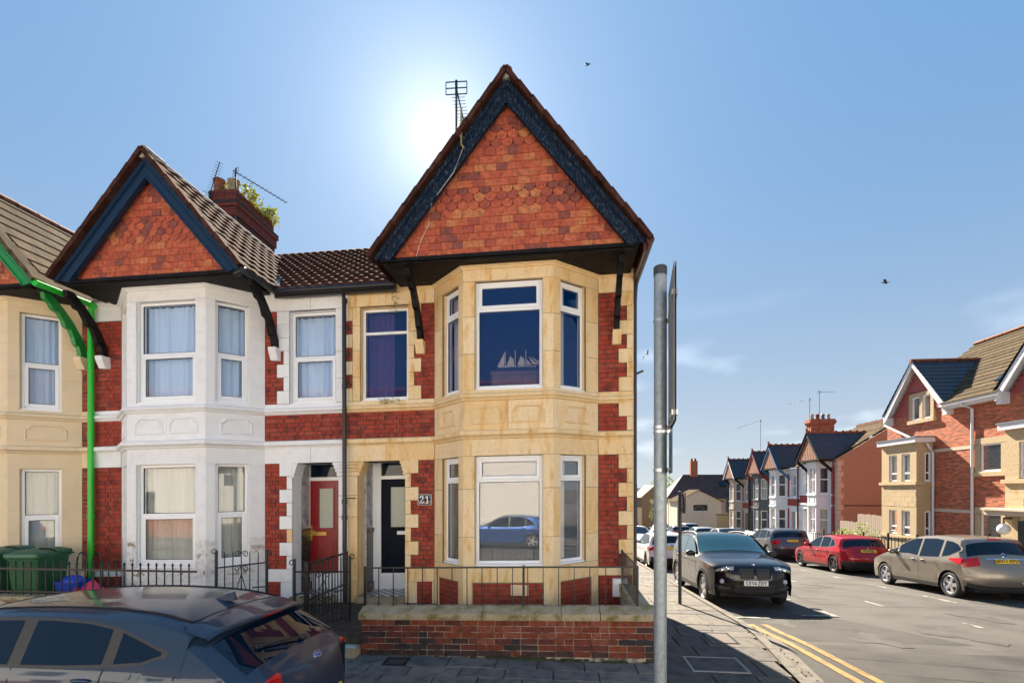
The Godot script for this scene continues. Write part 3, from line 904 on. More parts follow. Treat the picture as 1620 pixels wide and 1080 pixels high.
		window(o, T, 0.0, 4.15, 0.91, 5.88, 0.10, 5.42 if cfg.mir == 0 else 5.02, 2 if cfg.mir == 0 else 1, "purple" if cfg.mir == 0 else "full", 1 if cfg.mir == 0 else 2, M.glass_tinted if cfg.mir == 0 else null)
		porch(o, cfg)
	if stuff.v.size(): tag(part("brickwork", stuff, M.brick0, o), "", "", "", "stuff")
	# mouldings that run from wall to bay and back
	var path := [Vector2(left if cfg.hall else -2.6, FZ), Vector2(-2.372, FZ), Vector2(-1.69, -8.5), Vector2(-0.15, -8.5), Vector2(0.64, FZ), Vector2(right if not cfg.quoins else 1.255, FZ)]
	sweep(o, "string_course", path, [Vector2(-0.03, 3.90), Vector2(0.03, 3.925), Vector2(0.045, 3.955), Vector2(0.075, 3.97), Vector2(0.085, 4.0), Vector2(0.075, 4.025), Vector2(0.03, 4.05), Vector2(-0.03, 4.06)], S[0])
	sweep(o, "string_course", path, [Vector2(-0.03, 3.255), Vector2(0.03, 3.275), Vector2(0.04, 3.30), Vector2(0.075, 3.32), Vector2(0.095, 3.335), Vector2(0.095, 3.395), Vector2(0.085, 3.405), Vector2(-0.03, 3.43)], S[0])
	sweep(o, "cornice", path, [Vector2(-0.03, 6.14), Vector2(0.025, 6.15), Vector2(0.035, 6.175), Vector2(0.07, 6.19), Vector2(0.09, 6.215), Vector2(0.11, 6.23), Vector2(0.11, 6.275), Vector2(-0.03, 6.28)], S[0])
	# the bay
	var faces := [[-2.372, FZ, -1.69, -8.5, 0.27, 0.15], [-1.69, -8.5, -0.15, -8.5, 0.20, 0.175], [-0.15, -8.5, 0.64, FZ, 0.16, 0.30]]
	for fi in 3:
		var F: Array = faces[fi]
		if cfg.mir == 2 and fi == 0: continue
		var T := face(F[0], F[1], F[2], F[3])
		var w := Vector2(F[2] - F[0], F[3] - F[1]).length()
		var a: float = F[4]; var b: float = w - F[5]
		if mir == 1:
			a = F[5]; b = w - F[4]
		var body := G.new()
		body.t = T
		var d := -0.22
		for q in [[0.0, a], [b, w]]:
			body.box(q[0], 0.1, d, q[1], 6.2, -0.012)
		for q in [[0.1, 1.10], [2.98, 4.10], [5.96, 6.2]]: body.box(a, q[0], d, b, q[1], -0.012)
		part("bay_wall", body, M.joint if cfg.mir == 0 else S[0], o)
		# blocks of dressed stone
		var cuts: Array = [0.83, 1.6, 2.35, 2.985] 
		var rows := [[1.10, 1.60], [1.60, 2.42], [2.42, 2.985], [4.10, 4.72], [4.72, 5.35], [5.35, 5.955]]
		for q in [[0.0, a], [b, w]]:
			for r in rows: 
				unit("stone", M.white_worn if cfg.mir == 1 and r[0] < 1.5 else st.call(), o, q[0] + 0.001, r[0] + 0.004, -0.05, q[1] - 0.001, r[1] - 0.004, 0.0, T)
				# the reveal inside each window opening
			var rv := G.new()
			rv.t = T
			var xx: float = q[1] if q[0] == 0.0 else q[0]
			for r in [[1.10, 2.98], [4.10, 5.96]]: rv.box(xx - 0.011, r[0], d + 0.01, xx + 0.011, r[1], -0.051)
			part("reveal", rv, S[0], o)
		for r in [[2.985, 3.27], [5.955, 6.16]]:
			if fi == 1:
				unit("lintel", st.call(), o, 0.002, r[0] + 0.002, -0.05, a - 0.06, r[1], 0.0, T)
				unit("lintel", st.call(), o, a - 0.057, r[0] + 0.002, -0.05, b + 0.057, r[1], 0.0, T)
				unit("lintel", st.call(), o, b + 0.06, r[0] + 0.002, -0.05, w - 0.002, r[1], 0.0, T)
			else:
				unit("lintel", st.call(), o, 0.002, r[0] + 0.002, -0.05, w - 0.002, r[1], 0.0, T)
		unit("sill", st.call(), o, 0.0, 4.04, -0.05, w, 4.098, 0.002, T)
		unit("sill", M.white_worn if cfg.mir == 1 else st.call(), o, 0.0, 0.83, -0.05, w, 1.098, 0.002, T)
		# parapet band with panels
		var m := 2 if fi == 1 else 1
		for k in m:
			var u0 := w * k / m; var u1 := w * (k + 1) / m
			unit("panel_block", st.call(), o, u0 + 0.004, 3.42, -0.05, u1 - 0.004, 3.92, 0.0, T)
			var pg := G.new()
			pg.t = T
			if fi == 1:
				var q0: float = [0.14, 0.05][k]; var q1_: float = [0.05, 0.14][k]
				panel_ring(pg, u0 + q0, 3.52, u1 - q1_, 3.83, 0.075)
			else: panel_ring(pg, u0 + 0.22, 3.52, u1 - 0.22, 3.83, 0.075)
			part("panel_moulding", pg, S[0], o)
		# the plinth: stone piers with brick between
		unit("stone", M.white_worn if cfg.mir == 1 else st.call(), o, 0.0, 0.2, -0.05, 0.16, 0.828, 0.001, T)
		unit("stone", M.white_worn if cfg.mir == 1 else st.call(), o, w - 0.16, 0.2, -0.05, w, 0.828, 0.001, T)
		var pb := G.new()
		pb.t = T
		for r in 7:
			var x := 0.17 - (0.12 if r % 2 else 0.0)
			while x < w - 0.17:
				var x0 := maxf(x, 0.17); var x1 := minf(x + 0.235, w - 0.17)
				if x1 - x0 > 0.03: pb.box(x0 + 0.005, 0.225 + r * 0.0846, -0.02, x1 - 0.005, 0.225 + (r + 1) * 0.0846 - 0.01, -0.004)
				x += 0.235
		tag(part("plinth_brickwork", pb, M.brick1 if cfg.mir == 0 else M.white_worn, o), "", "", "", "stuff")
		var cur := ["", ""]
		var stl := 0
		var tr := [5.48, 2.56]
		if cfg.mir != 0:
			cur = ["full", "net"]; stl = 1 if fi != 1 else 1; tr = [5.0, 2.06]
		else:
			cur = [["left", "", "white_left"][fi], ["right", "", "white_left"][fi]]
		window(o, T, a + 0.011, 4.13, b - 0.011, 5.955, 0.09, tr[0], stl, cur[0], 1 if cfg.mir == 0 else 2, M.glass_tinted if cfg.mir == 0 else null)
		window(o, T, a + 0.011, 1.135, b - 0.011, 2.98, 0.09, tr[1], stl, cur[1], 4 if cfg.mir == 0 else 2)
	# floors and roof of the bay
	g = G.new()
	g.t = sh
	var poly := PackedVector2Array([Vector2(hx(-2.3), -FZ + 0.3), Vector2(hx(-1.66), 8.56), Vector2(hx(-0.18), 8.56), Vector2(hx(0.58), -FZ + 0.3)])
	var flat := Transform3D(Basis(Vector3.RIGHT, Vector3(0, 0, -1), Vector3.UP), Vector3.ZERO)
	g.t = sh * flat
	for q in [[0.3, 0.9], [3.0, 4.05], [6.0, 6.19]]: g.prism(poly, q[0], q[1])
	part("bay_floor", g, M.room, o)
	gable(o, cfg)

func porch(o: Node3D, cfg: Dictionary) -> void:
	var g := G.new()
	g.t = sh
	var zd := -9.92
	fbox(g, -3.86, -3.80, 0.40, 3.02, zd, FZ - 0.302); fbox(g, -2.945, -2.88, 0.40, 3.02, zd, FZ - 0.302)
	fbox(g, -3.85, -2.94, 2.985, 3.02, zd, FZ - 0.302)
	part("porch_wall", g, M.plaster, o)
	# reveals of the opening in stone
	g = G.new()
	g.t = sh
	fbox(g, -3.86, -3.850, 0.30, 2.98, FZ - 0.3, FZ - 0.015); fbox(g, -2.936, -2.925, 0.30, 2.98, FZ - 0.3, FZ - 0.015)
	part("porch_reveal", g, cfg.stones[0], o)
	g = G.new()
	g.t = sh
	fbox(g, -3.80, -3.788, 0.62, 1.62, zd, FZ - 0.303)
	part("tiled_dado", g, M.dado_green, o)
	g = G.new()
	g.t = sh
	fbox(g, -2.957, -2.945, 0.62, 1.62, zd, FZ - 0.303)
	part("tiled_dado", g, M.dado_green, o)
	g = G.new()
	g.t = sh
	for q in [[1.62, 1.70], [0.47, 0.62]]:
		fbox(g, -3.80, -3.765, q[0], q[1], zd, FZ - 0.303); fbox(g, -2.98, -2.945, q[0], q[1], zd, FZ - 0.303)
	part("dado_rail", g, M.dado_brown, o)
	# step and chequered floor
	g = G.new()
	g.t = sh
	fbox(g, -3.86, -2.925, 0.2, 0.452, -9.95, -9.10)
	part("doorstep", g, M.mosscoat, o)
	var wt := G.new(); var bt := G.new()
	wt.t = sh; bt.t = sh
	var n := 9
	for i in n:
		for j in 7:
			var x0 := -3.79 + i * 0.092; var z0 := -9.20 - j * 0.092
			fbox(wt if (i + j) % 2 else bt, x0 + 0.002, x0 + 0.09, 0.45, 0.456, z0 - 0.09, z0 - 0.002)
	tag(part("white_floor_tile", wt, M.white_tile, o), "", "", "", "stuff")
	tag(part("black_floor_tile", bt, M.black_tile, o), "", "", "", "stuff")
	# frame, fanlight, door
	g = G.new()
	g.t = sh
	fbox(g, -3.80, -3.63, 0.452, 2.985, zd, zd + 0.09); fbox(g, -2.95, -2.88, 0.452, 2.985, zd, zd + 0.09)
	fbox(g, -3.63, -2.95, 2.66, 2.73, zd, zd + 0.09); fbox(g, -3.63, -2.95, 0.455, 0.78, zd, zd + 0.06)
	fbox(g, -3.63, -2.95, 0.70, 0.75, zd + 0.06, zd + 0.08)
	part("door_frame", g, M.upvc, o)
	g = G.new()
	g.t = sh
	fbox(g, -3.63, -2.95, 2.73, 2.985, zd + 0.02, zd + 0.03)
	part("fanlight", g, M.car_glass, o)
	var red: bool = cfg.mir == 1
	var dm: Material = M.door_red if red else M.door_navy
	g = G.new()
	g.t = sh
	var X0 := -3.63; var X1 := -2.95
	var gx0 := -3.44; var gx1 := -3.14
	fbox(g, X0, gx0, 0.78, 2.66, zd + 0.01, zd + 0.055); fbox(g, gx1, X1, 0.78, 2.66, zd + 0.01, zd + 0.055)
	fbox(g, gx0, gx1, 0.78, 1.70, zd + 0.01, zd + 0.055); fbox(g, gx0, gx1, 2.50, 2.66, zd + 0.01, zd + 0.055)
	for q in [[-3.5, -3.08, 0.92, 1.48]]:
		fbox(g, q[0], q[0] + 0.02, q[2], q[3], zd + 0.055, zd + 0.067); fbox(g, q[1] - 0.02, q[1], q[2], q[3], zd + 0.055, zd + 0.067)
		fbox(g, q[0] + 0.02, q[1] - 0.02, q[2], q[2] + 0.02, zd + 0.055, zd + 0.067); fbox(g, q[0] + 0.02, q[1] - 0.02, q[3] - 0.02, q[3], zd + 0.055, zd + 0.067)
		fbox(g, q[0] + 0.07, q[1] - 0.07, q[2] + 0.07, q[3] - 0.07, zd + 0.055, zd + 0.064)
	for q in [[gx0 - 0.03, gx0, 1.67, 2.53], [gx1, gx1 + 0.03, 1.67, 2.53], [gx0, gx1, 1.67, 1.70], [gx0, gx1, 2.50, 2.53]]:
		fbox(g, q[0], q[1], q[2], q[3], zd + 0.055, zd + 0.07)
	var door := part("door", g, dm, o)
	tag(door, "red panelled door" if red else "dark navy panelled door")
	g = G.new()
	g.t = sh
	fbox(g, gx0, gx1, 1.70, 2.50, zd + 0.03, zd + 0.04)
	part("glazing", g, M.frosted, door)
	g = G.new()
	g.t = sh
	fbox(g, -3.30, -2.99, 1.55, 1.62, zd + 0.056, zd + 0.075)
	part("letterbox", g, M.brass if red else M.upvc, door)
	g = G.new()
	g.t = sh
	if red:
		fbox(g, -3.0, -2.965, 1.45, 1.75, zd + 0.056, zd + 0.08)
		fbox(g, -3.08, -2.965, 1.62, 1.645, zd + 0.08, zd + 0.11)
		fbox(g, -3.62, -3.585, 1.45, 1.75, zd + 0.056, zd + 0.08)
	else:
		fbox(g, -3.075, -3.05, 2.06, 2.26, zd + 0.056, zd + 0.085)
	part("handle", g, M.brass if red else M.chrome, door)

func gable(o: Node3D, cfg: Dictionary) -> void:
	var xc := hx(-0.9)
	var hw: float = cfg.verge          # half width of the roof at the eaves
	var ap: float = cfg.apex           # level of the roof's ridge
	var base := 6.28
	var sl := (ap - base) / hw
	var zr: float = cfg.back
	var full: bool = cfg.get("full", true)
	# tile-hung triangle: boarding, then tiles one by one
	var g := G.new()
	g.t = sh
	var th: float = cfg.tile_half
	var tapex: float = cfg.tile_apex
	var bw := th + 0.25
	var tsl := (tapex - 6.25) / th
	g.prism(PackedVector2Array([Vector2(xc - bw, 6.22), Vector2(xc + bw, 6.22), Vector2(xc, 6.22 + bw * tsl)]), -8.5, -8.235)
	part("gable_wall", g, M.black_wood, o)
	var h: float = cfg.tile_h
	var tw: float = cfg.tile_w
	var plain := G.new()
	plain.box(-tw / 2 + 0.002, -0.05, 0.0, tw / 2 - 0.002, h, 0.014)
	var pm := plain.mesh()
	var fish := G.new()
	var pts := PackedVector2Array()
	var r := tw / 2 - 0.003
	for i in 11:
		var a := PI + PI * i / 10.0
		pts.append(Vector2(cos(a) * r, -0.045 + r + sin(a) * r))
	pts.append(Vector2(r, h)); pts.append(Vector2(-r, h))
	fish.prism(pts, 0.0, 0.014)
	var fm := fish.mesh()
	var v := 6.27
	var row := 0
	while v < tapex + 0.2:
		var half := (6.22 + bw * tsl - v - 0.02) / tsl
		if half < 0.06: break
		var n := int(half / tw + 0.5)
		var kind: String = cfg.rows[mini(row, cfg.rows.length() - 1)]
		var x := xc - (n + (0.5 if row % 2 else 0.0)) * tw
		while x <= xc + half:
			if x >= xc - half and x <= xc + half - 0.01:
				var b := Basis(Vector3(1, K, 0), Vector3.UP, Vector3.BACK) * Basis(Vector3.RIGHT, -0.11 + rng.randf_range(-0.025, 0.025)) * Basis(Vector3.BACK, rng.randf_range(-0.018, 0.018))
				var p := sh * Vector3(x + rng.randf_range(-0.003, 0.003), v + 0.045, -8.228)
				var pick: int = ([0, 0, 1, 1, 2, 3, 4, 0, 5] if kind == "p" else [0, 1, 3, 3, 4, 0, 1, 5, 5])[rng.randi_range(0, 8)]
				put("gable_tile", fm if kind == "f" else pm, M["tile%d" % pick], o, Transform3D(b, p))
			x += tw
		v += h
		row += 1
	# soffit boards and the beam under the tiles
	for i in 7:
		var z0 := -8.10 - i * 0.158
		unit("soffit_board", M.black_wood, o, xc - hw + 0.12, 6.20, z0 - 0.154, xc + hw - 0.12, 6.23, z0, sh)
	unit("beam", M.black_wood, o, xc - hw + 0.2, 6.175, -8.25, xc + hw - 0.2, 6.285, -8.165, sh)
	# bargeboards with two mouldings
	var bm: Material = cfg.barge
	for s in [-1, 1]:
		var b := G.new()
		b.t = sh
		var lay := [[0.06, 0.44, -8.14, -8.07], [0.06, 0.17, -8.07, -8.045], [0.19, 0.205, -8.07, -8.058], [0.385, 0.44, -8.07, -8.052]]
		for q in lay:
			var a0: float = ap - q[0] * sl * 0.8; var a1: float = ap - q[1] * sl * 0.8
			var e := hw - 0.05
			var p := PackedVector2Array([Vector2(xc, a0), Vector2(xc + s * (a0 - base + 0.02) / sl, base - 0.02), Vector2(xc + s * ((a1 - base) / sl + 0.07), base - 0.08), Vector2(xc + s * (a1 - base + 0.05) / sl, base - 0.05), Vector2(xc, a1)])
			b.prism(p, q[2], q[3])
		part("bargeboard", b, bm, o)
	# roof slabs
	for s in [-1, 1]:
		if s == -1 and not full: continue
		var b := G.new()
		b.t = sh
		var q: float = cfg.get("eave_back", zr)
		for dz in [0.0, -0.05]:
			var A := Vector3(xc, ap - 0.01 + dz, -8.06); var B := Vector3(xc + s * hw, base - 0.01 + dz, -8.06)
			var C := Vector3(xc + s * hw, base - 0.01 + dz, q if s == 1 or cfg.mir == 0 else zr); var D := Vector3(xc, ap - 0.01 + dz, zr)
			b.quad(A, B, C, D)
		part("roof_slope", b, M.rooftile1, o)
	# the edges of the verge tiles and the half-round ridge
	var n := int(sqrt(hw * hw + (ap - base) * (ap - base)) / 0.31)
	for s in [-1, 1]:
		for i in n:
			var k := (i + 0.5) / n
			var b := Basis(Vector3.BACK, -s * atan(sl) - s * 0.045)
			var p := sh * Vector3(xc + s * hw * k * 1.02, ap - (ap - base) * k * 1.02 + 0.035, -8.06)
			var vt := put("verge_tile", unit_box, M["rooftile%d" % (i % 3)] if cfg.mir < 2 else M["slate_tan%d" % (i % 3)], o, Transform3D(b * Basis.from_scale(Vector3(0.36, 0.075, 0.22)), p))
	g = G.new()
	g.t = sh
	var rp := []
	g.tube([Vector3(xc, ap + 0.0, -8.0), Vector3(xc, ap + 0.0, -8.4)], 0.11, 12)
	part("ridge_tile", g, M.mortar_light, o)
	g = G.new()
	g.t = sh
	for i in int((-8.4 - zr) / 0.42): g.tube([Vector3(xc, ap - 0.01, -8.41 - i * 0.42), Vector3(xc, ap + 0.0, -8.81 - i * 0.42)], 0.10, 10)
	part("ridge", g, cfg.ridge, o)
	# brackets that carry the gable, on stone corbels
	for bx in cfg.brackets:
		var x := hx(bx)
		var prof := PackedVector2Array([Vector2(9.2, 5.18), Vector2(9.2, 5.34), Vector2(9.08, 5.58), Vector2(8.93, 5.80), Vector2(8.74, 6.0), Vector2(8.5, 6.2), Vector2(8.36, 6.2), Vector2(8.38, 6.08), Vector2(8.48, 6.02), Vector2(8.54, 5.93), Vector2(8.64, 5.91), Vector2(8.72, 5.80), Vector2(8.77, 5.68), Vector2(8.87, 5.66), Vector2(8.93, 5.53), Vector2(8.97, 5.40), Vector2(9.04, 5.37), Vector2(9.08, 5.2)])
		var b := G.new()
		b.t = sh * Transform3D(Basis(Vector3(0, 0, -1), Vector3.UP, Vector3.RIGHT), Vector3.ZERO)
		b.prism(prof, x - 0.045, x + 0.045)
		part("bracket", b, cfg.wood, o)
		b = G.new()
		b.t = sh * Transform3D(Basis(Vector3(0, 0, -1), Vector3.UP, Vector3.RIGHT), Vector3.ZERO)
		b.prism(PackedVector2Array([Vector2(9.24, 4.95), Vector2(9.24, 5.18), Vector2(9.02, 5.18), Vector2(9.04, 5.10), Vector2(9.12, 4.95)]), x - 0.075, x + 0.075)
		part("corbel_stone", b, cfg.stones[0], o)

func roof_tiles(o: Node, origin: Vector3, along: Vector3, up: Vector3, nu: int, nv: int, tw: float, th: float, keep: Callable, mats: String, flat := false, limit := 300) -> void:
	# tiles laid in courses: along runs along the eaves, up runs up the slope
	var nrm := along.cross(up).normalized()
	if nrm.y < 0.0: nrm = -nrm
	var g := G.new()
	if flat:
		g.box(0.003, -0.07, 0.0, tw - 0.003, th, 0.013)
	else:
		var P := []
		for j in [-0.10, th]:
			var line := []
			for i in 9:
				var k := i / 8.0
				line.append(Vector3(k * (tw - 0.004), j, 0.02 + 0.02 * pow(absf(sin(PI * k)), 1.3)))
			P.append(line)
		g.grid(P)
		for i in 8: g.quad(P[0][i], P[0][i + 1], Vector3(P[0][i + 1].x, -0.10, -0.03), Vector3(P[0][i].x, -0.10, -0.03))
	var m := g.mesh()
	var basis := Basis(along, up, nrm) 
	var lift := 0.05 if flat else 0.11
	var tilt := Basis(along.normalized(), -lift if nrm.dot(along.cross(up)) > 0 else lift)
	var left := []
	var count := 0
	for j in nv:
		for i in nu:
			var p := origin + along * (i * tw + (tw / 2 if flat and j % 2 else 0.0)) + up * (j * th) + nrm * 0.03
			var c := p + along * tw / 2 + up * th / 2
			if not keep.call(c): continue
			var tf := Transform3D(Basis(nrm, rng.randf_range(-0.012, 0.012)) * tilt * basis, p)
			if count < limit: put("roof_tile", m, M["%s%d" % [mats, rng.randi_range(0, 2)]], o, tf)
			else: left.append(tf)
			count += 1
	if left.size():
		var mm := MultiMesh.new()
		mm.transform_format = MultiMesh.TRANSFORM_3D
		mm.instance_count = left.size()
		mm.mesh = m
		for i in left.size(): mm.set_instance_transform(i, left[i])
		var q := MultiMeshInstance3D.new()
		q.name = "roof_tiling"
		q.multimesh = mm
		q.material_override = M["%s0" % mats]
		o.add_child(q, true)
		tag(q, "", "", "", "stuff")

func front_terrace() -> void:
	# the corner house
	var stones := [M.stone, M.stone_light, M.stone, M.stone_warm, M.stone_light]
	var main := thing("corner_house", "tall end of terrace house in honey stone and red brick with a dark navy door", "house", Vector3.ZERO, "houses of the front terrace")
	front_house(main, {"mir": 0, "stones": stones, "right": 1.25, "quoins": true, "hall": true, "limit": 290, "verge": 2.22, "apex": 9.06, "back": -13.2, "tile_half": 1.84, "tile_apex": 8.70, "tile_h": 0.124, "tile_w": 0.185,
		"rows": "ppppppfffpppppfffppppffppppp", "barge": M.navy_old, "wood": M.black_wood, "ridge": M.rooftile0, "brackets": [-2.62, 0.96]})
	var g := G.new()
	g.t = sh
	g.box(1.0, -0.5, -13.2, 1.25, 6.3, -9.53)
	g.box(-4.04, -0.5, -13.2, 1.0, 6.3, -13.0)
	g.prism(PackedVector2Array([Vector2(-3.2, 6.3), Vector2(1.25, 6.3), Vector2(-0.9, 9.0)]), -13.2, -13.0)
	part("side_wall", g, M.brick1, main)
	g = G.new()
	g.t = sh
	g.tube([Vector3(1.36, 6.23, -8.0), Vector3(1.36, 6.22, -13.2)], 0.06, 10)
	g.box(1.27, 6.10, -13.2, 1.31, 6.30, -8.1)
	part("gutter", g, M.dado_brown, main)
	g = G.new()
	g.t = sh
	g.tube([Vector3(1.36, 6.22, -9.5), Vector3(1.34, 6.0, -9.5), Vector3(1.33, 5.8, -9.5), Vector3(1.33, 0.3, -9.5)], 0.035, 8)
	part("side_downpipe", g, M.grey_plastic, main)
	# the small floodlight on the side wall
	g = G.new()
	g.t = sh
	g.obox(Transform3D(Basis(Vector3.BACK, 0.42) * Basis(Vector3.RIGHT, 0.2), Vector3(1.40, 4.55, -9.75)), Vector3(0.22, 0.035, 0.2))
	g.tube([Vector3(1.24, 4.50, -9.75), Vector3(1.34, 4.52, -9.75)], 0.012, 6)
	part("security_lamp", g, M.grey_plastic, main)
	number_plate(main)
	# tiled roof between the two gables
	var white := thing("white_house", "white painted mid terrace house with a bright red door and neat navy bargeboards", "house", Vector3.ZERO, "houses of the front terrace")
	front_house(white, {"mir": 1, "stones": [M.white_wall], "right": 1.24, "quoins": false, "hall": true, "limit": 290, "verge": 1.75, "apex": 8.33, "back": -12.55, "eave_back": -9.2, "tile_half": 1.47, "tile_apex": 7.97, "tile_h": 0.118, "tile_w": 0.16,
		"rows": "pppppffffppppffffff", "barge": M.navy, "wood": M.black_wood, "ridge": M.mortar_light, "brackets": [-2.62, 0.96]})
	mir = 0
	var cream := thing("cream_house", "cream painted terrace house with green bargeboards cut by the left edge", "house", Vector3.ZERO, "houses of the front terrace")
	front_house(cream, {"mir": 2, "stones": [M.cream_wall], "right": 0.935, "quoins": false, "hall": false, "limit": 200, "verge": 1.84, "apex": 8.38, "back": -12.6, "tile_half": 1.47, "tile_apex": 7.97, "tile_h": 0.118, "tile_w": 0.16,
		"rows": "ppppppffffppppffffff", "barge": M.green_paint, "wood": M.green_paint, "ridge": M.terracotta, "brackets": [0.72]})
	mir = 0
	# main roof of the terrace, its tiles and the lead valley
	g = G.new()
	g.t = sh
	var ey := 6.24; var ez := -9.02; var ryy := 8.93; var rz := -13.1
	g.quad(Vector3(-15, ey, ez), Vector3(-15, ryy, rz), Vector3(-3.0, ryy, rz), Vector3(-3.0, ey, ez))
	g.quad(Vector3(-15, ryy, rz), Vector3(-15, ey, -17.3), Vector3(-3.0, ey, -17.3), Vector3(-3.0, ryy, rz))
	g.box(-15, -0.5, -17.0, -4.05, 6.24, -16.8)
	part("main_roof", g, M.rooftile1, white)
	var upv := Vector3(0, ryy - ey, rz - ez).normalized()
	var along := Vector3(1, K, 0)
	var wx := hx_white(-0.9)
	roof_tiles(white, sh * Vector3(-7.6, ey, ez) + upv * 0.05, along, upv, 24, 16, 0.2, 0.3, func(p: Vector3):
		var lv := p.y - K * p.x
		# right of the valley, left of the corner house's gable
		var vx := wx + (8.33 - lv) / (8.33 - 6.28) * 1.75 + 0.08
		return p.x > vx and p.x < -3.0, "rooftile")
	# right slope of the white gable
	var hw := 1.75; var ap := 8.33
	var down := Vector3(hw, 6.28 - ap, 0).normalized()
	roof_tiles(white, sh * Vector3(wx + hw, 6.28, -8.08) , Vector3(0, 0, -1), -down + Vector3(0, -K * 0.5, 0), 16, 10, 0.3, 0.29, func(p: Vector3):
		var lv := p.y - K * p.x
		var zz := ez + (lv - ey) / (ryy - ey) * (rz - ez)
		return p.z > zz - 0.02, "rooftile")
	g = G.new()
	var A := sh * Vector3(wx + hw + 0.02, 6.33, -9.02); var B := sh * Vector3(wx, 8.36, -12.3)
	g.quad(A + Vector3(-0.02, 0.0, 0), A + Vector3(0.11, 0.0, 0), B + Vector3(0.11, 0.03, 0), B + Vector3(-0.02, 0.03, 0))
	part("lead_valley", g, M.lead, white)
	g = G.new()
	g.t = sh
	g.tube([Vector3(-5.35, 6.19, -8.97), Vector3(-3.05, 6.19, -8.97)], 0.06, 10)
	g.box(-5.4, 6.1, -9.08, -3.05, 6.27, -9.02)
	g.tube([Vector3(wx + hw + 0.06, 6.20, -8.02), Vector3(wx + hw + 0.06, 6.2, -9.0)], 0.055, 10)
	g.tube([Vector3(wx + hw + 0.06, 6.20, -8.06), Vector3(wx + hw - 0.12, 6.16, -8.1)], 0.05, 8)
	part("gutter", g, M.black_iron, white)
	# slates on the cream house's right slope
	var cx := -0.9 - 10.22
	var chw := 1.84
	ap = 8.38
	var cdown := Vector3(chw, 6.28 - ap, 0).normalized()
	roof_tiles(cream, sh * Vector3(cx + chw, 6.28, -8.08), Vector3(0, 0, -1), -cdown + Vector3(0, -K * 0.5, 0), 14, 9, 0.36, 0.33, func(p: Vector3):
		var lv := p.y - K * p.x
		var zz := ez + (lv - ey) / (ryy - ey) * (rz - ez)
		return p.z > zz, "slate_tan", true, 200)
	g = G.new()
	g.t = sh
	var gx := cx + chw + 0.05
	g.tube([Vector3(gx, 6.20, -8.0), Vector3(gx, 6.2, -9.15)], 0.06, 10)
	part("gutter", g, M.green_pipe, cream)
	g = G.new()
	g.t = sh
	g.tube([Vector3(gx - 0.02, 6.2, -9.1), Vector3(-9.29, 5.85, -9.12), Vector3(-9.29, 0.25, -9.12)], 0.055, 12)
	for v in [5.2, 3.6, 2.0]: g.tube([Vector3(-9.29, v, -9.12), Vector3(-9.29, v + 0.09, -9.12)], 0.064, 12)
	tag(part("downpipe", g, M.green_pipe, cream), "bright green downpipe")
	# black downpipe on the party line of white and corner house
	g = G.new()
	g.t = sh
	g.tube([Vector3(-4.06, 6.16, -8.97), Vector3(-4.06, 6.02, -9.08), Vector3(-4.06, 0.28, -9.11)], 0.04, 10)
	for v in [5.95, 4.35, 2.2, 1.9]: g.tube([Vector3(-4.06, v, -9.10), Vector3(-4.06, v + 0.08, -9.10)], 0.05, 10)
	g.tube([Vector3(-4.06, 2.3, -9.1), Vector3(-3.86, 2.3, -9.14)], 0.012, 6)
	tag(part("downpipe", g, M.black_iron, white), "black downpipe")
	# chimney on the party wall of white and cream house
	var ch := thing("chimney_stack", "old brown brick chimney stack overgrown with weeds behind the white house's gable", "chimney", sh * Vector3(-9.35, 8.55, -14.0))
	var cy: float = ch.position.y
	var nrow := 0
	var v := 0.0
	while v < 2.25:
		var over := 0.0 if v < 1.35 else (0.04 if v < 1.5 else (0.08 if v < 1.72 else (0.12 if v < 1.95 else 0.02)))
		var a := 0.38 + over; var b := 0.9 + over
		unit("brick_course", M["wallbrick%d" % [2, 1, 5, 2, 1][nrow % 5]], ch, -a, v + 0.006, -b, a, v + 0.085 - 0.004, b)
		v += 0.085
		nrow += 1
	g = G.new()
	g.box(-0.35, 0, -0.87, 0.35, 2.2, 0.87)
	part("core", g, M.mortar, ch)
	for i in 2:
		g = G.new()
		g.lathe([Vector2(0.0, 0), Vector2(0.17, 0), Vector2(0.145, 0.1), Vector2(0.135, 0.32), Vector2(0.165, 0.36), Vector2(0.165, 0.42), Vector2(0.12, 0.42), Vector2(0.11, 0.2), Vector2(0.0, 0.2)], 14, Transform3D(Basis(), Vector3([-0.2, 0.18][i], 2.24, [0.75, 0.68][i])))
		part("chimney_pot", g, M.terracotta if i == 0 else M.mosscoat, ch)
	var lf := G.new(); var ly := G.new(); var tw := G.new()
	for i in 900:
		var p := Vector3(rng.randf_range(-0.45, 0.5), 2.2, rng.randf_range(-1.0, 0.5))
		p.x = 0.35 + rng.randf_range(-0.5, 0.2)
		p.y += rng.randf_range(0.0, 0.38) * (1.0 + 0.5 * sin(p.z * 5.0))
		leaf_at(lf if rng.randf() < 0.55 else ly, p, rng.randf_range(0.035, 0.085))
	for i in 160:
		leaf_at(lf if rng.randf() < 0.5 else ly, Vector3(rng.randf_range(-0.35, 0.1), 2.2 + rng.randf_range(0.0, 0.35), rng.randf_range(0.5, 0.85)), 0.05)
	for i in 40:
		var p := Vector3(rng.randf_range(0.0, 0.5), 2.2, rng.randf_range(-0.95, 0.5))
		tw.tube([p, p + Vector3(rng.randf_range(-0.1, 0.15), rng.randf_range(0.2, 0.55), rng.randf_range(-0.1, 0.1))], 0.005, 4)
	tag(part("weeds", lf, M.leaf_bright, ch), "", "", "", "stuff")
	tag(part("dry_weeds", ly, M.leaf_yellow, ch), "", "", "", "stuff")
	tag(part("weed_stems", tw, M.twig, ch), "", "", "", "stuff")
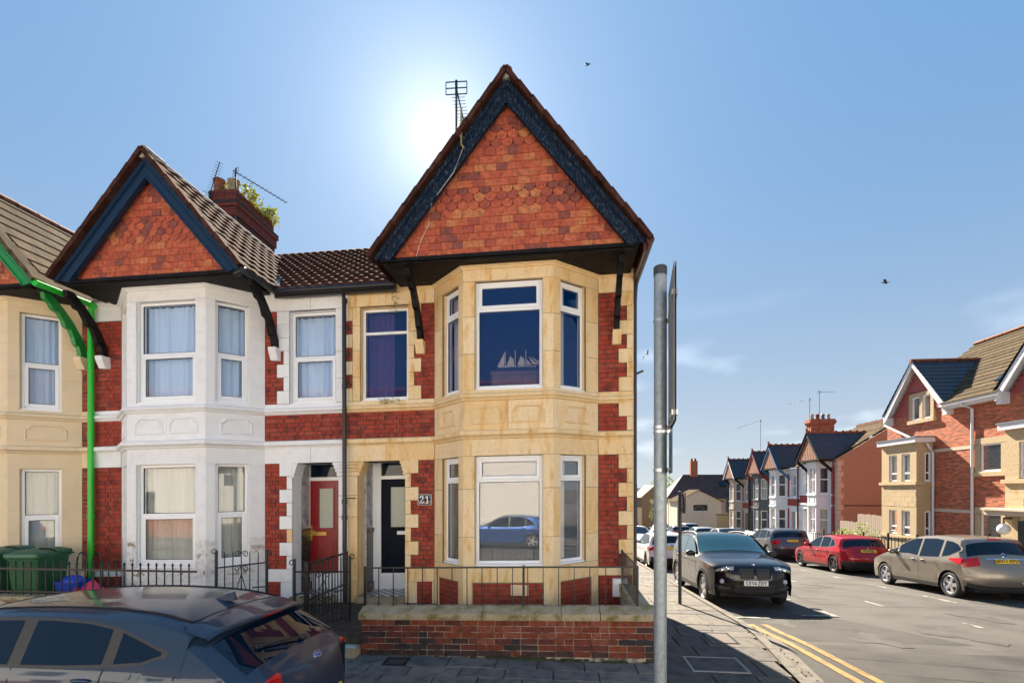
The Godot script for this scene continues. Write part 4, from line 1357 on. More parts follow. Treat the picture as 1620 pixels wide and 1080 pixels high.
	yagi("television_aerial", sh * Vector3(-8.93, 9.6, -13.05), 1.7, Vector3(0.5, -0.10, -0.9).normalized(), 1.5, "tall television aerial on the chimney pointing away to the right")
	yagi("television_aerial", sh * Vector3(-9.66, 9.9, -13.0), 0.8, Vector3(0.42, 0.40, 0.3).normalized(), 0.95, "low tilted television aerial at the left of the chimney")
	yagi("television_aerial", sh * Vector3(-1.70, 8.05, -8.0), 0.85, Vector3(-0.03, 0.0, -1.0).normalized(), 0.95, "television aerial with a grid reflector fixed to the corner house's left bargeboard", true)

func hx_white(x: float) -> float:
	return -8.08 - x

func leaf_at(g: G, p: Vector3, s: float) -> void:
	var b := Basis.from_euler(Vector3(rng.randf_range(-1.2, 1.2), rng.randf() * TAU, rng.randf_range(-1.2, 1.2)))
	var a := p + b * Vector3(-s, 0, 0); var c := p + b * Vector3(s, 0, 0)
	g.tri(a, p + b * Vector3(0, s * 0.1, s * 0.55), c)
	g.tri(a, c, p + b * Vector3(0, s * 0.1, -s * 0.55))

func yagi(called: String, at: Vector3, mast: float, dir: Vector3, boom: float, label: String, grid := false) -> void:
	var o := thing(called, label, "aerial", at, "television aerials")
	var g := G.new()
	g.tube([Vector3.ZERO, Vector3(0, mast, 0)], 0.018, 8)
	part("mast", g, M.grey_plastic, o)
	var top := Vector3(0, mast - 0.03, 0)
	g = G.new()
	g.tube([top - dir * 0.08, top + dir * boom], 0.012, 6)
	part("boom", g, M.black_iron, o)
	var side := dir.cross(Vector3.UP).normalized()
	var upd := side.cross(dir)
	g = G.new()
	var n := 12
	for i in n:
		var p := top + dir * (0.12 + (boom - 0.14) * i / (n - 1))
		var l := 0.11 - 0.02 * i / n
		g.tube([p - side * l, p + side * l], 0.0045, 5)
	part("directors", g, M.black_iron, o)
	g = G.new()
	var e := 0.17 if grid else 0.14
	for s in [-1, 1]:
		for k in [-0.10, 0.0, 0.10]: g.tube([top + side * s * 0.02 + upd * k, top + side * s * e + upd * k], 0.009 if grid else 0.005, 5)
		g.tube([top + side * s * e + upd * -0.10, top + side * s * e + upd * 0.10], 0.008 if grid else 0.005, 5)
	g.tube([top + upd * -0.12, top + upd * 0.12], 0.022, 6)
	part("reflector", g, M.black_iron, o)

func number_plate(o: Node3D) -> void:
	# the ceramic number 21 beside the door
	var p := Node3D.new()
	p.name = "house_number"
	p.position = sh * Vector3(-2.555, 2.245, FZ + 0.012)
	o.add_child(p, true)
	var g := G.new()
	g.cham(-0.13, -0.1, 0, 0.13, 0.1, 0.014, 0.004)
	part("plaque", g, M.off_white, p)
	g = G.new()
	g.box(-0.118, -0.09, 0.0135, 0.118, 0.09, 0.0146)
	part("ground_colour", g, M.door_navy, p)
	var cols := [lin(0.02, 0.12, 0.3), lin(0.5, 0.12, 0.02), lin(0.03, 0.2, 0.12), lin(0.6, 0.4, 0.05), lin(0.1, 0.3, 0.5), lin(0.02, 0.03, 0.1)]
	for i in 6:
		var q := G.new()
		for k in 14:
			var x := rng.randf_range(-0.115, 0.105); var y := rng.randf_range(-0.088, 0.075)
			q.box(x, y, 0.0142, x + 0.014, y + 0.013, 0.0150 + i * 0.0002)
		if not M.has("mosaic%d" % i): mat("mosaic%d" % i, cols[i], 0.3)
		tag(part("mosaic", q, M["mosaic%d" % i], p), "", "", "", "stuff")
	var t := TextMesh.new()
	t.text = "21"
	t.font = SystemFont.new()
	t.font.font_names = PackedStringArray(["Droid Serif"])
	t.font_size = 64
	t.pixel_size = 0.0028
	t.depth = 0.008
	put("digits", t, M.upvc, p, Transform3D(Basis(), Vector3(0, 0, 0.019)))

# ---------------------------------------------------------------- gardens, walls and railings in front
func front_gardens() -> void:
	mir = 0
	var g := G.new()
	g.box(-40, -0.13, -9.3, -4.5, 0.24, -7.36)
	g.box(-2.92, -0.13, -9.3, 1.22, 0.27, -7.30)
	tag(part("garden_soil", g, M.soil), "dark trodden soil of the tiny front gardens", "soil", "", "structure")
	g = G.new()
	g.box(-4.5, -0.13, -9.25, -2.93, 0.26, -7.35)
	g.box(-4.5, -0.13, -7.35, -2.93, 0.25, -7.12)
	tag(part("front_path", g, M.path), "worn brick path to the navy and red doors", "path", "", "structure")
	var ps := thing("path_step", "low stone step with a splash of white paint at the path", "step", Vector3(-3.35, 0, -7.0))
	g = G.new()
	g.cham(-0.44, -0.02, -0.12, 0.42, 0.125, 0.12, 0.015)
	part("tread", g, M.mosscoat, ps)
	g = G.new()
	for i in 12: g.box(0.05 + rng.randf() * 0.22, 0.1255, -0.08 + rng.randf() * 0.1, 0.2 + rng.randf() * 0.2, 0.1262 + i * 0.0002, -0.02 + rng.randf() * 0.1)
	part("white_paint", g, M.white_tile, ps)
	# garden wall: bricks one by one, coping stones, moss
	var w := thing("garden_wall", "low red brick garden wall with sandstone coping", "wall", Vector3(-0.83, 0, -7.2))
	var off := -w.position
	var base := sh
	base.origin = off
	g = G.new()
	g.t = base
	g.box(-2.905, -0.1, -7.30, 1.235, 0.54, -7.10)
	g.box(1.02, -0.1, -9.2, 1.235, 0.54, -7.31)
	part("core", g, M.mortar_light, w)
	var ch := 0.0862
	for r in 7:
		var v1 := 0.555 - r * ch
		var x := -2.915 - (0.13 if r % 2 else 0.0)
		while x < 1.24:
			var l := 0.245 if rng.randf() < 0.8 else 0.125
			var x0 := maxf(x, -2.915); var x1 := minf(x + l, 1.243)
			var low := v1 - ch + K * x0 < -0.03 + 0.0
			if x1 - x0 > 0.04 and not low:
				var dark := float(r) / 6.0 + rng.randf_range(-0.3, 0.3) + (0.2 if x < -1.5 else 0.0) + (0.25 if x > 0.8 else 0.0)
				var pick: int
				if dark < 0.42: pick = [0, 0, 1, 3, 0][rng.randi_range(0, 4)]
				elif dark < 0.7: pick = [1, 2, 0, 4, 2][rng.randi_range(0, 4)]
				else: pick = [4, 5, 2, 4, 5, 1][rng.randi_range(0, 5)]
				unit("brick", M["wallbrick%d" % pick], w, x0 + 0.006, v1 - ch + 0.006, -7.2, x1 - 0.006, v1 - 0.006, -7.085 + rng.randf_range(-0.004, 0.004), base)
			x += l
		# the return towards the house
		var z := -7.32
		while z > -9.2:
			var z1 := maxf(z - 0.245, -9.2)
			unit("brick", M["wallbrick%d" % rng.randi_range(0, 5)], w, 1.1, v1 - ch + 0.005, z1 + 0.005, 1.243, v1 - 0.005, z - 0.005, base)
			z = z1
	# coping with weathered top
	var cp := [[-2.94, -1.13], [-1.125, -0.02], [-0.015, 0.52], [0.525, 1.30]]
	for q in cp:
		g = G.new()
		g.t = base * Transform3D(Basis(Vector3.BACK, Vector3.UP, Vector3.LEFT), Vector3.ZERO)
		# profile in (z, v), pulled along x
		var pf := PackedVector2Array([Vector2(-7.36, 0.555), Vector2(-7.06, 0.555), Vector2(-7.055, 0.57), Vector2(-7.055, 0.635), Vector2(-7.065, 0.65), Vector2(-7.25, 0.715), Vector2(-7.36, 0.715)])
		g.prism(pf, -q[1] + 0.004, -q[0])
		part("coping_stone", g, M.mosscoat, w)
	g = G.new()
	g.t = base
	g.prism(PackedVector2Array([Vector2(1.0, 0.56), Vector2(1.30, 0.56), Vector2(1.30, 0.64), Vector2(1.15, 0.70), Vector2(1.0, 0.70)]), -9.2, -7.365)
	part("coping_stone", g, M.mosscoat, w)
	g = G.new()
	for i in 60:
		var x := rng.randf_range(-1.0, 0.9) if i % 3 else rng.randf_range(-2.9, 1.2)
		var r := rng.randf_range(0.015, 0.05)
		g.ball(Transform3D(Basis(), Vector3(x, rng.randf_range(0.0, 0.02), -7.075 + rng.randf_range(-0.01, 0.02)) + off), Vector3(r * 1.6, r * 0.5, r * 0.8), 4)
	tag(part("moss", g, M.moss, w), "", "", "", "stuff")
	# railing on the wall
	var rl := thing("wall_railing", "thin black iron railing on the corner house's garden wall", "railing", Vector3(-0.9, 0.6, -7.28))
	var ro := Transform3D(Basis(), -rl.position) * sh
	g = G.new()
	g.t = ro
	g.box(-2.95, 1.262, -7.292, 1.06, 1.282, -7.268)
	g.box(1.04, 1.262, -9.15, 1.064, 1.282, -7.268)
	part("top_rail", g, M.black_iron, rl)
	var xs := []
	for i in 18: xs.append(-2.72 + i * 0.222)
	for x in xs:
		g = G.new()
		g.t = ro
		g.box(x - 0.006, 0.70, -7.286, x + 0.006, 1.262, -7.274)
		part("bar", g, M.black_iron, rl)
	for i in 13:
		g = G.new()
		g.t = ro
		var z := -7.42 - i * 0.135
		g.box(1.046, 0.68, z - 0.006, 1.058, 1.262, z + 0.006)
		part("bar", g, M.black_iron, rl)
	for q in [[-2.93, -7.28, 0.62, 1.30], [1.052, -7.28, 0.66, 1.285], [1.052, -9.12, 0.6, 1.30], [-0.56, -7.28, 0.68, 1.30]]:
		g = G.new()
		g.t = ro
		g.box(q[0] - 0.016, q[2], q[1] - 0.016, q[0] + 0.016, q[3], q[1] + 0.016)
		part("post", g, M.black_iron, rl)
	# the white house's front railing, on a low wall mostly behind the car
	var lw := thing("low_front_wall", "low rendered front wall of white and cream houses behind the parked car", "wall", Vector3(-9, 0, -7.3))
	g = G.new()
	g.t = Transform3D(Basis(), -lw.position)
	g.box(-14.5, -0.1, -7.36, -5.55, 0.62, -7.2)
	part("core", g, M.mortar_light, lw)
	g = G.new()
	g.t = Transform3D(Basis(), -lw.position)
	g.cham(-14.5, 0.622, -7.40, -5.5, 0.69, -7.16, 0.02)
	part("coping", g, M.mosscoat, lw)
	rl = thing("front_railing", "black iron railing with pointed bars in front of white and cream houses", "railing", Vector3(-9, 0.69, -7.28))
	g = G.new()
	g.t = Transform3D(Basis(), -rl.position)
	g.box(-14.4, 1.10, -7.29, -5.62, 1.13, -7.27)
	g.box(-14.4, 0.74, -7.29, -5.62, 0.765, -7.27)
	part("rail", g, M.black_iron, rl)
	for i in 46:
		var x := -5.75 - i * 0.136
		var b := G.new()
		b.t = Transform3D(Basis(), Vector3(x, 0, -7.28) - rl.position)
		b.lathe([Vector2(0.011, 0.70), Vector2(0.011, 1.19), Vector2(0.018, 1.20), Vector2(0.018, 1.215), Vector2(0.0, 1.25)], 6)
		part("bar", b, M.black_iron, rl)
	iron_gate("garden_gate", Vector3(-5.30, 0.3, -7.28), Vector3(1, 0, 0.02).normalized(), 0.83, 1.02, "ornate black iron gate with scrolls in front of the white house")
	iron_gate("garden_gate", Vector3(-3.42, 0.27, -7.86), Vector3(-0.62, 0, 0.74).normalized(), 0.88, 0.92, "black scrolled iron gate standing open on the path to the doors")
	# divider between the two paths
	rl = thing("path_railing", "black iron railing dividing the white house's path from the corner house's", "railing", Vector3(-4.02, 0.28, -8.3))
	g = G.new()
	g.t = Transform3D(Basis(), -rl.position)
	g.box(-4.03, 1.19, -9.1, -4.005, 1.22, -7.62); g.box(-4.03, 0.62, -9.1, -4.005, 0.645, -7.62)
	part("rail", g, M.black_iron, rl)
	for i in 13:
		var b := G.new()
		b.t = Transform3D(Basis(), -rl.position)
		var z := -7.66 - i * 0.118
		b.box(-4.024, 0.28, z - 0.007, -4.01, 1.19, z + 0.007)
		part("bar", b, M.black_iron, rl)
	for z in [-7.62, -9.06]:
		var b := G.new()
		b.t = Transform3D(Basis(), -rl.position)
		b.box(-4.04, 0.25, z - 0.025, -3.99, 1.24, z + 0.025)
		part("post", b, M.black_iron, rl)
	# plants by the red door's path
	var pl := thing("garden_plant", "low green plants behind the ornate gate", "plant", Vector3(-5.2, 0.24, -8.0))
	var lf := G.new()
	for i in 260: 
		var p := Vector3(rng.randf_range(-0.42, 0.42), 0, rng.randf_range(-0.3, 0.3))
		var t := p + Vector3(rng.randf_range(-0.06, 0.06), rng.randf_range(0.12, 0.34), rng.randf_range(-0.06, 0.06))
		var d := Vector3(rng.randf_range(-1, 1), 0, rng.randf_range(-1, 1)).normalized() * 0.018
		lf.tri(p + d, t, p - d)
	tag(part("leaf_blades", lf, M.leaf_bright, pl), "", "", "", "stuff")
	pl = thing("garden_plant", "small dark weeds at the foot of the porch step by the red door", "plant", Vector3(-4.55, 0.24, -8.9))
	lf = G.new()
	for i in 90: leaf_at(lf, Vector3(rng.randf_range(-0.25, 0.25), rng.randf_range(0.0, 0.18), rng.randf_range(-0.1, 0.1)), 0.03)
	tag(part("leaves", lf, M.leaf, pl), "", "", "", "stuff")
	pl = thing("wall_fern", "tuft of moss and fern on the ledge under the corner house's hall window", "plant", sh * Vector3(-3.2, 4.06, -9.13))
	lf = G.new()
	for i in 70: leaf_at(lf, Vector3(rng.randf_range(-0.2, 0.2), rng.randf_range(-0.02, 0.09), rng.randf_range(-0.04, 0.03)), 0.022)
	tag(part("leaves", lf, M.leaf_yellow, pl), "", "", "", "stuff")
	pl = thing("wall_fern", "yellowish moss streak below the corner house's left eave", "plant", sh * Vector3(-3.1, 6.1, -9.08))
	lf = G.new()
	for i in 90: leaf_at(lf, Vector3(rng.randf_range(-0.08, 0.08), rng.randf_range(-0.35, 0.12), rng.randf_range(-0.11, 0.02)), 0.02)
	tag(part("leaves", lf, M.leaf_yellow, pl), "", "", "", "stuff")
	# meter box and vents
	var mb := thing("meter_box", "small white plastic meter box low on the corner house's wall", "meter box", sh * Vector3(1.02, 0.62, -9.15))
	g = G.new()
	g.cham(-0.13, -0.16, -0.06, 0.13, 0.16, 0.05, 0.012)
	part("box", g, M.upvc, mb)
	g = G.new()
	g.tube([Vector3(0.04, -0.16, 0.02), Vector3(0.04, -0.36, 0.02)], 0.015, 6)
	part("pipe", g, M.grey_plastic, mb)
	var vb := thing("air_vent", "cream louvred air vent in the plinth under the bay window", "vent", sh * Vector3(-0.72, 0.70, -8.5))
	g = G.new()
	g.cham(-0.15, -0.09, -0.01, 0.15, 0.09, 0.02, 0.006)
	part("frame", g, M.cream_wall, vb)
	for i in 5:
		g = G.new()
		g.obox(Transform3D(Basis(Vector3.RIGHT, 0.6), Vector3(0, -0.06 + i * 0.03, 0.022)), Vector3(0.26, 0.018, 0.004))
		part("louvre", g, M.cream_wall, vb)
	# wheelie bins and bags in front of the cream house
	bin(Vector3(-9.12, 0.24, -7.98), 0.12, "green wheelie bin nearer the green downpipe, its lid shut")
	bin(Vector3(-9.95, 0.24, -8.12), -0.05, "green wheelie bin cut by the left edge of the picture")
	var bb := thing("recycling_tub", "blue plastic recycling tub beside the green bin", "tub", Vector3(-8.50, 0.24, -8.02))
	g = G.new()
	var P := []
	for q in [[0.0, 0.17], [0.05, 0.18], [0.5, 0.22], [0.52, 0.24], [0.56, 0.24]]:
		var ring := []
		for i in 17:
			var a := TAU * i / 16.0
			ring.append(Vector3(signf(cos(a)) * pow(absf(cos(a)), 0.4) * q[1], q[0], signf(sin(a)) * pow(absf(sin(a)), 0.4) * q[1] * 0.8))
		P.append(ring)
	g.grid(P)
	part("body", g, M.blue_plastic, bb)
	g = G.new()
	g.ball(Transform3D(Basis(), Vector3(0.0, 0.54, 0)), Vector3(0.2, 0.12, 0.16), 6)
	part("blue_bag", g, M.blue_plastic, bb)
	for s in [-1, 1]:
		g = G.new()
		var pts := []
		for i in 9: pts.append(Vector3(0.05 + s * 0.15 - 0.11 * cos(PI * i / 8.0), 0.62 + 0.3 * sin(PI * i / 8.0) + 0.1, -0.25))
		pts.push_front(pts[0] - Vector3(0, 0.7, 0)); pts.append(pts[-1] - Vector3(0, 0.7, 0))
		g.tube(pts, 0.013, 7)
		part("hoop", g, M.black_iron, bb)
	var pb := thing("carrier_bag", "crumpled bright pink carrier bag beside the green downpipe", "bag", Vector3(-7.95, 0.30, -7.85))
	g = G.new()
	P = []
	for i in 9:
		var ring := []
		for j in 15:
			var a := TAU * j / 14.0
			var r := (0.24 * sin(PI * (0.25 + 0.72 * i / 8.0))) * (1.0 + 0.16 * sin(a * 3 + i) + 0.1 * sin(a * 7.0 + i * 2.0))
			ring.append(Vector3(cos(a) * r * 1.2, 0.52 * i / 8.0 + 0.03 * sin(a * 5.0), sin(a) * r * 0.7))
		P.append(ring)
	g.grid(P)
	part("bag", g, M.pink_plastic, pb)
	pb = thing("carrier_bag", "small red carrier bag between the blue tub and the pink bag", "bag", Vector3(-8.2, 0.30, -7.8))
	g = G.new()
	P = []
	for i in 8:
		var ring := []
		for j in 13:
			var a := TAU * j / 12.0
			var r := (0.16 * sin(PI * (0.3 + 0.65 * i / 7.0))) * (1.0 + 0.2 * sin(a * 3 + i) + 0.1 * sin(a * 5.0 + i * 2.0))
			ring.append(Vector3(cos(a) * r, 0.42 * i / 7.0, sin(a) * r * 0.7))
		P.append(ring)
	g.grid(P)
	part("bag", g, M.lamp_red, pb)

func spiral(g: G, c: Vector3, ax: Vector3, r: float, turns: float, start: float, dir: float) -> void:
	var pts := []
	for i in 15:
		var k := i / 14.0
		var a := start + dir * TAU * turns * k
		pts.append(c + (ax * cos(a) + Vector3.UP * sin(a)) * r * (1.0 - 0.72 * k))
	g.tube(pts, 0.0075, 5)

func iron_gate(called: String, at: Vector3, dir: Vector3, w: float, h: float, label: String) -> void:
	var o := thing(called, label, "gate", at)
	var p := func(x: float, y: float) -> Vector3: return dir * x + Vector3(0, y, 0)
	var g := G.new()
	for q in [[0.0, h + 0.12], [w, h + 0.16]]:
		g.tube([p.call(q[0], -0.1), p.call(q[0], q[1])], 0.022, 8)
	part("frame", g, M.black_iron, o)
	g = G.new()
	g.tube([p.call(0, h * 0.86), p.call(w, h * 0.96)], 0.013, 6)
	g.tube([p.call(0, h * 0.55), p.call(w * 0.3, h * 0.55)], 0.01, 6); g.tube([p.call(w * 0.72, h * 0.58), p.call(w, h * 0.6)], 0.01, 6)
	g.tube([p.call(0, 0.06), p.call(w, 0.06)], 0.012, 6)
	part("rail", g, M.black_iron, o)
	var n := 6
	for i in range(1, n):
		var x := w * i / n
		var b := G.new()
		var top := h + (0.2 if i == n / 2 else 0.06)
		b.tube([p.call(x, 0.02), p.call(x, top), p.call(x, top + 0.05)], 0.009, 6, 0.006)
		part("bar", b, M.black_iron, o)
	for i in n:
		var x := w * (i + 0.5) / n
		var b := G.new()
		b.tube([p.call(x, 0.02), p.call(x, h * 0.34)], 0.007, 5)
		part("short_bar", b, M.black_iron, o)
	var c := w / 2
	g = G.new()
	for s in [-1, 1]:
		for y in [h + 0.08, h * 0.86, h * 0.42, h * 0.25]:
			spiral(g, p.call(c + s * 0.065, y), dir, 0.055, 1.3, PI if s > 0 else 0.0, -s if y > h * 0.6 else s)
		g.tube([p.call(c, h * 0.78), p.call(c + s * w / n, h * 0.36)], 0.007, 5)
	part("scrollwork", g, M.black_iron, o)
	g = G.new()
	for q in [[-0.04, h + 0.1, 0.0, 1.0], [w + 0.04, h + 0.1, PI, -1.0]]:
		spiral(g, p.call(q[0], q[1]), dir, 0.055, 0.9, q[2], q[3])
	part("post_scroll", g, M.black_iron, o)

func bin(at: Vector3, turn: float, label: String) -> void:
	var o := thing("wheelie_bin", label, "bin", at, "green wheelie bins")
	o.rotation.y = turn
	var g := G.new()
	var P := []
	for q in [[0.02, 0.21, 0.24, 0.0], [0.10, 0.215, 0.25, 0.0], [0.6, 0.25, 0.30, 0.0], [0.96, 0.275, 0.335, 0.0], [0.965, 0.30, 0.36, 0.0], [1.01, 0.30, 0.36, 0.0]]:
		var ring := []
		for i in 33:
			var a := TAU * i / 32.0
			ring.append(Vector3(signf(cos(a)) * pow(absf(cos(a)), 0.22) * q[1], q[0], signf(sin(a)) * pow(absf(sin(a)), 0.22) * q[2]))
		P.append(ring)
	g.grid(P)
	part("body", g, M.bin_green, o)
	g = G.new()
	P = []
	for q in [[1.0, 0.305, 0.37], [1.05, 0.305, 0.37], [1.06, 0.29, 0.355], [1.085, 0.22, 0.28], [1.10, 0.2, 0.26], [1.10, 0.001, 0.001]]:
		var ring := []
		for i in 33:
			var a := TAU * i / 32.0
			ring.append(Vector3(signf(cos(a)) * pow(absf(cos(a)), 0.2) * q[1], q[0] + 0.02 * (1.0 if sin(a) < 0 else 0.0), signf(sin(a)) * pow(absf(sin(a)), 0.2) * q[2]))
		P.append(ring)
	g.grid(P)
	part("lid", g, M.bin_lid, o)
	g = G.new()
	g.tube([Vector3(-0.26, 1.0, -0.40), Vector3(0.26, 1.0, -0.40)], 0.016, 8)
	part("handle", g, M.bin_green, o)
	for s in [-1, 1]:
		g = G.new()
		g.tube([Vector3(s * 0.2, 0.1, -0.27), Vector3(s * 0.27, 0.1, -0.27)], 0.1, 14)
		part("wheel", g, M.rubber, o)

# ---------------------------------------------------------------- across the side street
func plain_window(o: Node, T: Transform3D, x0: float, y0: float, x1: float, y1: float, deep: float, bars: Array, frame: Material, blind := "") -> void:
	var w := G.new()
	w.t = T
	var f := 0.06
	w.box(x0, y0, -deep - 0.06, x0 + f, y1, -deep); w.box(x1 - f, y0, -deep - 0.06, x1, y1, -deep)
	w.box(x0 + f, y1 - f, -deep - 0.06, x1 - f, y1, -deep); w.box(x0 + f, y0, -deep - 0.06, x1 - f, y0 + f, -deep)
	for b in bars: w.box(x0 + f, b - 0.035, -deep - 0.06, x1 - f, b + 0.035, -deep + 0.006)
	w.box(x0 - 0.02, y0 - 0.03, -deep - 0.06, x1 + 0.02, y0 - 0.002, -deep + 0.05)
	var p := part("window", w, frame, o)
	var g := G.new()
	g.t = T
	g.quad(Vector3(x0 + f, y0 + f, -deep - 0.02), Vector3(x0 + f, y1 - f, -deep - 0.02), Vector3(x1 - f, y1 - f, -deep - 0.02), Vector3(x1 - f, y0 + f, -deep - 0.02))
	part("pane", g, M.glass, p)
	g = G.new()
	g.t = T
	g.box(x0, y0, -deep - 0.62, x1, y1, -deep - 0.6)
	part("room", g, M.room, p)
	if blind:
		drape(p, T, x0 + f, x1 - f, y0 + f, y1 - f, -deep - 0.16, blind)

func wall_with(g: G, x0: float, x1: float, y0: float, y1: float, d: float, holes: Array) -> void:
	# a wall slab (front at z = 0) with rectangular openings [x0, y0, x1, y1]
	var xs := [x0, x1]; var ys := [y0, y1]
	for h in holes:
		xs.append(h[0]); xs.append(h[2]); ys.append(h[1]); ys.append(h[3])
	xs.sort(); ys.sort()
	for i in xs.size() - 1:
		var a: float = xs[i]; var b: float = xs[i + 1]
		if b - a < 0.001 or a < x0 - 0.001 or b > x1 + 0.001: continue
		var start := y0
		for j in ys.size() - 1:
			var c: float = ys[j]; var e: float = ys[j + 1]
			if e - c < 0.001 or c < y0 - 0.001 or e > y1 + 0.001: continue
			var mx := (a + b) / 2; var my := (c + e) / 2
			var solid := true
			for h in holes:
				if mx > h[0] and mx < h[2] and my > h[1] and my < h[3]: solid = false
			if not solid:
				if c > start + 0.001: g.box(a, start, -d, b, c, 0.0)
				start = e
		if y1 > start + 0.001: g.box(a, start, -d, b, y1, 0.0)

func brick_picture(called: String, a: Color, b: Color, c: Color, mortar: Color) -> void:
	# distant brickwork, its bricks only two or three pixels high
	var w := 512; var h := 512
	var im := Image.create(w, h, false, Image.FORMAT_RGB8)
	im.fill(mortar)
	var r := RandomNumberGenerator.new()
	r.seed = 99
	for row in 32:
		for k in 9:
			var x := k * 64 - (32 if row % 2 else 0)
			var q := r.randf()
			var col := a.lerp(b, r.randf()) if q < 0.8 else c
			col = col * r.randf_range(0.8, 1.12)
			im.fill_rect(Rect2i(x + 2, row * 16 + 2, 60, 13).intersection(Rect2i(0, 0, w, h)), col)
	tex[called] = ImageTexture.create_from_image(im)

func flats() -> void:
	brick_picture("flat_brick", Color(0.86, 0.49, 0.34), Color(0.78, 0.42, 0.29), Color(0.66, 0.38, 0.29), Color(0.68, 0.54, 0.44))
	var fb := mat("flat_brick", lin(0.72, 0.67, 0.65), 0.9, "flat_brick", 0.48, "clean", 0.2)
	mat("flat_stone", lin(0.52, 0.40, 0.235), 0.9, "grain", 0.8, "clean", 0.3, "height", 0.3)
	mat("flat_stone1", lin(0.54, 0.44, 0.28), 0.9, "grain", 0.8, "stone", 0.3, "height", 0.3)
	mat("red_board", lin(0.33, 0.07, 0.06), 0.6, "grain", 0.5)
	mat("white_board", lin(0.62, 0.63, 0.66), 0.5)
	mat("pale_band", lin(0.60, 0.50, 0.38), 0.9, "grain", 0.8)
	# local axes: x towards the camera along the street, y up, z out into the street
	var gy := -1.32
	var o := thing("brick_flats", "three storey block of flats in orange brick and tan stone with white bargeboards", "flats", Vector3(17.0, gy, -28.4))
	var B := Basis(Vector3(0, 0, 1), Vector3.UP, Vector3(-1, 0, 0))
	var T := Transform3D(B, Vector3.ZERO)
	var L := 14.0
	var e := 7.45             # eaves above the base
	# openings in local x from the far end
	var win := [[5.95, 1.75, 6.95, 2.75], [5.95, 4.45, 6.95, 5.55]]
	var holes := []
	for w in win: holes.append(w)
	holes.append([2.0, 7.05, 3.25, 8.15])
	var g := G.new()
	g.t = T
	wall_with(g, 0.0, L, -0.5, e, 0.3, [win[0], win[1], [2.0, 7.05, 3.25, e]])
	g.box(0.0, -0.5, -9.0, 0.3, e, -0.301); g.box(L - 0.3, -0.5, -9.0, L, e, -0.301); g.box(0.3, -0.5, -9.0, L - 0.3, e, -8.7)
	part("wall", g, fb, o)
	g = G.new()
	g.t = T
	for v in [[2.72, 2.86], [5.42, 5.56]]:
		g.box(3.3, v[0], -0.05, 5.7, v[1], 0.02); g.box(7.2, v[0], -0.05, 7.6, v[1], 0.02)
	part("stone_band", g, M.pale_band, o)
	for w in win:
		g = G.new()
		g.t = T
		g.box(w[0] - 0.25, w[1] - 0.02, -0.1, w[0] + 0.0, w[3] + 0.02, 0.03); g.box(w[2], w[1] - 0.02, -0.1, w[2] + 0.25, w[3] + 0.02, 0.03)
		g.box(w[0] - 0.25, w[3], -0.1, w[2] + 0.25, w[3] + 0.25, 0.03); g.box(w[0] - 0.3, w[1] - 0.2, -0.1, w[2] + 0.3, w[1] - 0.021, 0.08)
		part("window_surround", g, M.flat_stone, o)
		plain_window(o, T, w[0], w[1], w[2], w[3], 0.02, [], M.upvc)
	# stone bay at the far end and a second one nearer
	flat_bay(o, T, 0.75, 3.30, 0.72)
	flat_bay(o, T, 8.0, 11.0, 0.72)
	# timber-clad gables rising through the eaves
	for k in 2:
		var c: float = [2.4, 9.6][k]
		var hw: float = [2.02, 2.4][k]
		var ax := 9.75 if k == 0 else 10.3
		var y0 := 7.42
		var slope := (ax - y0) / hw
		g = G.new()
		g.t = T
		var hole: Array = [2.0, 7.05, 3.25, 8.15] if k == 0 else [c - 0.5, 7.5, c + 0.5, 8.4]
		var bw := 0.17
		var v := y0
		while v < ax - 0.25:
			var hf := (ax - v) / slope - 0.25
			var segs := [[c - hf, c + hf]]
			if v + bw > hole[1] - 0.22 and v < hole[3] + 0.2: segs = [[c - hf, hole[0] - 0.2], [hole[2] + 0.2, c + hf]]
			for s in segs:
				if s[1] - s[0] > 0.03:
					var q := G.new()
					q.t = T
					q.obox(Transform3D(Basis(Vector3.RIGHT, 0.08), Vector3((s[0] + s[1]) / 2, v + bw / 2, 0.045)), Vector3(s[1] - s[0], bw - 0.008, 0.02))
					part("cladding_board", q, M.red_board, o)
			v += bw
		g.prism(PackedVector2Array([Vector2(c - hw + 0.2, y0 - 0.1), Vector2(c - 0.7, y0 - 0.1), Vector2(c - 0.7, ax - 1.3)]), -0.3, 0.015)
		g.prism(PackedVector2Array([Vector2(c + 0.95, y0 - 0.1), Vector2(c + hw - 0.2, y0 - 0.1), Vector2(c + 0.95, ax - 1.4)]), -0.3, 0.015)
		g.prism(PackedVector2Array([Vector2(c - 0.95, 8.35), Vector2(c + 0.95, 8.35), Vector2(c, ax - 0.15)]), -0.3, 0.015)
		part("gable_wall", g, M.red_board, o)
		g = G.new()
		g.t = T
		var a: Array = hole
		g.box(a[0] - 0.2, a[1] - 0.0, -0.2, a[0], a[3] + 0.18, 0.09); g.box(a[2], a[1], -0.2, a[2] + 0.2, a[3] + 0.18, 0.09)
		g.box(a[0], a[3], -0.2, a[2], a[3] + 0.18, 0.09); g.box(a[0] - 0.26, a[1] - 0.17, -0.2, a[2] + 0.26, a[1] - 0.001, 0.14)
		if k == 0: g.box(2.52, a[1], -0.2, 2.73, a[3], 0.09)
		part("window_surround", g, M.flat_stone, o)
		if k == 0:
			plain_window(o, T, 2.0, 7.05, 2.52, 8.15, -0.05, [], M.upvc)
			plain_window(o, T, 2.73, 7.05, 3.25, 8.15, -0.05, [], M.upvc)
		else: plain_window(o, T, a[0], a[1], a[2], a[3], -0.05, [], M.upvc)
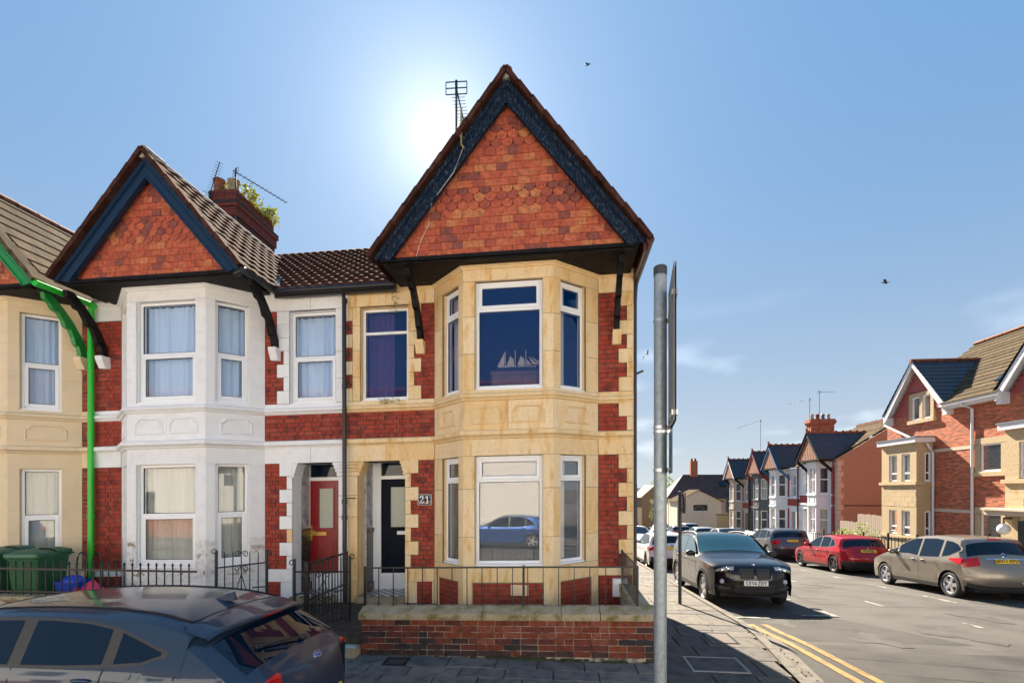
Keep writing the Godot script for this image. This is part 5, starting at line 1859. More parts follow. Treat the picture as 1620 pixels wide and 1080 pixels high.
		for s in [-1, 1]:
			var q := G.new()
			q.t = T
			q.prism(PackedVector2Array([Vector2(c, ax + 0.12), Vector2(c + s * (hw + 0.12), y0 + 0.0), Vector2(c + s * (hw + 0.12), y0 - 0.3), Vector2(c + s * (hw - 0.06), y0 - 0.18), Vector2(c, ax - 0.16)]), 0.30, 0.36)
			part("bargeboard", q, M.white_board, o)
			q = G.new()
			q.t = T
			q.prism(PackedVector2Array([Vector2(c, ax + 0.1), Vector2(c + s * (hw + 0.1), y0 - 0.02), Vector2(c + s * (hw + 0.1), y0 - 0.06), Vector2(c, ax + 0.05)]), -0.1, 0.30)
			part("gable_soffit", q, M.white_board, o)
			q = G.new()
			q.t = T
			q.box(c + s * hw - 0.12, y0 - 0.42, 0.0, c + s * hw + 0.12, y0 - 0.02, 0.299)
			part("eaves_box", q, M.white_board, o)
			# slates on the gable's roof, in courses
			var rise := ax - y0
			var depth := rise / 0.78
			var n := 11
			for i in n:
				var k0 := float(i) / n; var k1 := float(i + 1) / n
				q = G.new()
				q.t = T
				var xa: float = c + s * (hw + 0.16) * (1.0 - k0); var xb: float = c + s * (hw + 0.16) * (1.0 - k1)
				var ya := y0 + rise * k0 + 0.13; var yb := y0 + rise * k1 + 0.10
				q.quad(Vector3(xa, ya, 0.40), Vector3(xb, yb, 0.40), Vector3(xb, yb, -depth * k1 - 0.4), Vector3(xa, ya, -depth * k0 - 0.4))
				q.quad(Vector3(xa, ya, 0.40), Vector3(xa, ya - 0.05, 0.40), Vector3(xa, ya - 0.05, -depth * k0 - 0.4), Vector3(xa, ya, -depth * k0 - 0.4))
				part("slate_course", q, M["slate_dark" if i % 2 else "slate_dark1"], o)
		g = G.new()
		g.t = T
		g.tube([Vector3(c, ax + 0.13, 0.42), Vector3(c, ax + 0.13, -(ax - y0) / 0.78 - 0.3)], 0.09, 8)
		part("ridge", g, M.terracotta, o)
	# main roof in tan tiles, course by course
	var nr := 17
	for i in nr:
		var k0 := float(i) / nr; var k1 := float(i + 1) / nr
		g = G.new()
		g.t = T
		var za := 0.45 - 4.75 * k0; var zb := 0.45 - 4.75 * k1
		var ya := e + 0.05 + 3.75 * k0; var yb := e + 0.03 + 3.75 * k1
		var xl := 0.0
		# the lowest courses stop at the two gables
		for sp in ([[4.3, 7.3], [12.0, L]] if i < 3 else [[-0.1, L]]):
			g = G.new()
			g.t = T
			g.quad(Vector3(sp[0], ya, za), Vector3(sp[1], ya, za), Vector3(sp[1], yb - 0.03, zb), Vector3(sp[0], yb - 0.03, zb))
			g.quad(Vector3(sp[0], ya, za), Vector3(sp[1], ya, za), Vector3(sp[1], ya - 0.05, za), Vector3(sp[0], ya - 0.05, za))
			part("tile_course", g, M["slate_tan%d" % (i % 3)], o)
	g = G.new()
	g.t = T
	g.quad(Vector3(-0.1, e + 3.78, -4.3), Vector3(L, e + 3.78, -4.3), Vector3(L, e, -9.2), Vector3(-0.1, e, -9.2))
	g.prism(PackedVector2Array([Vector2(0, 0), Vector2(0.01, 0), Vector2(0.01, 0.01)]), 0, 0.01)
	part("rear_roof", g, M.slate_tan0, o)
	g = G.new()
	g.t = T * Transform3D(Basis(Vector3(0, 0, -1), Vector3.UP, Vector3.RIGHT), Vector3.ZERO)
	for x in [0.0, L - 0.3]: g.prism(PackedVector2Array([Vector2(-0.2, e), Vector2(4.3, e + 3.7), Vector2(9.0, e)]), x, x + 0.3)
	part("end_gable", g, fb, o)
	g = G.new()
	g.t = T
	g.tube([Vector3(-0.1, e + 3.82, -4.3), Vector3(L, e + 3.82, -4.3)], 0.09, 8)
	part("main_ridge", g, M.terracotta, o)
	# fascia, gutter and white downpipes
	g = G.new()
	g.t = T
	g.box(4.25, e - 0.22, 0.001, 7.3, e + 0.02, 0.30)
	g.box(4.25, e - 0.10, 0.30, 7.3, e + 0.04, 0.42)
	part("gutter", g, M.white_board, o)
	g = G.new()
	g.t = T
	g.tube([Vector3(5.45, e - 0.05, 0.36), Vector3(5.45, e - 0.2, 0.36), Vector3(5.62, e - 0.38, 0.07), Vector3(5.62, -0.3, 0.07)], 0.055, 8)
	part("downpipe", g, M.white_board, o)
	g = G.new()
	g.t = T
	g.tube([Vector3(3.40, 5.85, 0.35), Vector3(3.40, 5.6, 0.2), Vector3(3.40, 5.4, 0.08), Vector3(3.40, -0.3, 0.08)], 0.055, 8)
	g.tube([Vector3(0.2, 7.05, 0.25), Vector3(3.0, 6.05, 0.6)], 0.05, 8)
	part("bay_downpipe", g, M.white_board, o)
	# rooflight, the round wall lamp and the door panel
	g = G.new()
	g.t = T
	g.obox(Transform3D(Basis(Vector3.RIGHT, 0.67), Vector3(6.75, e + 0.72, -0.28)), Vector3(0.5, 0.06, 0.5))
	part("rooflight", g, M.car_glass, o)
	g = G.new()
	g.t = T
	g.box(7.7, 2.78, 0.0, 10.0, 2.95, 1.2)
	g.box(7.62, 2.95, 0.0, 10.1, 3.02, 1.28)
	part("entrance_canopy", g, M.pale_band, o)
	g = G.new()
	g.t = T
	g.box(8.6, -0.3, 0.735, 9.5, 2.6, 0.78)
	part("entrance_door", g, M.upvc_shade, o)
	var wl := thing("wall_lamp", "round white globe lamp on the flats by the entrance", "lamp", Vector3(16.0, 0.95, -20.1))
	g = G.new()
	g.ball(Transform3D(), Vector3.ONE * 0.2, 10)
	part("globe", g, M.upvc, wl)
	g = G.new()
	g.tube([Vector3(0, 0.22, 0), Vector3(0, 0.4, 0), Vector3(0.25, 0.4, 0)], 0.04, 6)
	part("arm", g, M.grey_plastic, wl)
	# railing, fence and shrub in front of the flats
	var rl := thing("flats_railing", "black bow-top railing in front of the stone bay of the flats", "railing", Vector3(14.9, 0, -26.0))
	for i in 46:
		var z := 5.0 - i * 0.24
		var by := ry(-26.0 + z) + 0.1
		g = G.new()
		g.box(-0.012, by, z - 0.012, 0.012, by + 1.15, z + 0.012)
		part("bar", g, M.black_iron, rl)
		if i % 8 == 0:
			g = G.new()
			g.box(-0.035, by, z - 0.035, 0.035, by + 1.32, z + 0.035)
			part("post", g, M.black_iron, rl)
	g = G.new()
	for v in [0.15, 1.08]:
		g.quad(Vector3(0, ry(-21.0) + 0.1 + v, 5.0), Vector3(0, ry(-32.2) + 0.1 + v, -6.2), Vector3(0, ry(-32.2) + 0.14 + v, -6.2), Vector3(0, ry(-21.0) + 0.14 + v, 5.0))
		g.quad(Vector3(0.03, ry(-21.0) + 0.1 + v, 5.0), Vector3(0.03, ry(-32.2) + 0.1 + v, -6.2), Vector3(0.03, ry(-32.2) + 0.14 + v, -6.2), Vector3(0.03, ry(-21.0) + 0.14 + v, 5.0))
	part("rail", g, M.black_iron, rl)
	mat("fence_wood", lin(0.40, 0.32, 0.26), 0.9, "grain", 0.8)
	var fn := thing("timber_fence", "weathered vertical board fence between the flats and the rendered end wall", "fence", Vector3(17.2, ry(-31) + 0.1, -31.5))
	for i in 26:
		g = G.new()
		var h := 2.25 if i < 15 else 1.75
		g.box(-0.02, -0.1, 2.6 - i * 0.17 - 0.145, 0.02, h + rng.randf_range(-0.03, 0.03), 2.6 - i * 0.17)
		part("board", g, M.fence_wood, fn)
	for q in [[15.7, -28.6, 1.0, 330, "bushy yellow-green shrub behind the railing by the stone bay"], [15.6, -30.3, 0.75, 200, "smaller low shrub farther along the black railing"]]:
		bush("shrub", Vector3(q[0], ry(q[1]) + 0.1, q[1]), q[2], 1.65 * q[2], q[3] * 3, M.leaf_bright, q[4], "shrub")

func flat_bay(o: Node, T: Transform3D, x0: float, x1: float, d: float) -> void:
	# square stone bay of two storeys; its front d out from the wall
	var F := T * Transform3D(Basis(), Vector3(0, 0, d))
	var ws := [[x0 + 0.58, x0 + 1.18], [x0 + 1.52, x0 + 2.12]]
	var hs := [[1.55, 2.72], [4.12, 5.42]]
	var holes := []
	for w in ws:
		for h in hs: holes.append([w[0], h[0], w[1], h[1]])
	var g := G.new()
	g.t = F
	wall_with(g, x0, x1, -0.5, 5.9, 0.2, holes)
	part("bay_front", g, M.flat_stone, o)
	for sd in 2:
		# returns; the one towards the camera has its own narrow windows
		var S := T * Transform3D(Basis(Vector3(0, 0, -1), Vector3.UP, Vector3(1, 0, 0)), Vector3(x1, 0, d)) if sd == 0 else T * Transform3D(Basis(Vector3(0, 0, 1), Vector3.UP, Vector3(-1, 0, 0)), Vector3(x0, 0, 0))
		g = G.new()
		g.t = S
		var sh2 := [[0.36, 1.55, 0.62, 2.72], [0.36, 4.12, 0.62, 5.42]] if sd == 0 else []
		wall_with(g, 0.201, d - 0.002, -0.5, 5.9, 0.2, sh2)
		part("bay_return", g, M.flat_stone, o)
		for h in sh2: plain_window(o, S, h[0], h[1], h[2], h[3], 0.03, [h[1] + 0.38], M.upvc)
	for h in holes: plain_window(o, F, h[0], h[1], h[2], h[3], 0.05, [h[1] + 0.38], M.upvc, "curtain_net" if rng.randf() < 0.4 else "")
	# coursed blocks, a little proud
	var r := 0
	var v := 2.9
	while v < 3.9:
		var x := x0 + 0.02 - (0.25 if r % 2 else 0.0)
		while x < x1 - 0.02:
			var a := maxf(x, x0 + 0.004); var b := minf(x + 0.5, x1 - 0.004)
			if b - a > 0.06:
				g = G.new()
				g.t = F
				g.box(a + 0.004, v + 0.004, -0.01, b - 0.004, v + 0.236, 0.006 + rng.randf() * 0.004)
				part("block", g, M.flat_stone if rng.randf() < 0.75 else M.flat_stone1, o)
			x += 0.5
		v += 0.24
		r += 1
	for q in [[3.94, 4.08, 0.09], [1.36, 1.5, 0.06]]:
		g = G.new()
		g.t = T
		g.box(x0 - q[2], q[0], -0.02, x1 + q[2], q[1], d + q[2])
		part("bay_string", g, M.flat_stone1, o)
	g = G.new()
	g.t = T
	g.box(x0 - 0.14, 5.9, -0.02, x1 + 0.14, 6.12, d + 0.15)
	part("bay_fascia", g, M.white_board, o)
	g = G.new()
	g.t = T
	g.box(x0 - 0.18, 6.122, -0.02, x1 + 0.18, 6.17, d + 0.19)
	part("bay_roof", g, M.lead, o)

func bush(called: String, at: Vector3, r: float, h: float, n: int, m: Material, label: String, category: String, group := "") -> Node3D:
	var o := thing(called, label, category, at, group)
	var g := G.new()
	var cl := []
	for i in 9: cl.append([Vector3(rng.randf_range(-0.6, 0.6) * r, h * rng.randf_range(0.3, 0.85), rng.randf_range(-0.6, 0.6) * r), rng.randf_range(0.25, 0.5) * r])
	for i in n:
		var c: Array = cl[rng.randi_range(0, cl.size() - 1)]
		var d: Vector3 = Vector3(rng.randfn(), rng.randfn(), rng.randfn()).normalized() * c[1] * (0.6 + 0.5 * rng.randf())
		leaf_at(g, c[0] + d, rng.randf_range(0.035, 0.075) * maxf(1.0, r * 0.8))
	tag(part("leaves", g, m, o), "", "", "", "stuff")
	g = G.new()
	for c in cl: g.tube([Vector3(0, -0.05, 0), Vector3(c[0].x * 0.4, c[0].y * 0.5, c[0].z * 0.4), c[0]], 0.025 * r, 5, 0.008 * r)
	part("stems", g, M.twig, o)
	return o

func street_terrace() -> void:
	mat("rough_render", lin(0.52, 0.33, 0.205), 0.95, "speck", 1.1, "clean", 0.25, "speck", 1.4)
	mat("grey_paint", lin(0.10, 0.11, 0.125), 0.7, "grain", 0.5)
	mat("buff_paint", lin(0.52, 0.44, 0.35), 0.8, "grain", 0.5)
	mat("pinkish_tile", lin(0.42, 0.20, 0.13), 0.9, "speck", 1.2)
	mat("blue_paint", lin(0.04, 0.12, 0.28), 0.5)
	mat("dull_red", lin(0.24, 0.02, 0.03), 0.7)
	var conf := [
		["street_house", "white bay fronted terrace house with a brown rendered end wall, nearest of its row", M.white_board, M.black_wood, false, -36.0],
		["street_house", "white terrace house with blue bargeboards, second of its row from the brown end wall", M.white_board, M.blue_paint, true, -41.2],
		["street_house", "dark grey painted terrace house between white and buff neighbours", M.grey_paint, M.dull_red, false, -46.4],
		["street_house", "buff terrace house at the far end of the row", M.buff_paint, M.white_board, true, -51.6]]
	for i in conf.size():
		street_house(conf[i], i)

func street_house(c: Array, idx: int) -> void:
	var z0: float = c[5]
	var gy := ry(z0 - 2.6) + 0.15
	var o := thing(c[0], c[1], "house", Vector3(18.3, gy, z0), "terrace houses along the side street")
	var B := Basis(Vector3(0, 0, 1), Vector3.UP, Vector3(-1, 0, 0))
	var T := Transform3D(B, Vector3.ZERO)       # local x from -5.2 (far) to 0 (near)
	var W := 5.2
	var far: bool = c[4]
	var fx := func(x: float) -> float: return (-x) if not far else (-W + x)     # x measured from the end that has the bay
	var wall: Material = c[2]
	var e := 6.0
	var rng_x := func(a: float, b: float) -> Array: return [minf(fx.call(a), fx.call(b)), maxf(fx.call(a), fx.call(b))]
	var g := G.new()
	g.t = T
	var hw: Array = rng_x.call(3.75, 4.6)
	var dr: Array = rng_x.call(3.8, 4.7)
	var bx: Array = rng_x.call(0.6, 3.1)
	wall_with(g, -W, 0.0, -0.6, e, 0.3, [[hw[0], 3.75, hw[1], 5.5], [dr[0], -0.05, dr[1], 2.6], [bx[0], 0.2, bx[1], 5.9]])
	g.box(-W, -0.6, -8.4, 0.0, 0.0, -0.301)
	part("wall", g, wall, o)
	# red brick strips and stone quoins
	for q in [[3.12, 3.42, 0.95, 2.85], [3.12, 3.42, 3.75, 5.6], [3.12, 5.18, 3.05, 3.6], [0.12, 0.56, 0.95, 2.85], [0.12, 0.56, 3.75, 5.6], [0.12, 0.56, 3.05, 3.6]]:
		var a: Array = rng_x.call(q[0], q[1])
		g = G.new()
		g.t = T
		g.box(a[0], q[2], -0.05, a[1], q[3], 0.015)
		part("brick_panel", g, M.dull_red if idx % 2 == 0 else M.brick1, o)
	for v in [[2.9, 3.02], [3.62, 3.75], [5.7, 5.9]]:
		g = G.new()
		g.t = T
		g.box(-W + 0.01, v[0], -0.02, -0.01, v[1], 0.06)
		part("string_course", g, wall, o)
	plain_window(o, T, hw[0], 3.78, hw[1], 5.48, 0.12, [4.65], M.upvc, "curtain_net")
	g = G.new()
	g.t = T
	g.box(dr[0] - 0.02, -0.1, -0.5, dr[1] + 0.02, 2.65, -0.45)
	part("door", g, [M.black_wood, M.door_red, M.door_navy, M.dado_green][idx], o)
	# the canted bay
	var P := [Vector2(bx[0], 0.0), Vector2(bx[0] + 0.62, 0.68), Vector2(bx[1] - 0.62, 0.68), Vector2(bx[1], 0.0)]
	for i in 3:
		var a: Vector2 = P[i]; var b: Vector2 = P[i + 1]
		var d := (b - a).normalized()
		var w := (b - a).length()
		var F := T * Transform3D(Basis(Vector3(d.x, 0, d.y), Vector3.UP, Vector3(-d.y, 0, d.x)), Vector3(a.x, 0, a.y))
		var m := 0.17
		g = G.new()
		g.t = F
		wall_with(g, 0, w, -0.5, 6.0, 0.16, [[m, 0.95, w - m, 2.75], [m, 3.75, w - m, 5.6]])
		part("bay_wall", g, wall, o)
		var bl := ["", "", "curtain_net"]
		plain_window(o, F, m, 0.97, w - m, 2.74, 0.08, [1.95], M.upvc, bl[rng.randi_range(0, 2)])
		plain_window(o, F, m, 3.77, w - m, 5.59, 0.08, [4.75], M.upvc, bl[rng.randi_range(0, 2)])
		for v in [[2.9, 3.02, 0.06], [3.62, 3.74, 0.06], [5.82, 5.98, 0.07]]:
			g = G.new()
			g.t = F
			g.box(-0.02, v[0], -0.05, w + 0.02, v[1], v[2])
			part("string_course", g, wall, o)
		g = G.new()
		g.t = F
		g.box(0.25, 3.14, -0.02, w - 0.25, 3.17, 0.02); g.box(0.25, 3.5, -0.02, w - 0.25, 3.53, 0.02); g.box(0.25, 3.17, -0.02, 0.28, 3.5, 0.02); g.box(w - 0.28, 3.17, -0.02, w - 0.25, 3.5, 0.02)
		part("panel_frame", g, wall, o)
	# gable over the bay
	var cx: float = (bx[0] + bx[1]) / 2
	var ghw := 1.75
	var ap := 7.95
	g = G.new()
	g.t = T
	g.prism(PackedVector2Array([Vector2(cx - ghw + 0.15, e + 0.1), Vector2(cx + ghw - 0.15, e + 0.1), Vector2(cx, ap - 0.2)]), 0.7, 0.95)
	part("gable_wall", g, M.pinkish_tile, o)
	# rows of hung tiles
	for r in 9:
		var v := e + 0.14 + r * 0.17
		var hf := (ap - 0.3 - v) / (ap - 0.2 - e) * (ghw - 0.1)
		if hf < 0.12: continue
		g = G.new()
		g.t = T
		var n := int(hf * 2 / 0.2) + 1
		for i in n: g.box(cx - hf + i * (2 * hf / n) + 0.006, v, 0.951, cx - hf + (i + 1) * (2 * hf / n) - 0.006, v + 0.15, 0.962 + 0.008 * ((i + r) % 2))
		tag(part("tile_row", g, M.pinkish_tile, o), "", "", "", "stuff")
	g = G.new()
	g.t = T
	g.box(cx - ghw + 0.05, e + 0.02, 0.0, cx + ghw - 0.05, e + 0.1, 0.98)
	part("soffit", g, M.black_wood, o)
	for s in [-1, 1]:
		g = G.new()
		g.t = T
		g.prism(PackedVector2Array([Vector2(cx, ap + 0.08), Vector2(cx + s * (ghw + 0.06), e + 0.02), Vector2(cx + s * (ghw - 0.16), e + 0.02), Vector2(cx, ap - 0.2)]), 0.97, 1.04)
		part("bargeboard", g, c[3], o)
		# bracket
		g = G.new()
		g.t = T * Transform3D(Basis(Vector3(0, 0, 1), Vector3.UP, Vector3(-1, 0, 0)), Vector3.ZERO)
		var xx: float = cx + s * (ghw - 0.12)
		g.prism(PackedVector2Array([Vector2(0.0, 5.1), Vector2(0.0, 5.3), Vector2(0.75, e + 0.05), Vector2(0.95, e + 0.05), Vector2(0.9, e - 0.1)]), -xx - 0.05, -xx + 0.05)
		part("bracket", g, c[3] if idx != 3 else M.black_wood, o)
		# slates
		var n := 10
		var depth := (ap - e) / 0.64
		for i in n:
			var k0 := float(i) / n; var k1 := float(i + 1) / n
			g = G.new()
			g.t = T
			var xa: float = cx + s * (ghw + 0.12) * (1.0 - k0); var xb: float = cx + s * (ghw + 0.12) * (1.0 - k1)
			var ya := e + (ap - e) * k0 + 0.14; var yb := e + (ap - e) * k1 + 0.115
			g.quad(Vector3(xa, ya, 1.08), Vector3(xb, yb, 1.08), Vector3(xb, yb, -depth * k1 - 0.3), Vector3(xa, ya, -depth * k0 - 0.3))
			g.quad(Vector3(xa, ya, 1.08), Vector3(xa, ya - 0.04, 1.08), Vector3(xa, ya - 0.04, -depth * k0 - 0.3), Vector3(xa, ya, -depth * k0 - 0.3))
			part("slate_course", g, M["slate_dark" if i % 2 else "slate_dark1"], o)
	for i in 9:
		g = G.new()
		g.t = T
		g.box(cx - 0.06, ap + 0.07, 1.1 - (i + 1) * 0.46 + 0.01, cx + 0.06, ap + 0.2, 1.1 - i * 0.46)
		g.ball(Transform3D(Basis(), Vector3(cx, ap + 0.22, 1.1 - i * 0.46 - 0.22)), Vector3(0.04, 0.06, 0.1), 5)
		part("ridge_tile", g, M.terracotta, o)
	g = G.new()
	g.t = T
	spiral(g, Vector3(cx, ap + 0.42, 1.0), Vector3(0, 0, 1), 0.16, 0.8, -PI / 2, 1.0)
	g.tube([Vector3(cx, ap + 0.1, 1.02), Vector3(cx, ap + 0.42, 1.0)], 0.07, 6)
	part("finial", g, M.terracotta, o)
	# main roof
	var nr := 14
	for i in nr:
		var k0 := float(i) / nr; var k1 := float(i + 1) / nr
		g = G.new()
		g.t = T
		var za := 0.25 - 4.45 * k0; var zb := 0.25 - 4.45 * k1
		var ya := e + 2.8 * k0 + 0.1; var yb := e + 2.8 * k1 + 0.075
		g.quad(Vector3(-W, ya, za), Vector3(0.05, ya, za), Vector3(0.05, yb, zb), Vector3(-W, yb, zb))
		g.quad(Vector3(-W, ya, za), Vector3(0.05, ya, za), Vector3(0.05, ya - 0.04, za), Vector3(-W, ya - 0.04, za))
		part("roof_course", g, M["slate_tan%d" % (i % 3)], o)
	g = G.new()
	g.t = T
	g.quad(Vector3(-W, e + 2.85, -4.2), Vector3(0.05, e + 2.85, -4.2), Vector3(0.05, e, -8.6), Vector3(-W, e, -8.6))
	g.box(-W, -0.6, -8.4, 0.0, e, -8.2)
	part("rear_roof", g, M.slate_tan1, o)
	g = G.new()
	g.t = T
	for i in 16: g.box(-W + i * 0.325, e + 2.84, -4.28, -W + i * 0.325 + 0.3, e + 2.98 + 0.04 * (i % 2), -4.1)
	part("main_ridge", g, M.terracotta, o)
	# rainwater pipe
	g = G.new()
	g.t = T
	var px: float = -0.12 if idx == 0 else fx.call(5.1)
	g.tube([Vector3(px, e, 0.1), Vector3(px, -0.4, 0.1)], 0.06, 7)
	part("downpipe", g, M.dull_red if idx == 0 else M.black_iron, o)
	if idx == 0:
		g = G.new()
		g.t = T * Transform3D(Basis(Vector3(0, 0, -1), Vector3.UP, Vector3.RIGHT), Vector3.ZERO)
		g.prism(PackedVector2Array([Vector2(0.0, -0.6), Vector2(0.0, e), Vector2(-0.2, e), Vector2(4.2, e + 2.77), Vector2(8.4, e), Vector2(8.4, -0.6)]), -0.02, 0.25)
		part("end_wall", g, M.rough_render, o)
		g = G.new()
		g.t = T
		for i in 16: g.box(-0.14, 0.1 + i * 0.37, -0.35 if i % 2 else -0.2, 0.28, 0.1 + i * 0.37 + 0.34, 0.03)
		part("quoins", g, M.buff_paint, o)
		g = G.new()
		g.t = T
		g.box(0.25, 2.95, -8.2, 0.275, 3.02, -0.4)
		part("render_joint", g, M.twig, o)
	if idx == 0:
		var ch := thing("street_chimney", "broad red brick chimney with pots on the row's nearest party wall", "chimney", Vector3(19.8, gy + e + 1.2, z0 - 5.2))
		g = G.new()
		g.box(-0.85, 0, -0.38, 0.85, 2.25, 0.38)
		part("shaft", g, M.flat_brick, ch)
		for q in [[1.85, 1.97, 0.08], [1.97, 2.1, 0.12], [2.1, 2.25, 0.06]]:
			g = G.new()
			g.box(-0.85 - q[2], q[0] + 0.003, -0.38 - q[2], 0.85 + q[2], q[1], 0.38 + q[2])
			part("oversail", g, M.flat_brick, ch)
		for i in 4:
			g = G.new()
			g.lathe([Vector2(0.0, 0), Vector2(0.15, 0), Vector2(0.12, 0.1), Vector2(0.12, 0.32), Vector2(0.15, 0.36), Vector2(0.1, 0.42), Vector2(0.0, 0.42)], 10, Transform3D(Basis(), Vector3(-0.6 + i * 0.4, 2.25, 0)))
			part("chimney_pot", g, [M.buff_paint, M.terracotta, M.lead, M.buff_paint][i], ch)
		yagi("television_aerial", Vector3(18.9, gy + e + 2.4, z0 - 4.9), 2.6, Vector3(-0.9, -0.22, 0.2).normalized(), 2.0, "television aerial left of the broad chimney across the side street")
		yagi("television_aerial", Vector3(19.5, gy + e + 2.4, z0 - 4.7), 3.1, Vector3(0.8, 0.1, -0.5).normalized(), 2.0, "television aerial in front of the broad chimney across the side street")
	if idx == 2: yagi("television_aerial", Vector3(19.2, gy + e + 2.4, z0 - 5.0), 3.0, Vector3(-0.9, -0.3, 0.1).normalized(), 2.4, "television aerial above the grey house across the side street")
	# low front wall
	g = G.new()
	g.t = T
	g.box(-W, -0.4, 2.1, 0.0, 0.75, 2.3)
	part("front_wall", g, wall, o)

func small_house(called: String, label: String, at: Vector3, turn: float, w: float, d: float, e: float, ridge: float, wall: Material, roof: Material, wins: Array, group := "") -> Node3D:
	# gable towards local +z; wins: [x, y, w, h]
	var o := thing(called, label, "house", at, group)
	o.rotation.y = turn
	var g := G.new()
	var holes := []
	for q in wins: holes.append([q[0] - q[2] / 2, q[1], q[0] + q[2] / 2, q[1] + q[3]])
	wall_with(g, -w / 2, w / 2, -1.0, e, 0.3, holes)
	g.box(-w / 2, -1.0, -d, -w / 2 + 0.3, e, -0.301); g.box(w / 2 - 0.3, -1.0, -d, w / 2, e, -0.301); g.box(-w / 2 + 0.3, -1.0, -d, w / 2 - 0.3, e, -d + 0.3)
	g.prism(PackedVector2Array([Vector2(-w / 2, e + 0.001), Vector2(w / 2, e + 0.001), Vector2(0, ridge - 0.05)]), -0.3, -0.001)
	part("wall", g, wall, o)
	for s in [-1, 1]:
		g = G.new()
		var n := 10
		for i in n:
			var k0 := float(i) / n; var k1 := float(i + 1) / n
			var xa: float = s * (w / 2 + 0.25) * (1 - k0); var xb: float = s * (w / 2 + 0.25) * (1 - k1)
			var sl := (ridge - e) / (w / 2)
			var ya := ridge - absf(xa) * sl + 0.08; var yb := ridge - absf(xb) * sl + 0.05
			g.quad(Vector3(xa, ya, 0.25), Vector3(xb, yb, 0.25), Vector3(xb, yb, -d - 0.2), Vector3(xa, ya, -d - 0.2))
			g.quad(Vector3(xa, ya, 0.25), Vector3(xa, ya - 0.06, 0.25), Vector3(xa, ya - 0.06, -d - 0.2), Vector3(xa, ya, -d - 0.2))
		part("roof", g, roof, o)
	for q in holes: plain_window(o, Transform3D(), q[0], q[1], q[2], q[3], 0.1, [], M.upvc)
	return o

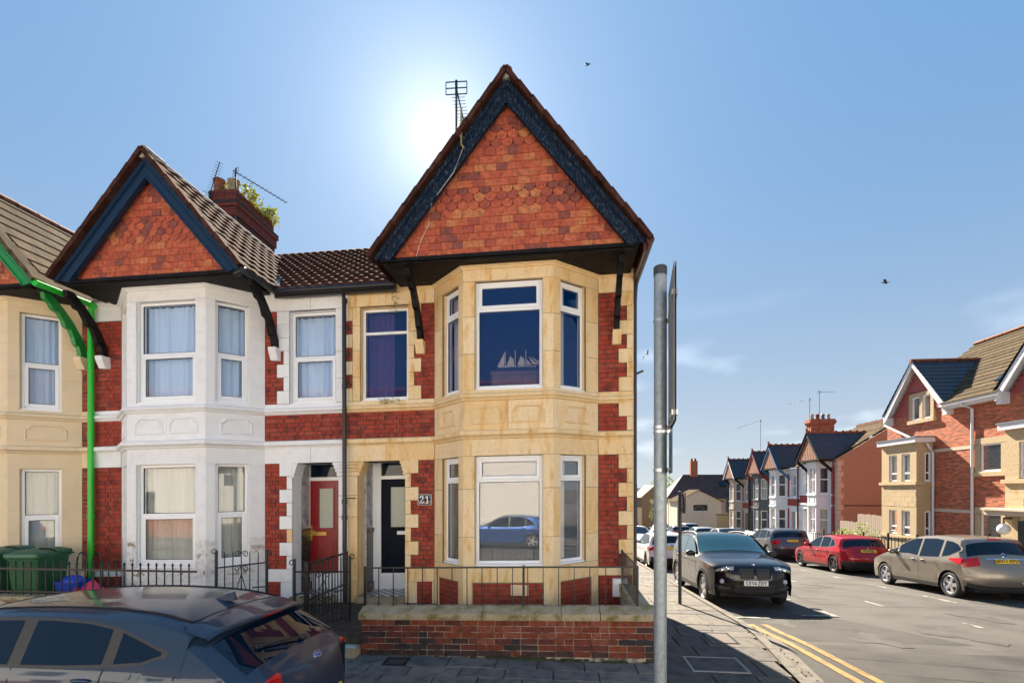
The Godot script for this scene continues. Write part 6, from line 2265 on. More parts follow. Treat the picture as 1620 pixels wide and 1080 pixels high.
func far_buildings() -> void:
	mat("cream_render", lin(0.74, 0.62, 0.48), 0.9, "grain", 0.3)
	mat("brown_tiles", lin(0.15, 0.085, 0.075), 0.8, "speck", 0.6, "blotch", 0.2)
	mat("pale_blue", lin(0.5, 0.6, 0.72), 0.7)
	mat("far_brick", lin(0.30, 0.19, 0.11), 0.9, "grain", 0.3)
	var gy := ry(-66.0)
	# gabled cream back extension with the long dark roof behind it
	small_house("cream_gabled_house", "cream rendered house end with a shallow gable and one wide window at the street's foot", Vector3(17.2, gy, -66.0), 0.0, 5.4, 5.0, 4.3, 5.7, M.cream_render, M.slate_tan1, [[0.2, 3.0, 1.9, 0.9]])
	var o := thing("dark_roofed_house", "long house with a big dark brown tiled roof and brick chimney at the street's foot", "house", Vector3(20.0, gy, -74.0))
	var g := G.new()
	g.box(-5.0, -1, -7, 8, 4.6, 0)
	part("wall", g, M.cream_render, o)
	g = G.new()
	var n := 14
	for i in n:
		var k0 := float(i) / n; var k1 := float(i + 1) / n
		var za := 0.4 - 3.9 * k0; var zb := 0.4 - 3.9 * k1
		var ya := 4.5 + 3.5 * k0 + 0.04; var yb := 4.5 + 3.5 * k1
		var l0 := -5.3 + 3.2 * k0; var l1 := -5.3 + 3.2 * k1
		g.quad(Vector3(l0, ya, za), Vector3(8, ya, za), Vector3(8, yb, zb), Vector3(l1, yb, zb))
		g.quad(Vector3(l0, ya, za), Vector3(8, ya, za), Vector3(8, ya - 0.05, za), Vector3(l0, ya - 0.05, za))
	g.tri(Vector3(-5.3, 4.5, 0.4), Vector3(-2.1, 8.0, -3.5), Vector3(-5.3, 4.5, -7.4))
	g.quad(Vector3(-2.1, 8.0, -3.5), Vector3(8, 8.0, -3.5), Vector3(8, 4.5, -7.4), Vector3(-5.3, 4.5, -7.4))
	part("roof", g, M.brown_tiles, o)
	g = G.new()
	g.box(-1.1, 7.4, -3.9, -0.1, 10.0, -3.1)
	var chm := part("chimney", g, M.flat_brick, o)
	for i in 2:
		g = G.new()
		g.lathe([Vector2(0, 10.0), Vector2(0.16, 10.0), Vector2(0.13, 10.4), Vector2(0, 10.4)], 8, Transform3D(Basis(), Vector3(-0.85 + i * 0.5, 0, -3.5)))
		part("chimney_pot", g, M.terracotta, chm)
	g = G.new()
	g.obox(Transform3D(Basis(Vector3.RIGHT, 0.73), Vector3(3.0, 6.6, -1.75)), Vector3(0.9, 0.1, 1.0))
	part("rooflight", g, M.car_glass, o)
	g = G.new()
	g.box(3.0, 2.6, 0.0, 5.6, 4.4, 1.5)
	part("dormer_extension", g, M.grey_paint, o)
	plain_window(o, Transform3D(Basis(), Vector3(0, 0, 1.5)), 3.3, 2.9, 5.2, 4.2, 0.02, [], M.upvc)
	# flat white building, brown brick one and low sheds far down the street
	o = thing("white_block", "white flat roofed building far down the street beyond the corner", "building", Vector3(15.2, ry(-112) , -112))
	g = G.new()
	g.box(-5, 0, -8, 5, 8.3, 0)
	part("wall", g, M.pale_blue, o)
	g = G.new()
	g.box(-5.2, 8.3, -8.2, 5.2, 8.7, 0.2)
	part("parapet", g, M.white_board, o)
	for i in 4: plain_window(o, Transform3D(Basis(), Vector3(0, 0, 0.15)), -4.2 + i * 2.3, 6.0, -3.0 + i * 2.3, 7.5, 0.02, [], M.upvc)
	o = thing("brown_block", "brown brick building with white windows in front of the white block", "building", Vector3(13.7, ry(-106), -106))
	g = G.new()
	g.box(-4.4, 0, -5, 4.0, 5.9, 0)
	part("wall", g, M.far_brick, o)
	g = G.new()
	g.box(-4.6, 2.4, 0.001, 4.2, 2.8, 1.6)
	part("lean_to", g, M.slate_dark, o)
	for i in 3: plain_window(o, Transform3D(Basis(), Vector3(0, 0, 0.15)), -3.3 + i * 2.5, 3.5, -2.1 + i * 2.5, 5.0, 0.02, [4.3], M.upvc)
	for i in 2: plain_window(o, Transform3D(Basis(), Vector3(0, 0, 0.15)), -3.0 + i * 3.0, 0.9, -1.2 + i * 3.0, 2.2, 0.02, [], M.upvc)
	small_house("brick_gabled_house", "brown brick house with its gable to the road far down the street", Vector3(17.4, ry(-98), -98), 0.15, 5.0, 6.0, 6.2, 8.4, M.far_brick, M.brown_tiles, [[0, 4.0, 1.2, 1.4]])
	o = thing("stone_yard_wall", "tan stone yard wall at the foot of the dark roofed house", "wall", Vector3(20.6, ry(-62), -62))
	g = G.new()
	g.box(-2.3, -0.4, -0.3, 4.0, 2.5, 0)
	part("wall", g, M.flat_stone, o)
	g = G.new()
	g.box(-2.4, 2.5, -0.36, 4.1, 2.62, 0.06)
	part("coping", g, M.slate_tan0, o)
	bush("street_tree", Vector3(23.2, ry(-118), -122), 5.0, 12.5, 1500, M.leaf_bright, "bright green tree rising behind the dark tiled roof", "tree", "trees far down the street")
	bush("street_tree", Vector3(16.3, ry(-92), -91), 1.5, 6.2, 700, M.leaf_bright, "narrow sunlit tree beside the brown gabled house", "tree", "trees far down the street")
	bush("street_tree", Vector3(12.4, ry(-118), -128), 2.4, 13.0, 700, M.leaf, "dark tree top behind the white block", "tree", "trees far down the street")

func opposite_side() -> void:
	# the sunlit terrace behind the camera: it throws light back on the shaded fronts and shows in their windows
	mat("pale_render", lin(0.81, 0.80, 0.77), 0.85, "clean", 0.3)
	mat("white_render", lin(0.82, 0.82, 0.81), 0.85, "clean", 0.3)
	var looks := ["white rendered house across the front road, mirrored in the cream house's windows", "pale rendered house across the front road, mirrored in the white house's windows", "pale rendered house across the front road, mirrored in the corner house's bay", "white rendered house across the front road at the side street's mouth", "pale rendered house across the front road far to the right", "white rendered house across the front road far to the left"]
	for i in 6:
		var x: float = [-19.0, -9.5, 0.0, 9.5, 19.0, -28.5][i]
		var o := thing("opposite_house", looks[i], "house", Vector3(x, 0, 7.2), "pale houses across the front road")
		var wm: Material = M.pale_render if i % 3 else M.white_render
		var F := Transform3D(Basis(Vector3.LEFT, Vector3.UP, Vector3.FORWARD), Vector3.ZERO)
		var holes := [[2.2, 0.9, 3.7, 2.3], [2.3, 3.6, 3.6, 5.0], [-3.6, 3.6, -2.3, 5.0], [-4.2, -0.1, -3.2, 2.1]]
		if i == 2: holes = [[3.0, 3.7, 4.0, 4.8]]
		var g := G.new()
		g.t = F
		wall_with(g, -4.75, 4.75, -0.2, 5.9, 0.3, holes)
		g.box(-4.75, -0.2, -7.0, -4.5, 5.9, -0.301); g.box(4.5, -0.2, -7.0, 4.75, 5.9, -0.301); g.box(-4.5, -0.2, -7.0, 4.5, 5.9, -6.7)
		part("wall", g, wm, o)
		for h in holes:
			if h[1] > 0.0: plain_window(o, F, h[0], h[1], h[2], h[3], 0.1, [], M.upvc)
			else:
				g = G.new()
				g.t = F
				g.box(h[0], h[1], -0.2, h[2], h[3], -0.15)
				part("door", g, M.door_navy, o)
		for q in [[5.8, -0.4, 8.3, 3.5], [5.8, 7.4, 8.3, 3.5]]:
			g = G.new()
			g.quad(Vector3(-4.75, q[0], q[1]), Vector3(4.75, q[0], q[1]), Vector3(4.75, q[2], q[3]), Vector3(-4.75, q[2], q[3]))
			part("roof", g, M.brown_tiles, o)
		g = G.new()
		g.tube([Vector3(-4.75, 8.35, 3.5), Vector3(4.75, 8.35, 3.5)], 0.13, 8)
		part("ridge", g, M.terracotta, o)
	var w := thing("opposite_wall", "low red brick wall across the road seen only in the left houses' window reflections", "wall", Vector3(-15, 0, 6.6))
	var g2 := G.new()
	g2.box(-9, -0.1, 0, 7.0, 1.0, 0.25)
	part("wall", g2, M.flat_brick, w)
	bush("opposite_hedge", Vector3(-12.5, 0, 6.0), 1.2, 2.6, 700, M.leaf, "leafy bush by the low brick wall across the road, seen in reflections", "hedge")

# ---------------------------------------------------------------- vehicles
class Car:
	var L := 4.2
	var W := 1.8
	var belt := 0.95
	var tumble := 0.36
	var roof_crown := 0.05
	var setback := 0.16
	var er := 0.035
	var nf := 0.14
	var nr := 0.10
	var sill := 0.2
	var wheels := [0.85, 3.4]
	var wr := 0.33
	var ra := 0.37
	var pts: Array = []
	func setup(top: Array) -> void:
		var p := []
		for i in top.size(): p.append(Vector3(top[i][0], top[i][1], i))
		for k in 4:
			var q := [p[0]]
			for i in p.size() - 1:
				q.append(p[i].lerp(p[i + 1], 0.25)); q.append(p[i].lerp(p[i + 1], 0.75))
			q.append(p[-1])
			p = q
		pts = p
	func zside(l: float, y: float) -> float:
		var z := W / 2
		var lf := 0.95
		if l < lf: z -= nf * pow((lf - l) / lf, 2.2)
		if l > L - lf: z -= nr * pow((l - L + lf) / lf, 2.2)
		if y > belt: z -= (y - belt) * tumble + 0.02
		elif y > belt - 0.12: z -= 0.02 * pow((y - belt + 0.12) / 0.12, 2.0)
		if y < 0.5: z -= (0.5 - y) * 0.10
		elif y < belt - 0.12: z -= 0.012 * sin(PI * (y - 0.5) / (belt - 0.62))
		return z
	func at(u: float) -> Array:
		var n := pts.size()
		var lo := 0; var hi := n - 2
		while lo < hi:
			var m := (lo + hi + 1) / 2
			if pts[m].z <= u: lo = m
			else: hi = m - 1
		var a: Vector3 = pts[lo]; var b: Vector3 = pts[lo + 1]
		var k := clampf((u - a.z) / maxf(b.z - a.z, 1e-6), 0.0, 1.0)
		var p := a.lerp(b, k)
		var c: Vector3 = pts[maxi(lo - 1, 0)]; var d: Vector3 = pts[mini(lo + 2, n - 1)]
		var t0 := Vector2(b.x - c.x, b.y - c.y).normalized(); var t1 := Vector2(d.x - a.x, d.y - a.y).normalized()
		var t := t0.lerp(t1, k).normalized()
		return [Vector2(p.x, p.y), Vector2(-t.y, t.x)]
	func P(u: float, w: float, off := 0.0) -> Vector3:
		var q := at(u)
		var p: Vector2 = q[0]; var n: Vector2 = q[1]
		var cr := lerpf(roof_crown, setback, n.x * n.x)
		var er2 := lerpf(er, 0.15, n.x * n.x)
		var t0 := lerpf(0.84, 0.5, n.x * n.x)
		var e: Vector2 = p - n * (cr + er2)
		var z := zside(e.x, e.y)
		var t := maxf(0.0, (absf(w) - t0) / (1.0 - t0))
		p -= n * (cr * w * w + er2 * t * t - off)
		var zz := z * w
		return Vector3(zz, p.y, p.x - L / 2)
	func bottom(l: float) -> float:
		var y := sill
		for c in wheels:
			var d := absf(l - c)
			if d < ra: y = maxf(y, wr + sqrt(ra * ra - d * d))
		return y
	func S(l: float, y: float, s: float, off := 0.0) -> Vector3:
		return Vector3(s * (zside(l, y) + off), y, l - L / 2)

func car_side(c: Car, o: Node, called: String, m: Material, s: float, xa: float, xb: float, lower: Array, upper: Array, off: float) -> MeshInstance3D:
	# a strip on the car's flank; lower and upper are polylines [l, y]
	var P := []
	var n := 22
	for i in n + 1:
		var l := lerpf(xa, xb, float(i) / n)
		var y0 := poly_y(lower, l); var y1 := maxf(poly_y(upper, l), y0 + 0.0005)
		var col := []
		for j in 7: col.append(c.S(l, lerpf(y0, y1, j / 6.0), s, off))
		P.append(col)
	var g := G.new()
	g.grid(P)
	return part(called, g, m, o)

func poly_y(p: Array, l: float) -> float:
	if l <= p[0][0]: return p[0][1]
	for i in p.size() - 1:
		if l <= p[i + 1][0]: return lerpf(p[i][1], p[i + 1][1], (l - p[i][0]) / maxf(p[i + 1][0] - p[i][0], 1e-5))
	return p[-1][1]

func car_patch(c: Car, o: Node, called: String, m: Material, ua: float, ub: float, wa: float, wb: float, off: float, taper := 0.0) -> MeshInstance3D:
	var P := []
	var n := 14
	for i in n + 1:
		var k := float(i) / n
		var row := []
		for j in 13: 
			var w := lerpf(wa, wb, j / 12.0)
			row.append(c.P(lerpf(ua, ub, k), w * (1.0 - taper * k), off))
		P.append(row)
	var g := G.new()
	g.grid(P)
	return part(called, g, m, o)

func line_strip(c: Car, g: G, s: float, pts: Array, w: float, off: float) -> void:
	for i in pts.size() - 1:
		var n := 6
		for k in n:
			var a := Vector2(pts[i][0], pts[i][1]).lerp(Vector2(pts[i + 1][0], pts[i + 1][1]), float(k) / n)
			var b := Vector2(pts[i][0], pts[i][1]).lerp(Vector2(pts[i + 1][0], pts[i + 1][1]), float(k + 1) / n)
			var d := (b - a).normalized() * w / 2
			var q := Vector2(-d.y, d.x)
			g.quad(c.S(a.x + q.x, a.y + q.y, s, off), c.S(b.x + q.x, b.y + q.y, s, off), c.S(b.x - q.x, b.y - q.y, s, off), c.S(a.x - q.x, a.y - q.y, s, off))

func wheel(o: Node, at: Vector3, r: float, s: float, style: int, rim_m: Material) -> void:
	var t := Transform3D(Basis(Vector3.BACK, -PI / 2 * s), at)     # local y points outwards
	var g := G.new()
	g.lathe([Vector2(r * 0.66, -0.2), Vector2(r * 0.9, -0.2), Vector2(r, -0.17), Vector2(r, -0.03), Vector2(r * 0.96, -0.008), Vector2(r * 0.82, 0.0), Vector2(r * 0.70, -0.012), Vector2(r * 0.66, -0.04)], 32, t)
	var w := part("wheel", g, M.rubber, o)
	g = G.new()
	g.lathe([Vector2(r * 0.70, -0.016), Vector2(r * 0.67, -0.010), Vector2(r * 0.63, -0.03), Vector2(r * 0.60, -0.09)], 32, t)
	var n: int = [5, 7, 5][style]
	for i in n:
		var a := TAU * i / n
		for k in ([-0.11, 0.11] if style == 2 else [0.0]):
			var th: float = 0.075 if style == 0 else 0.05
			var q := t * Transform3D(Basis(Vector3.UP, a + k), Vector3.ZERO)
			var keep := g.t
			g.t = g.t * q
			var z0 := 0.03; var z1 := r * 0.64
			g.quad(Vector3(-th * 0.7, -0.03, z0), Vector3(th * 0.7, -0.03, z0), Vector3(th * 0.5, -0.022, z1), Vector3(-th * 0.5, -0.022, z1))
			g.quad(Vector3(-th * 0.7, -0.03, z0), Vector3(-th * 0.5, -0.022, z1), Vector3(-th * 0.6, -0.075, z1), Vector3(-th * 0.8, -0.08, z0))
			g.quad(Vector3(th * 0.7, -0.03, z0), Vector3(th * 0.8, -0.08, z0), Vector3(th * 0.6, -0.075, z1), Vector3(th * 0.5, -0.022, z1))
			g.t = keep
	g.lathe([Vector2(0.075, -0.06), Vector2(0.07, -0.03), Vector2(0.04, -0.022), Vector2(0.001, -0.022)], 14, t)
	part("rim", g, rim_m, w)
	g = G.new()
	g.lathe([Vector2(r * 0.61, -0.085), Vector2(0.001, -0.085)], 24, t)
	part("brake_disc", g, M.underbody, w)

func place_car(o: Node3D, x: float, z: float, yaw: float) -> void:
	var b := Basis(Vector3.UP, yaw)
	var f := b * Vector3(0, 0, -1)
	var yf := ry(z + f.z * 1.3); var yr := ry(z - f.z * 1.3)
	o.transform = Transform3D(b * Basis(Vector3.RIGHT, atan((yf - yr) / 2.6)), Vector3(x, (yf + yr) / 2 + 0.006, z))

func car(called: String, label: String, spec: Dictionary, body_m: Material, group := "cars parked along the streets") -> Node3D:
	var o := thing(called, label, "car", Vector3.ZERO, group)
	var c := Car.new()
	for k in ["L", "W", "belt", "tumble", "roof_crown", "setback", "nf", "nr", "sill", "wheels", "wr", "ra"]:
		if spec.has(k): c.set(k, spec[k])
	c.setup(spec.top)
	var last: float = spec.top.size() - 1
	var N := 150
	var us := []
	for i in N + 1: us.append(last * i / N)
	var P := []
	for u in us:
		var row := []
		for j in 17: row.append(c.P(u, -1.0 + j / 8.0))
		P.append(row)
	var g := G.new()
	g.grid(P)
	for s in [-1.0, 1.0]:
		var Q := []
		for u in us:
			var e: Vector3 = c.P(u, s)
			var l := e.z + c.L / 2
			var b := minf(c.bottom(l), e.y - 0.001)
			var col := []
			for j in 15:
				var y := lerpf(e.y, b, j / 14.0)
				var z: float = c.zside(l, y)
				col.append(Vector3(s * z, y, e.z))
			Q.append(col)
		g.grid(Q)
	part("body", g, body_m, o)
	# dark underside and wheel housings
	g = G.new()
	g.box(-c.W / 2 + 0.24, c.sill - 0.02, -c.L / 2 + 0.22, c.W / 2 - 0.24, 0.78, c.L / 2 - 0.22)
	g.box(-c.W / 2 + 0.1, c.sill - 0.015, -c.L / 2 + c.wheels[0] + c.ra + 0.02, c.W / 2 - 0.1, 0.6, -c.L / 2 + c.wheels[1] - c.ra - 0.02)
	part("underside", g, M.underbody, o)
	var glass: Material = spec.get("glass", M.car_glass)
	# screens
	var ws: Array = spec.screen
	car_patch(c, o, "windscreen", glass, ws[0], ws[1], -0.90, 0.90, 0.004)
	var rw: Array = spec.rear
	car_patch(c, o, "rear_window", M.car_glass, rw[0], rw[1], -0.87, 0.87, 0.004)
	# side glass, with a dark surround
	for s in [-1.0, 1.0]:
		var sw: Array = spec.sides
		var up: Array = spec.side_top
		var lo: Array = spec.side_low
		for k in sw.size():
			var upk := []
			for p in up: upk.append([p[0], p[1]])
			car_side(c, o, "side_window", glass, s, sw[k][0], sw[k][1], lo, upk, 0.006)
		var lo2 := []; var up2 := []
		for p in lo: lo2.append([p[0], p[1] - 0.022])
		for p in up: up2.append([p[0], p[1] + 0.022])
		car_side(c, o, "window_surround", spec.get("surround", M.trim), s, sw[0][0] - 0.05, sw[-1][1] + 0.06, lo2, up2, 0.003)
		if spec.get("chrome", false):
			g = G.new()
			line_strip(c, g, s, lo2, 0.018, 0.006)
			part("window_trim", g, M.chrome, o)
		g = G.new()
		for d in spec.doors: line_strip(c, g, s, d, 0.009, 0.0025)
		part("door_seam", g, M.underbody, o)
		for h in spec.handles:
			g = G.new()
			var p := c.S(h[0], h[1], s, 0.012)
			g.ball(Transform3D(Basis(), p), Vector3(0.018, 0.018, 0.085), 6)
			part("door_handle", g, spec.get("handle", body_m), o)
		# mirrors
		var mp := c.S(spec.mirror[0], spec.mirror[1], s, 0.11)
		g = G.new()
		g.ball(Transform3D(Basis(Vector3.UP, s * 0.2), mp), Vector3(0.115, 0.078, 0.07), 8)
		g.tube([mp - Vector3(s * 0.14, 0.07, -0.01), mp - Vector3(0, 0.02, 0)], 0.025, 6)
		part("mirror", g, spec.get("mirror_m", body_m), o)
		# wheel arch trim
		if spec.get("arch_trim", false):
			g = G.new()
			for wx in c.wheels:
				var ring := []
				for i in 19:
					var a := PI * (-0.02 + 1.04 * i / 18.0)
					ring.append([wx + cos(a) * (c.ra + 0.02), c.wr + sin(a) * (c.ra + 0.02)])
				line_strip(c, g, s, ring, 0.055, 0.006)
			part("arch_trim", g, M.trim, o)
		g = G.new()
		line_strip(c, g, s, [[c.wheels[0] + c.ra + 0.02, c.sill + 0.05], [c.wheels[1] - c.ra - 0.02, c.sill + 0.05]], 0.10, 0.004)
		part("sill_trim", g, M.trim, o)
		for i in 2: wheel(o, Vector3(s * (c.W / 2 - 0.025), c.wr, c.wheels[i] - c.L / 2), c.wr, s, spec.get("rim", 0), spec.get("rim_m", M.alloy))
		# lamps
		var hl: Array = spec.head
		car_patch(c, o, "headlight", M.lamp_clear, hl[0], hl[1], s * hl[2], s * hl[3], 0.006)
		var tl: Array = spec.tail
		var lamp := car_patch(c, o, "tail_light", M.lamp_red, tl[0], tl[1], s * tl[2], s * tl[3], 0.008)
		if spec.has("tail_side"):
			var ts: Array = spec.tail_side
			car_side(c, lamp, "lamp_wrap", M.lamp_red, s, ts[0], ts[1], [[ts[0], ts[2]], [ts[1], ts[3]]], [[ts[0], ts[4]], [ts[1], ts[5]]], 0.008)
		if spec.has("head_side"):
			var ts: Array = spec.head_side
			car_side(c, o, "headlight_wrap", M.lamp_clear, s, ts[0], ts[1], [[ts[0], ts[2]], [ts[1], ts[3]]], [[ts[0], ts[4]], [ts[1], ts[5]]], 0.006)
		if spec.get("rails", false):
			g = G.new()
			var rp := []
			for i in 9:
				var u := lerpf(ws[1] + 0.3, rw[0] - 0.4, i / 8.0)
				rp.append(c.P(u, s * 0.86, 0.035 if i > 0 and i < 8 else 0.0))
			g.tube(rp, 0.018, 6)
			part("roof_rail", g, spec.get("rail_m", M.trim), o)
	# lower bumpers, grille
	car_patch(c, o, "front_bumper_trim", M.trim, 0.0, spec.get("fb", 0.7), -0.86, 0.86, 0.004)
	car_patch(c, o, "rear_bumper_trim", M.trim, last - spec.get("rb", 0.9), last, -0.94, 0.94, 0.006)
	for gr in spec.get("grilles", []): car_patch(c, o, "grille", M.trim, gr[0], gr[1], gr[2], gr[3], 0.006)
	for ln in spec.get("lines", []):
		car_patch(c, o, "panel_seam", M.underbody, ln[0], ln[1], ln[2], ln[3], 0.0025)
	# number plates
	for e in 2:
		var key: String = ["front_plate", "rear_plate"][e]
		if not spec.has(key): continue
		var q: Array = spec[key]
		var p := c.P(q[0], 0.0, 0.016)
		var nn: Vector2 = c.at(q[0])[1]
		var up := Vector3(0, -nn.x, nn.y) if e == 0 else Vector3(0, nn.x, -nn.y)
		up = up.normalized()
		if up.y < 0: up = -up
		var out := Vector3(0, nn.y, nn.x).normalized()
		var bs := Basis(up.cross(out), up, out)
		g = G.new()
		g.cham(-0.26, -0.056, -0.012, 0.26, 0.056, 0.004, 0.003)
		var pl := put("number_plate", g.mesh(), M.plate_white if e == 0 else M.plate_yellow, o, Transform3D(bs, p))
		if q[1]:
			var t := TextMesh.new()
			t.text = q[1]
			t.font = SystemFont.new()
			t.font.font_names = PackedStringArray(["Droid Sans"])
			t.font.font_weight = 700
			t.font_size = 48
			t.pixel_size = 0.0023
			t.depth = 0.004
			put("characters", t, M.ink, pl, Transform3D(Basis.from_scale(Vector3(0.92, 1.0, 1.0)), Vector3(0, 0, 0.006)))
	o.set_meta("_car", true)
	o.remove_meta("_car")
	cars_shape[o] = c
	return o

var cars_shape := {}

func roundel(o: Node, tf: Transform3D, r: float, style: String) -> void:
	var g := G.new()
	var lie := Transform3D(Basis(Vector3.RIGHT, PI / 2), Vector3.ZERO)
	g.t = Transform3D(Basis.from_scale(Vector3(1.0, 0.42, 1.0)), Vector3.ZERO) if style == "oval" else Transform3D()
	g.lathe([Vector2(r, -0.005), Vector2(r, 0.004), Vector2(r * 0.92, 0.008), Vector2(0.001, 0.008)], 28, lie)
	var b := put("badge", g.mesh(), M.chrome, o, tf)
	if style == "oval":
		if not M.has("badge_blue"): mat("badge_blue", lin(0.01, 0.04, 0.2), 0.2)
		g = G.new()
		g.t = Transform3D(Basis.from_scale(Vector3(1.0, 0.40, 1.0)), Vector3.ZERO)
		g.lathe([Vector2(r * 0.88, 0.0), Vector2(r * 0.88, 0.010), Vector2(0.001, 0.010)], 28, lie)
		put("enamel", g.mesh(), M.badge_blue, b)
		var t := TextMesh.new()
		t.text = "Ford"
		t.font = SystemFont.new()
		t.font.font_names = PackedStringArray(["Droid Serif"])
		t.font.font_italic = true
		t.font_size = 32
		t.pixel_size = r * 0.018
		t.depth = 0.002
		put("lettering", t, M.chrome, b, Transform3D(Basis(), Vector3(0, 0, 0.011)))
	elif style == "quarters":
		if not M.has("badge_blue"): mat("badge_blue", lin(0.01, 0.04, 0.2), 0.2)
		g = G.new()
		g.lathe([Vector2(r * 0.94, 0.0), Vector2(r * 0.94, 0.0095), Vector2(r * 0.6, 0.0095)], 28, lie)
		put("ring", g.mesh(), M.ink, b)
		for k in 4:
			g = G.new()
			for i in 6:
				var a := PI / 2 * k + PI / 12 * i; var e := a + PI / 12
				g.tri(Vector3(0, 0, 0.0098), Vector3(cos(e), sin(e), 0) * r * 0.6 + Vector3(0, 0, 0.0098), Vector3(cos(a), sin(a), 0) * r * 0.6 + Vector3(0, 0, 0.0098))
			put("quarter", g.mesh(), M.badge_blue if k % 2 else M.upvc, b)
	else:
		g = G.new()
		g.lathe([Vector2(r * 0.8, 0.0), Vector2(r * 0.8, 0.010), Vector2(0.001, 0.010)], 28, lie)
		put("field", g.mesh(), M.trim, b)
		g = G.new()
		g.prism(PackedVector2Array([Vector2(-0.5, 0.45) * r, Vector2(-0.1, 0.55) * r, Vector2(0.3, 0.3) * r, Vector2(0.05, 0.05) * r, Vector2(0.35, -0.45) * r, Vector2(-0.1, -0.15) * r, Vector2(-0.35, -0.5) * r, Vector2(-0.2, 0.1) * r]), 0.010, 0.013)
		put("creature", g.mesh(), M.chrome, b)

func on_car(o: Node3D, u: float, off: float, rear: bool) -> Transform3D:
	var c: Car = cars_shape[o]
	var nn: Vector2 = c.at(u)[1]
	var out := Vector3(0, nn.y, nn.x).normalized()
	var up := (Vector3.UP - out * out.y).normalized()
	return Transform3D(Basis(up.cross(out), up, out), c.P(u, 0.0, off))

func suv_spec() -> Dictionary:
	return {"L": 4.65, "W": 1.88, "belt": 1.06, "tumble": 0.34, "sill": 0.27, "wheels": [0.92, 3.72], "wr": 0.36, "ra": 0.41, "setback": 0.20, "nf": 0.17, "rim": 2,
		"top": [[0.16, 0.28], [0.04, 0.40], [0.0, 0.58], [0.02, 0.80], [0.09, 0.97], [0.45, 1.05], [1.2, 1.12], [1.42, 1.16], [2.08, 1.56], [2.36, 1.63], [3.2, 1.66], [4.05, 1.60], [4.28, 1.54], [4.46, 1.16], [4.54, 1.02], [4.62, 0.82], [4.65, 0.58], [4.56, 0.30]],
		"screen": [7.05, 8.55], "rear": [12.15, 12.95], "head": [3.42, 3.95, 0.52, 0.97], "tail": [13.3, 14.6, 0.6, 0.98],
		"sides": [[1.62, 2.62], [2.70, 3.52], [3.60, 4.10]], "side_low": [[1.5, 1.09], [3.4, 1.12], [4.12, 1.20]], "side_top": [[1.5, 1.12], [2.12, 1.45], [2.4, 1.52], [3.4, 1.53], [3.85, 1.46], [4.12, 1.22]],
		"doors": [[[1.45, 0.35], [1.45, 1.05]], [[2.66, 0.35], [2.66, 1.08]], [[3.50, 0.75], [3.55, 1.08]], [[1.3, 0.92], [4.2, 0.98]]], "handles": [[2.45, 0.97], [3.38, 1.0]], "mirror": [1.68, 1.13], "arch_trim": true, "rails": true, "mirror_m": M.trim,
		"fb": 1.2, "rb": 1.2, "chrome": true}

func mpv_spec() -> Dictionary:
	return {"L": 4.29, "W": 1.81, "belt": 0.98, "tumble": 0.36, "sill": 0.22, "wheels": [0.86, 3.52], "wr": 0.33, "ra": 0.375, "setback": 0.17, "rim": 2,
		"top": [[0.14, 0.24], [0.02, 0.38], [0.0, 0.55], [0.06, 0.74], [0.2, 0.86], [0.8, 1.03], [1.05, 1.10], [1.85, 1.52], [2.15, 1.58], [2.9, 1.615], [3.6, 1.58], [3.88, 1.53], [4.12, 1.10], [4.19, 0.98], [4.26, 0.76], [4.29, 0.52], [4.20, 0.26]],
		"screen": [6.05, 7.5], "rear": [11.1, 11.95], "head": [3.2, 4.6, 0.5, 0.97], "tail": [12.1, 13.4, 0.66, 0.99], "tail_side": [3.55, 3.93, 0.98, 0.86, 1.02, 1.05],
		"sides": [[1.28, 1.46], [1.54, 2.36], [2.44, 3.18], [3.27, 3.80]], "side_low": [[1.2, 1.03], [2.0, 1.04], [2.5, 0.99], [3.15, 1.02], [3.5, 1.08], [3.82, 1.24]], "side_top": [[1.2, 1.05], [1.8, 1.38], [2.1, 1.47], [2.9, 1.50], [3.5, 1.44], [3.68, 1.38], [3.82, 1.27]],
		"doors": [[[1.18, 0.32], [1.22, 1.0]], [[2.40, 0.30], [2.40, 0.98]], [[3.10, 0.72], [3.22, 1.02]], [[1.3, 0.30], [3.1, 0.30]]], "handles": [[2.2, 0.90], [2.58, 0.90]], "mirror": [1.42, 1.06],
		"fb": 0.6, "rb": 0.4}

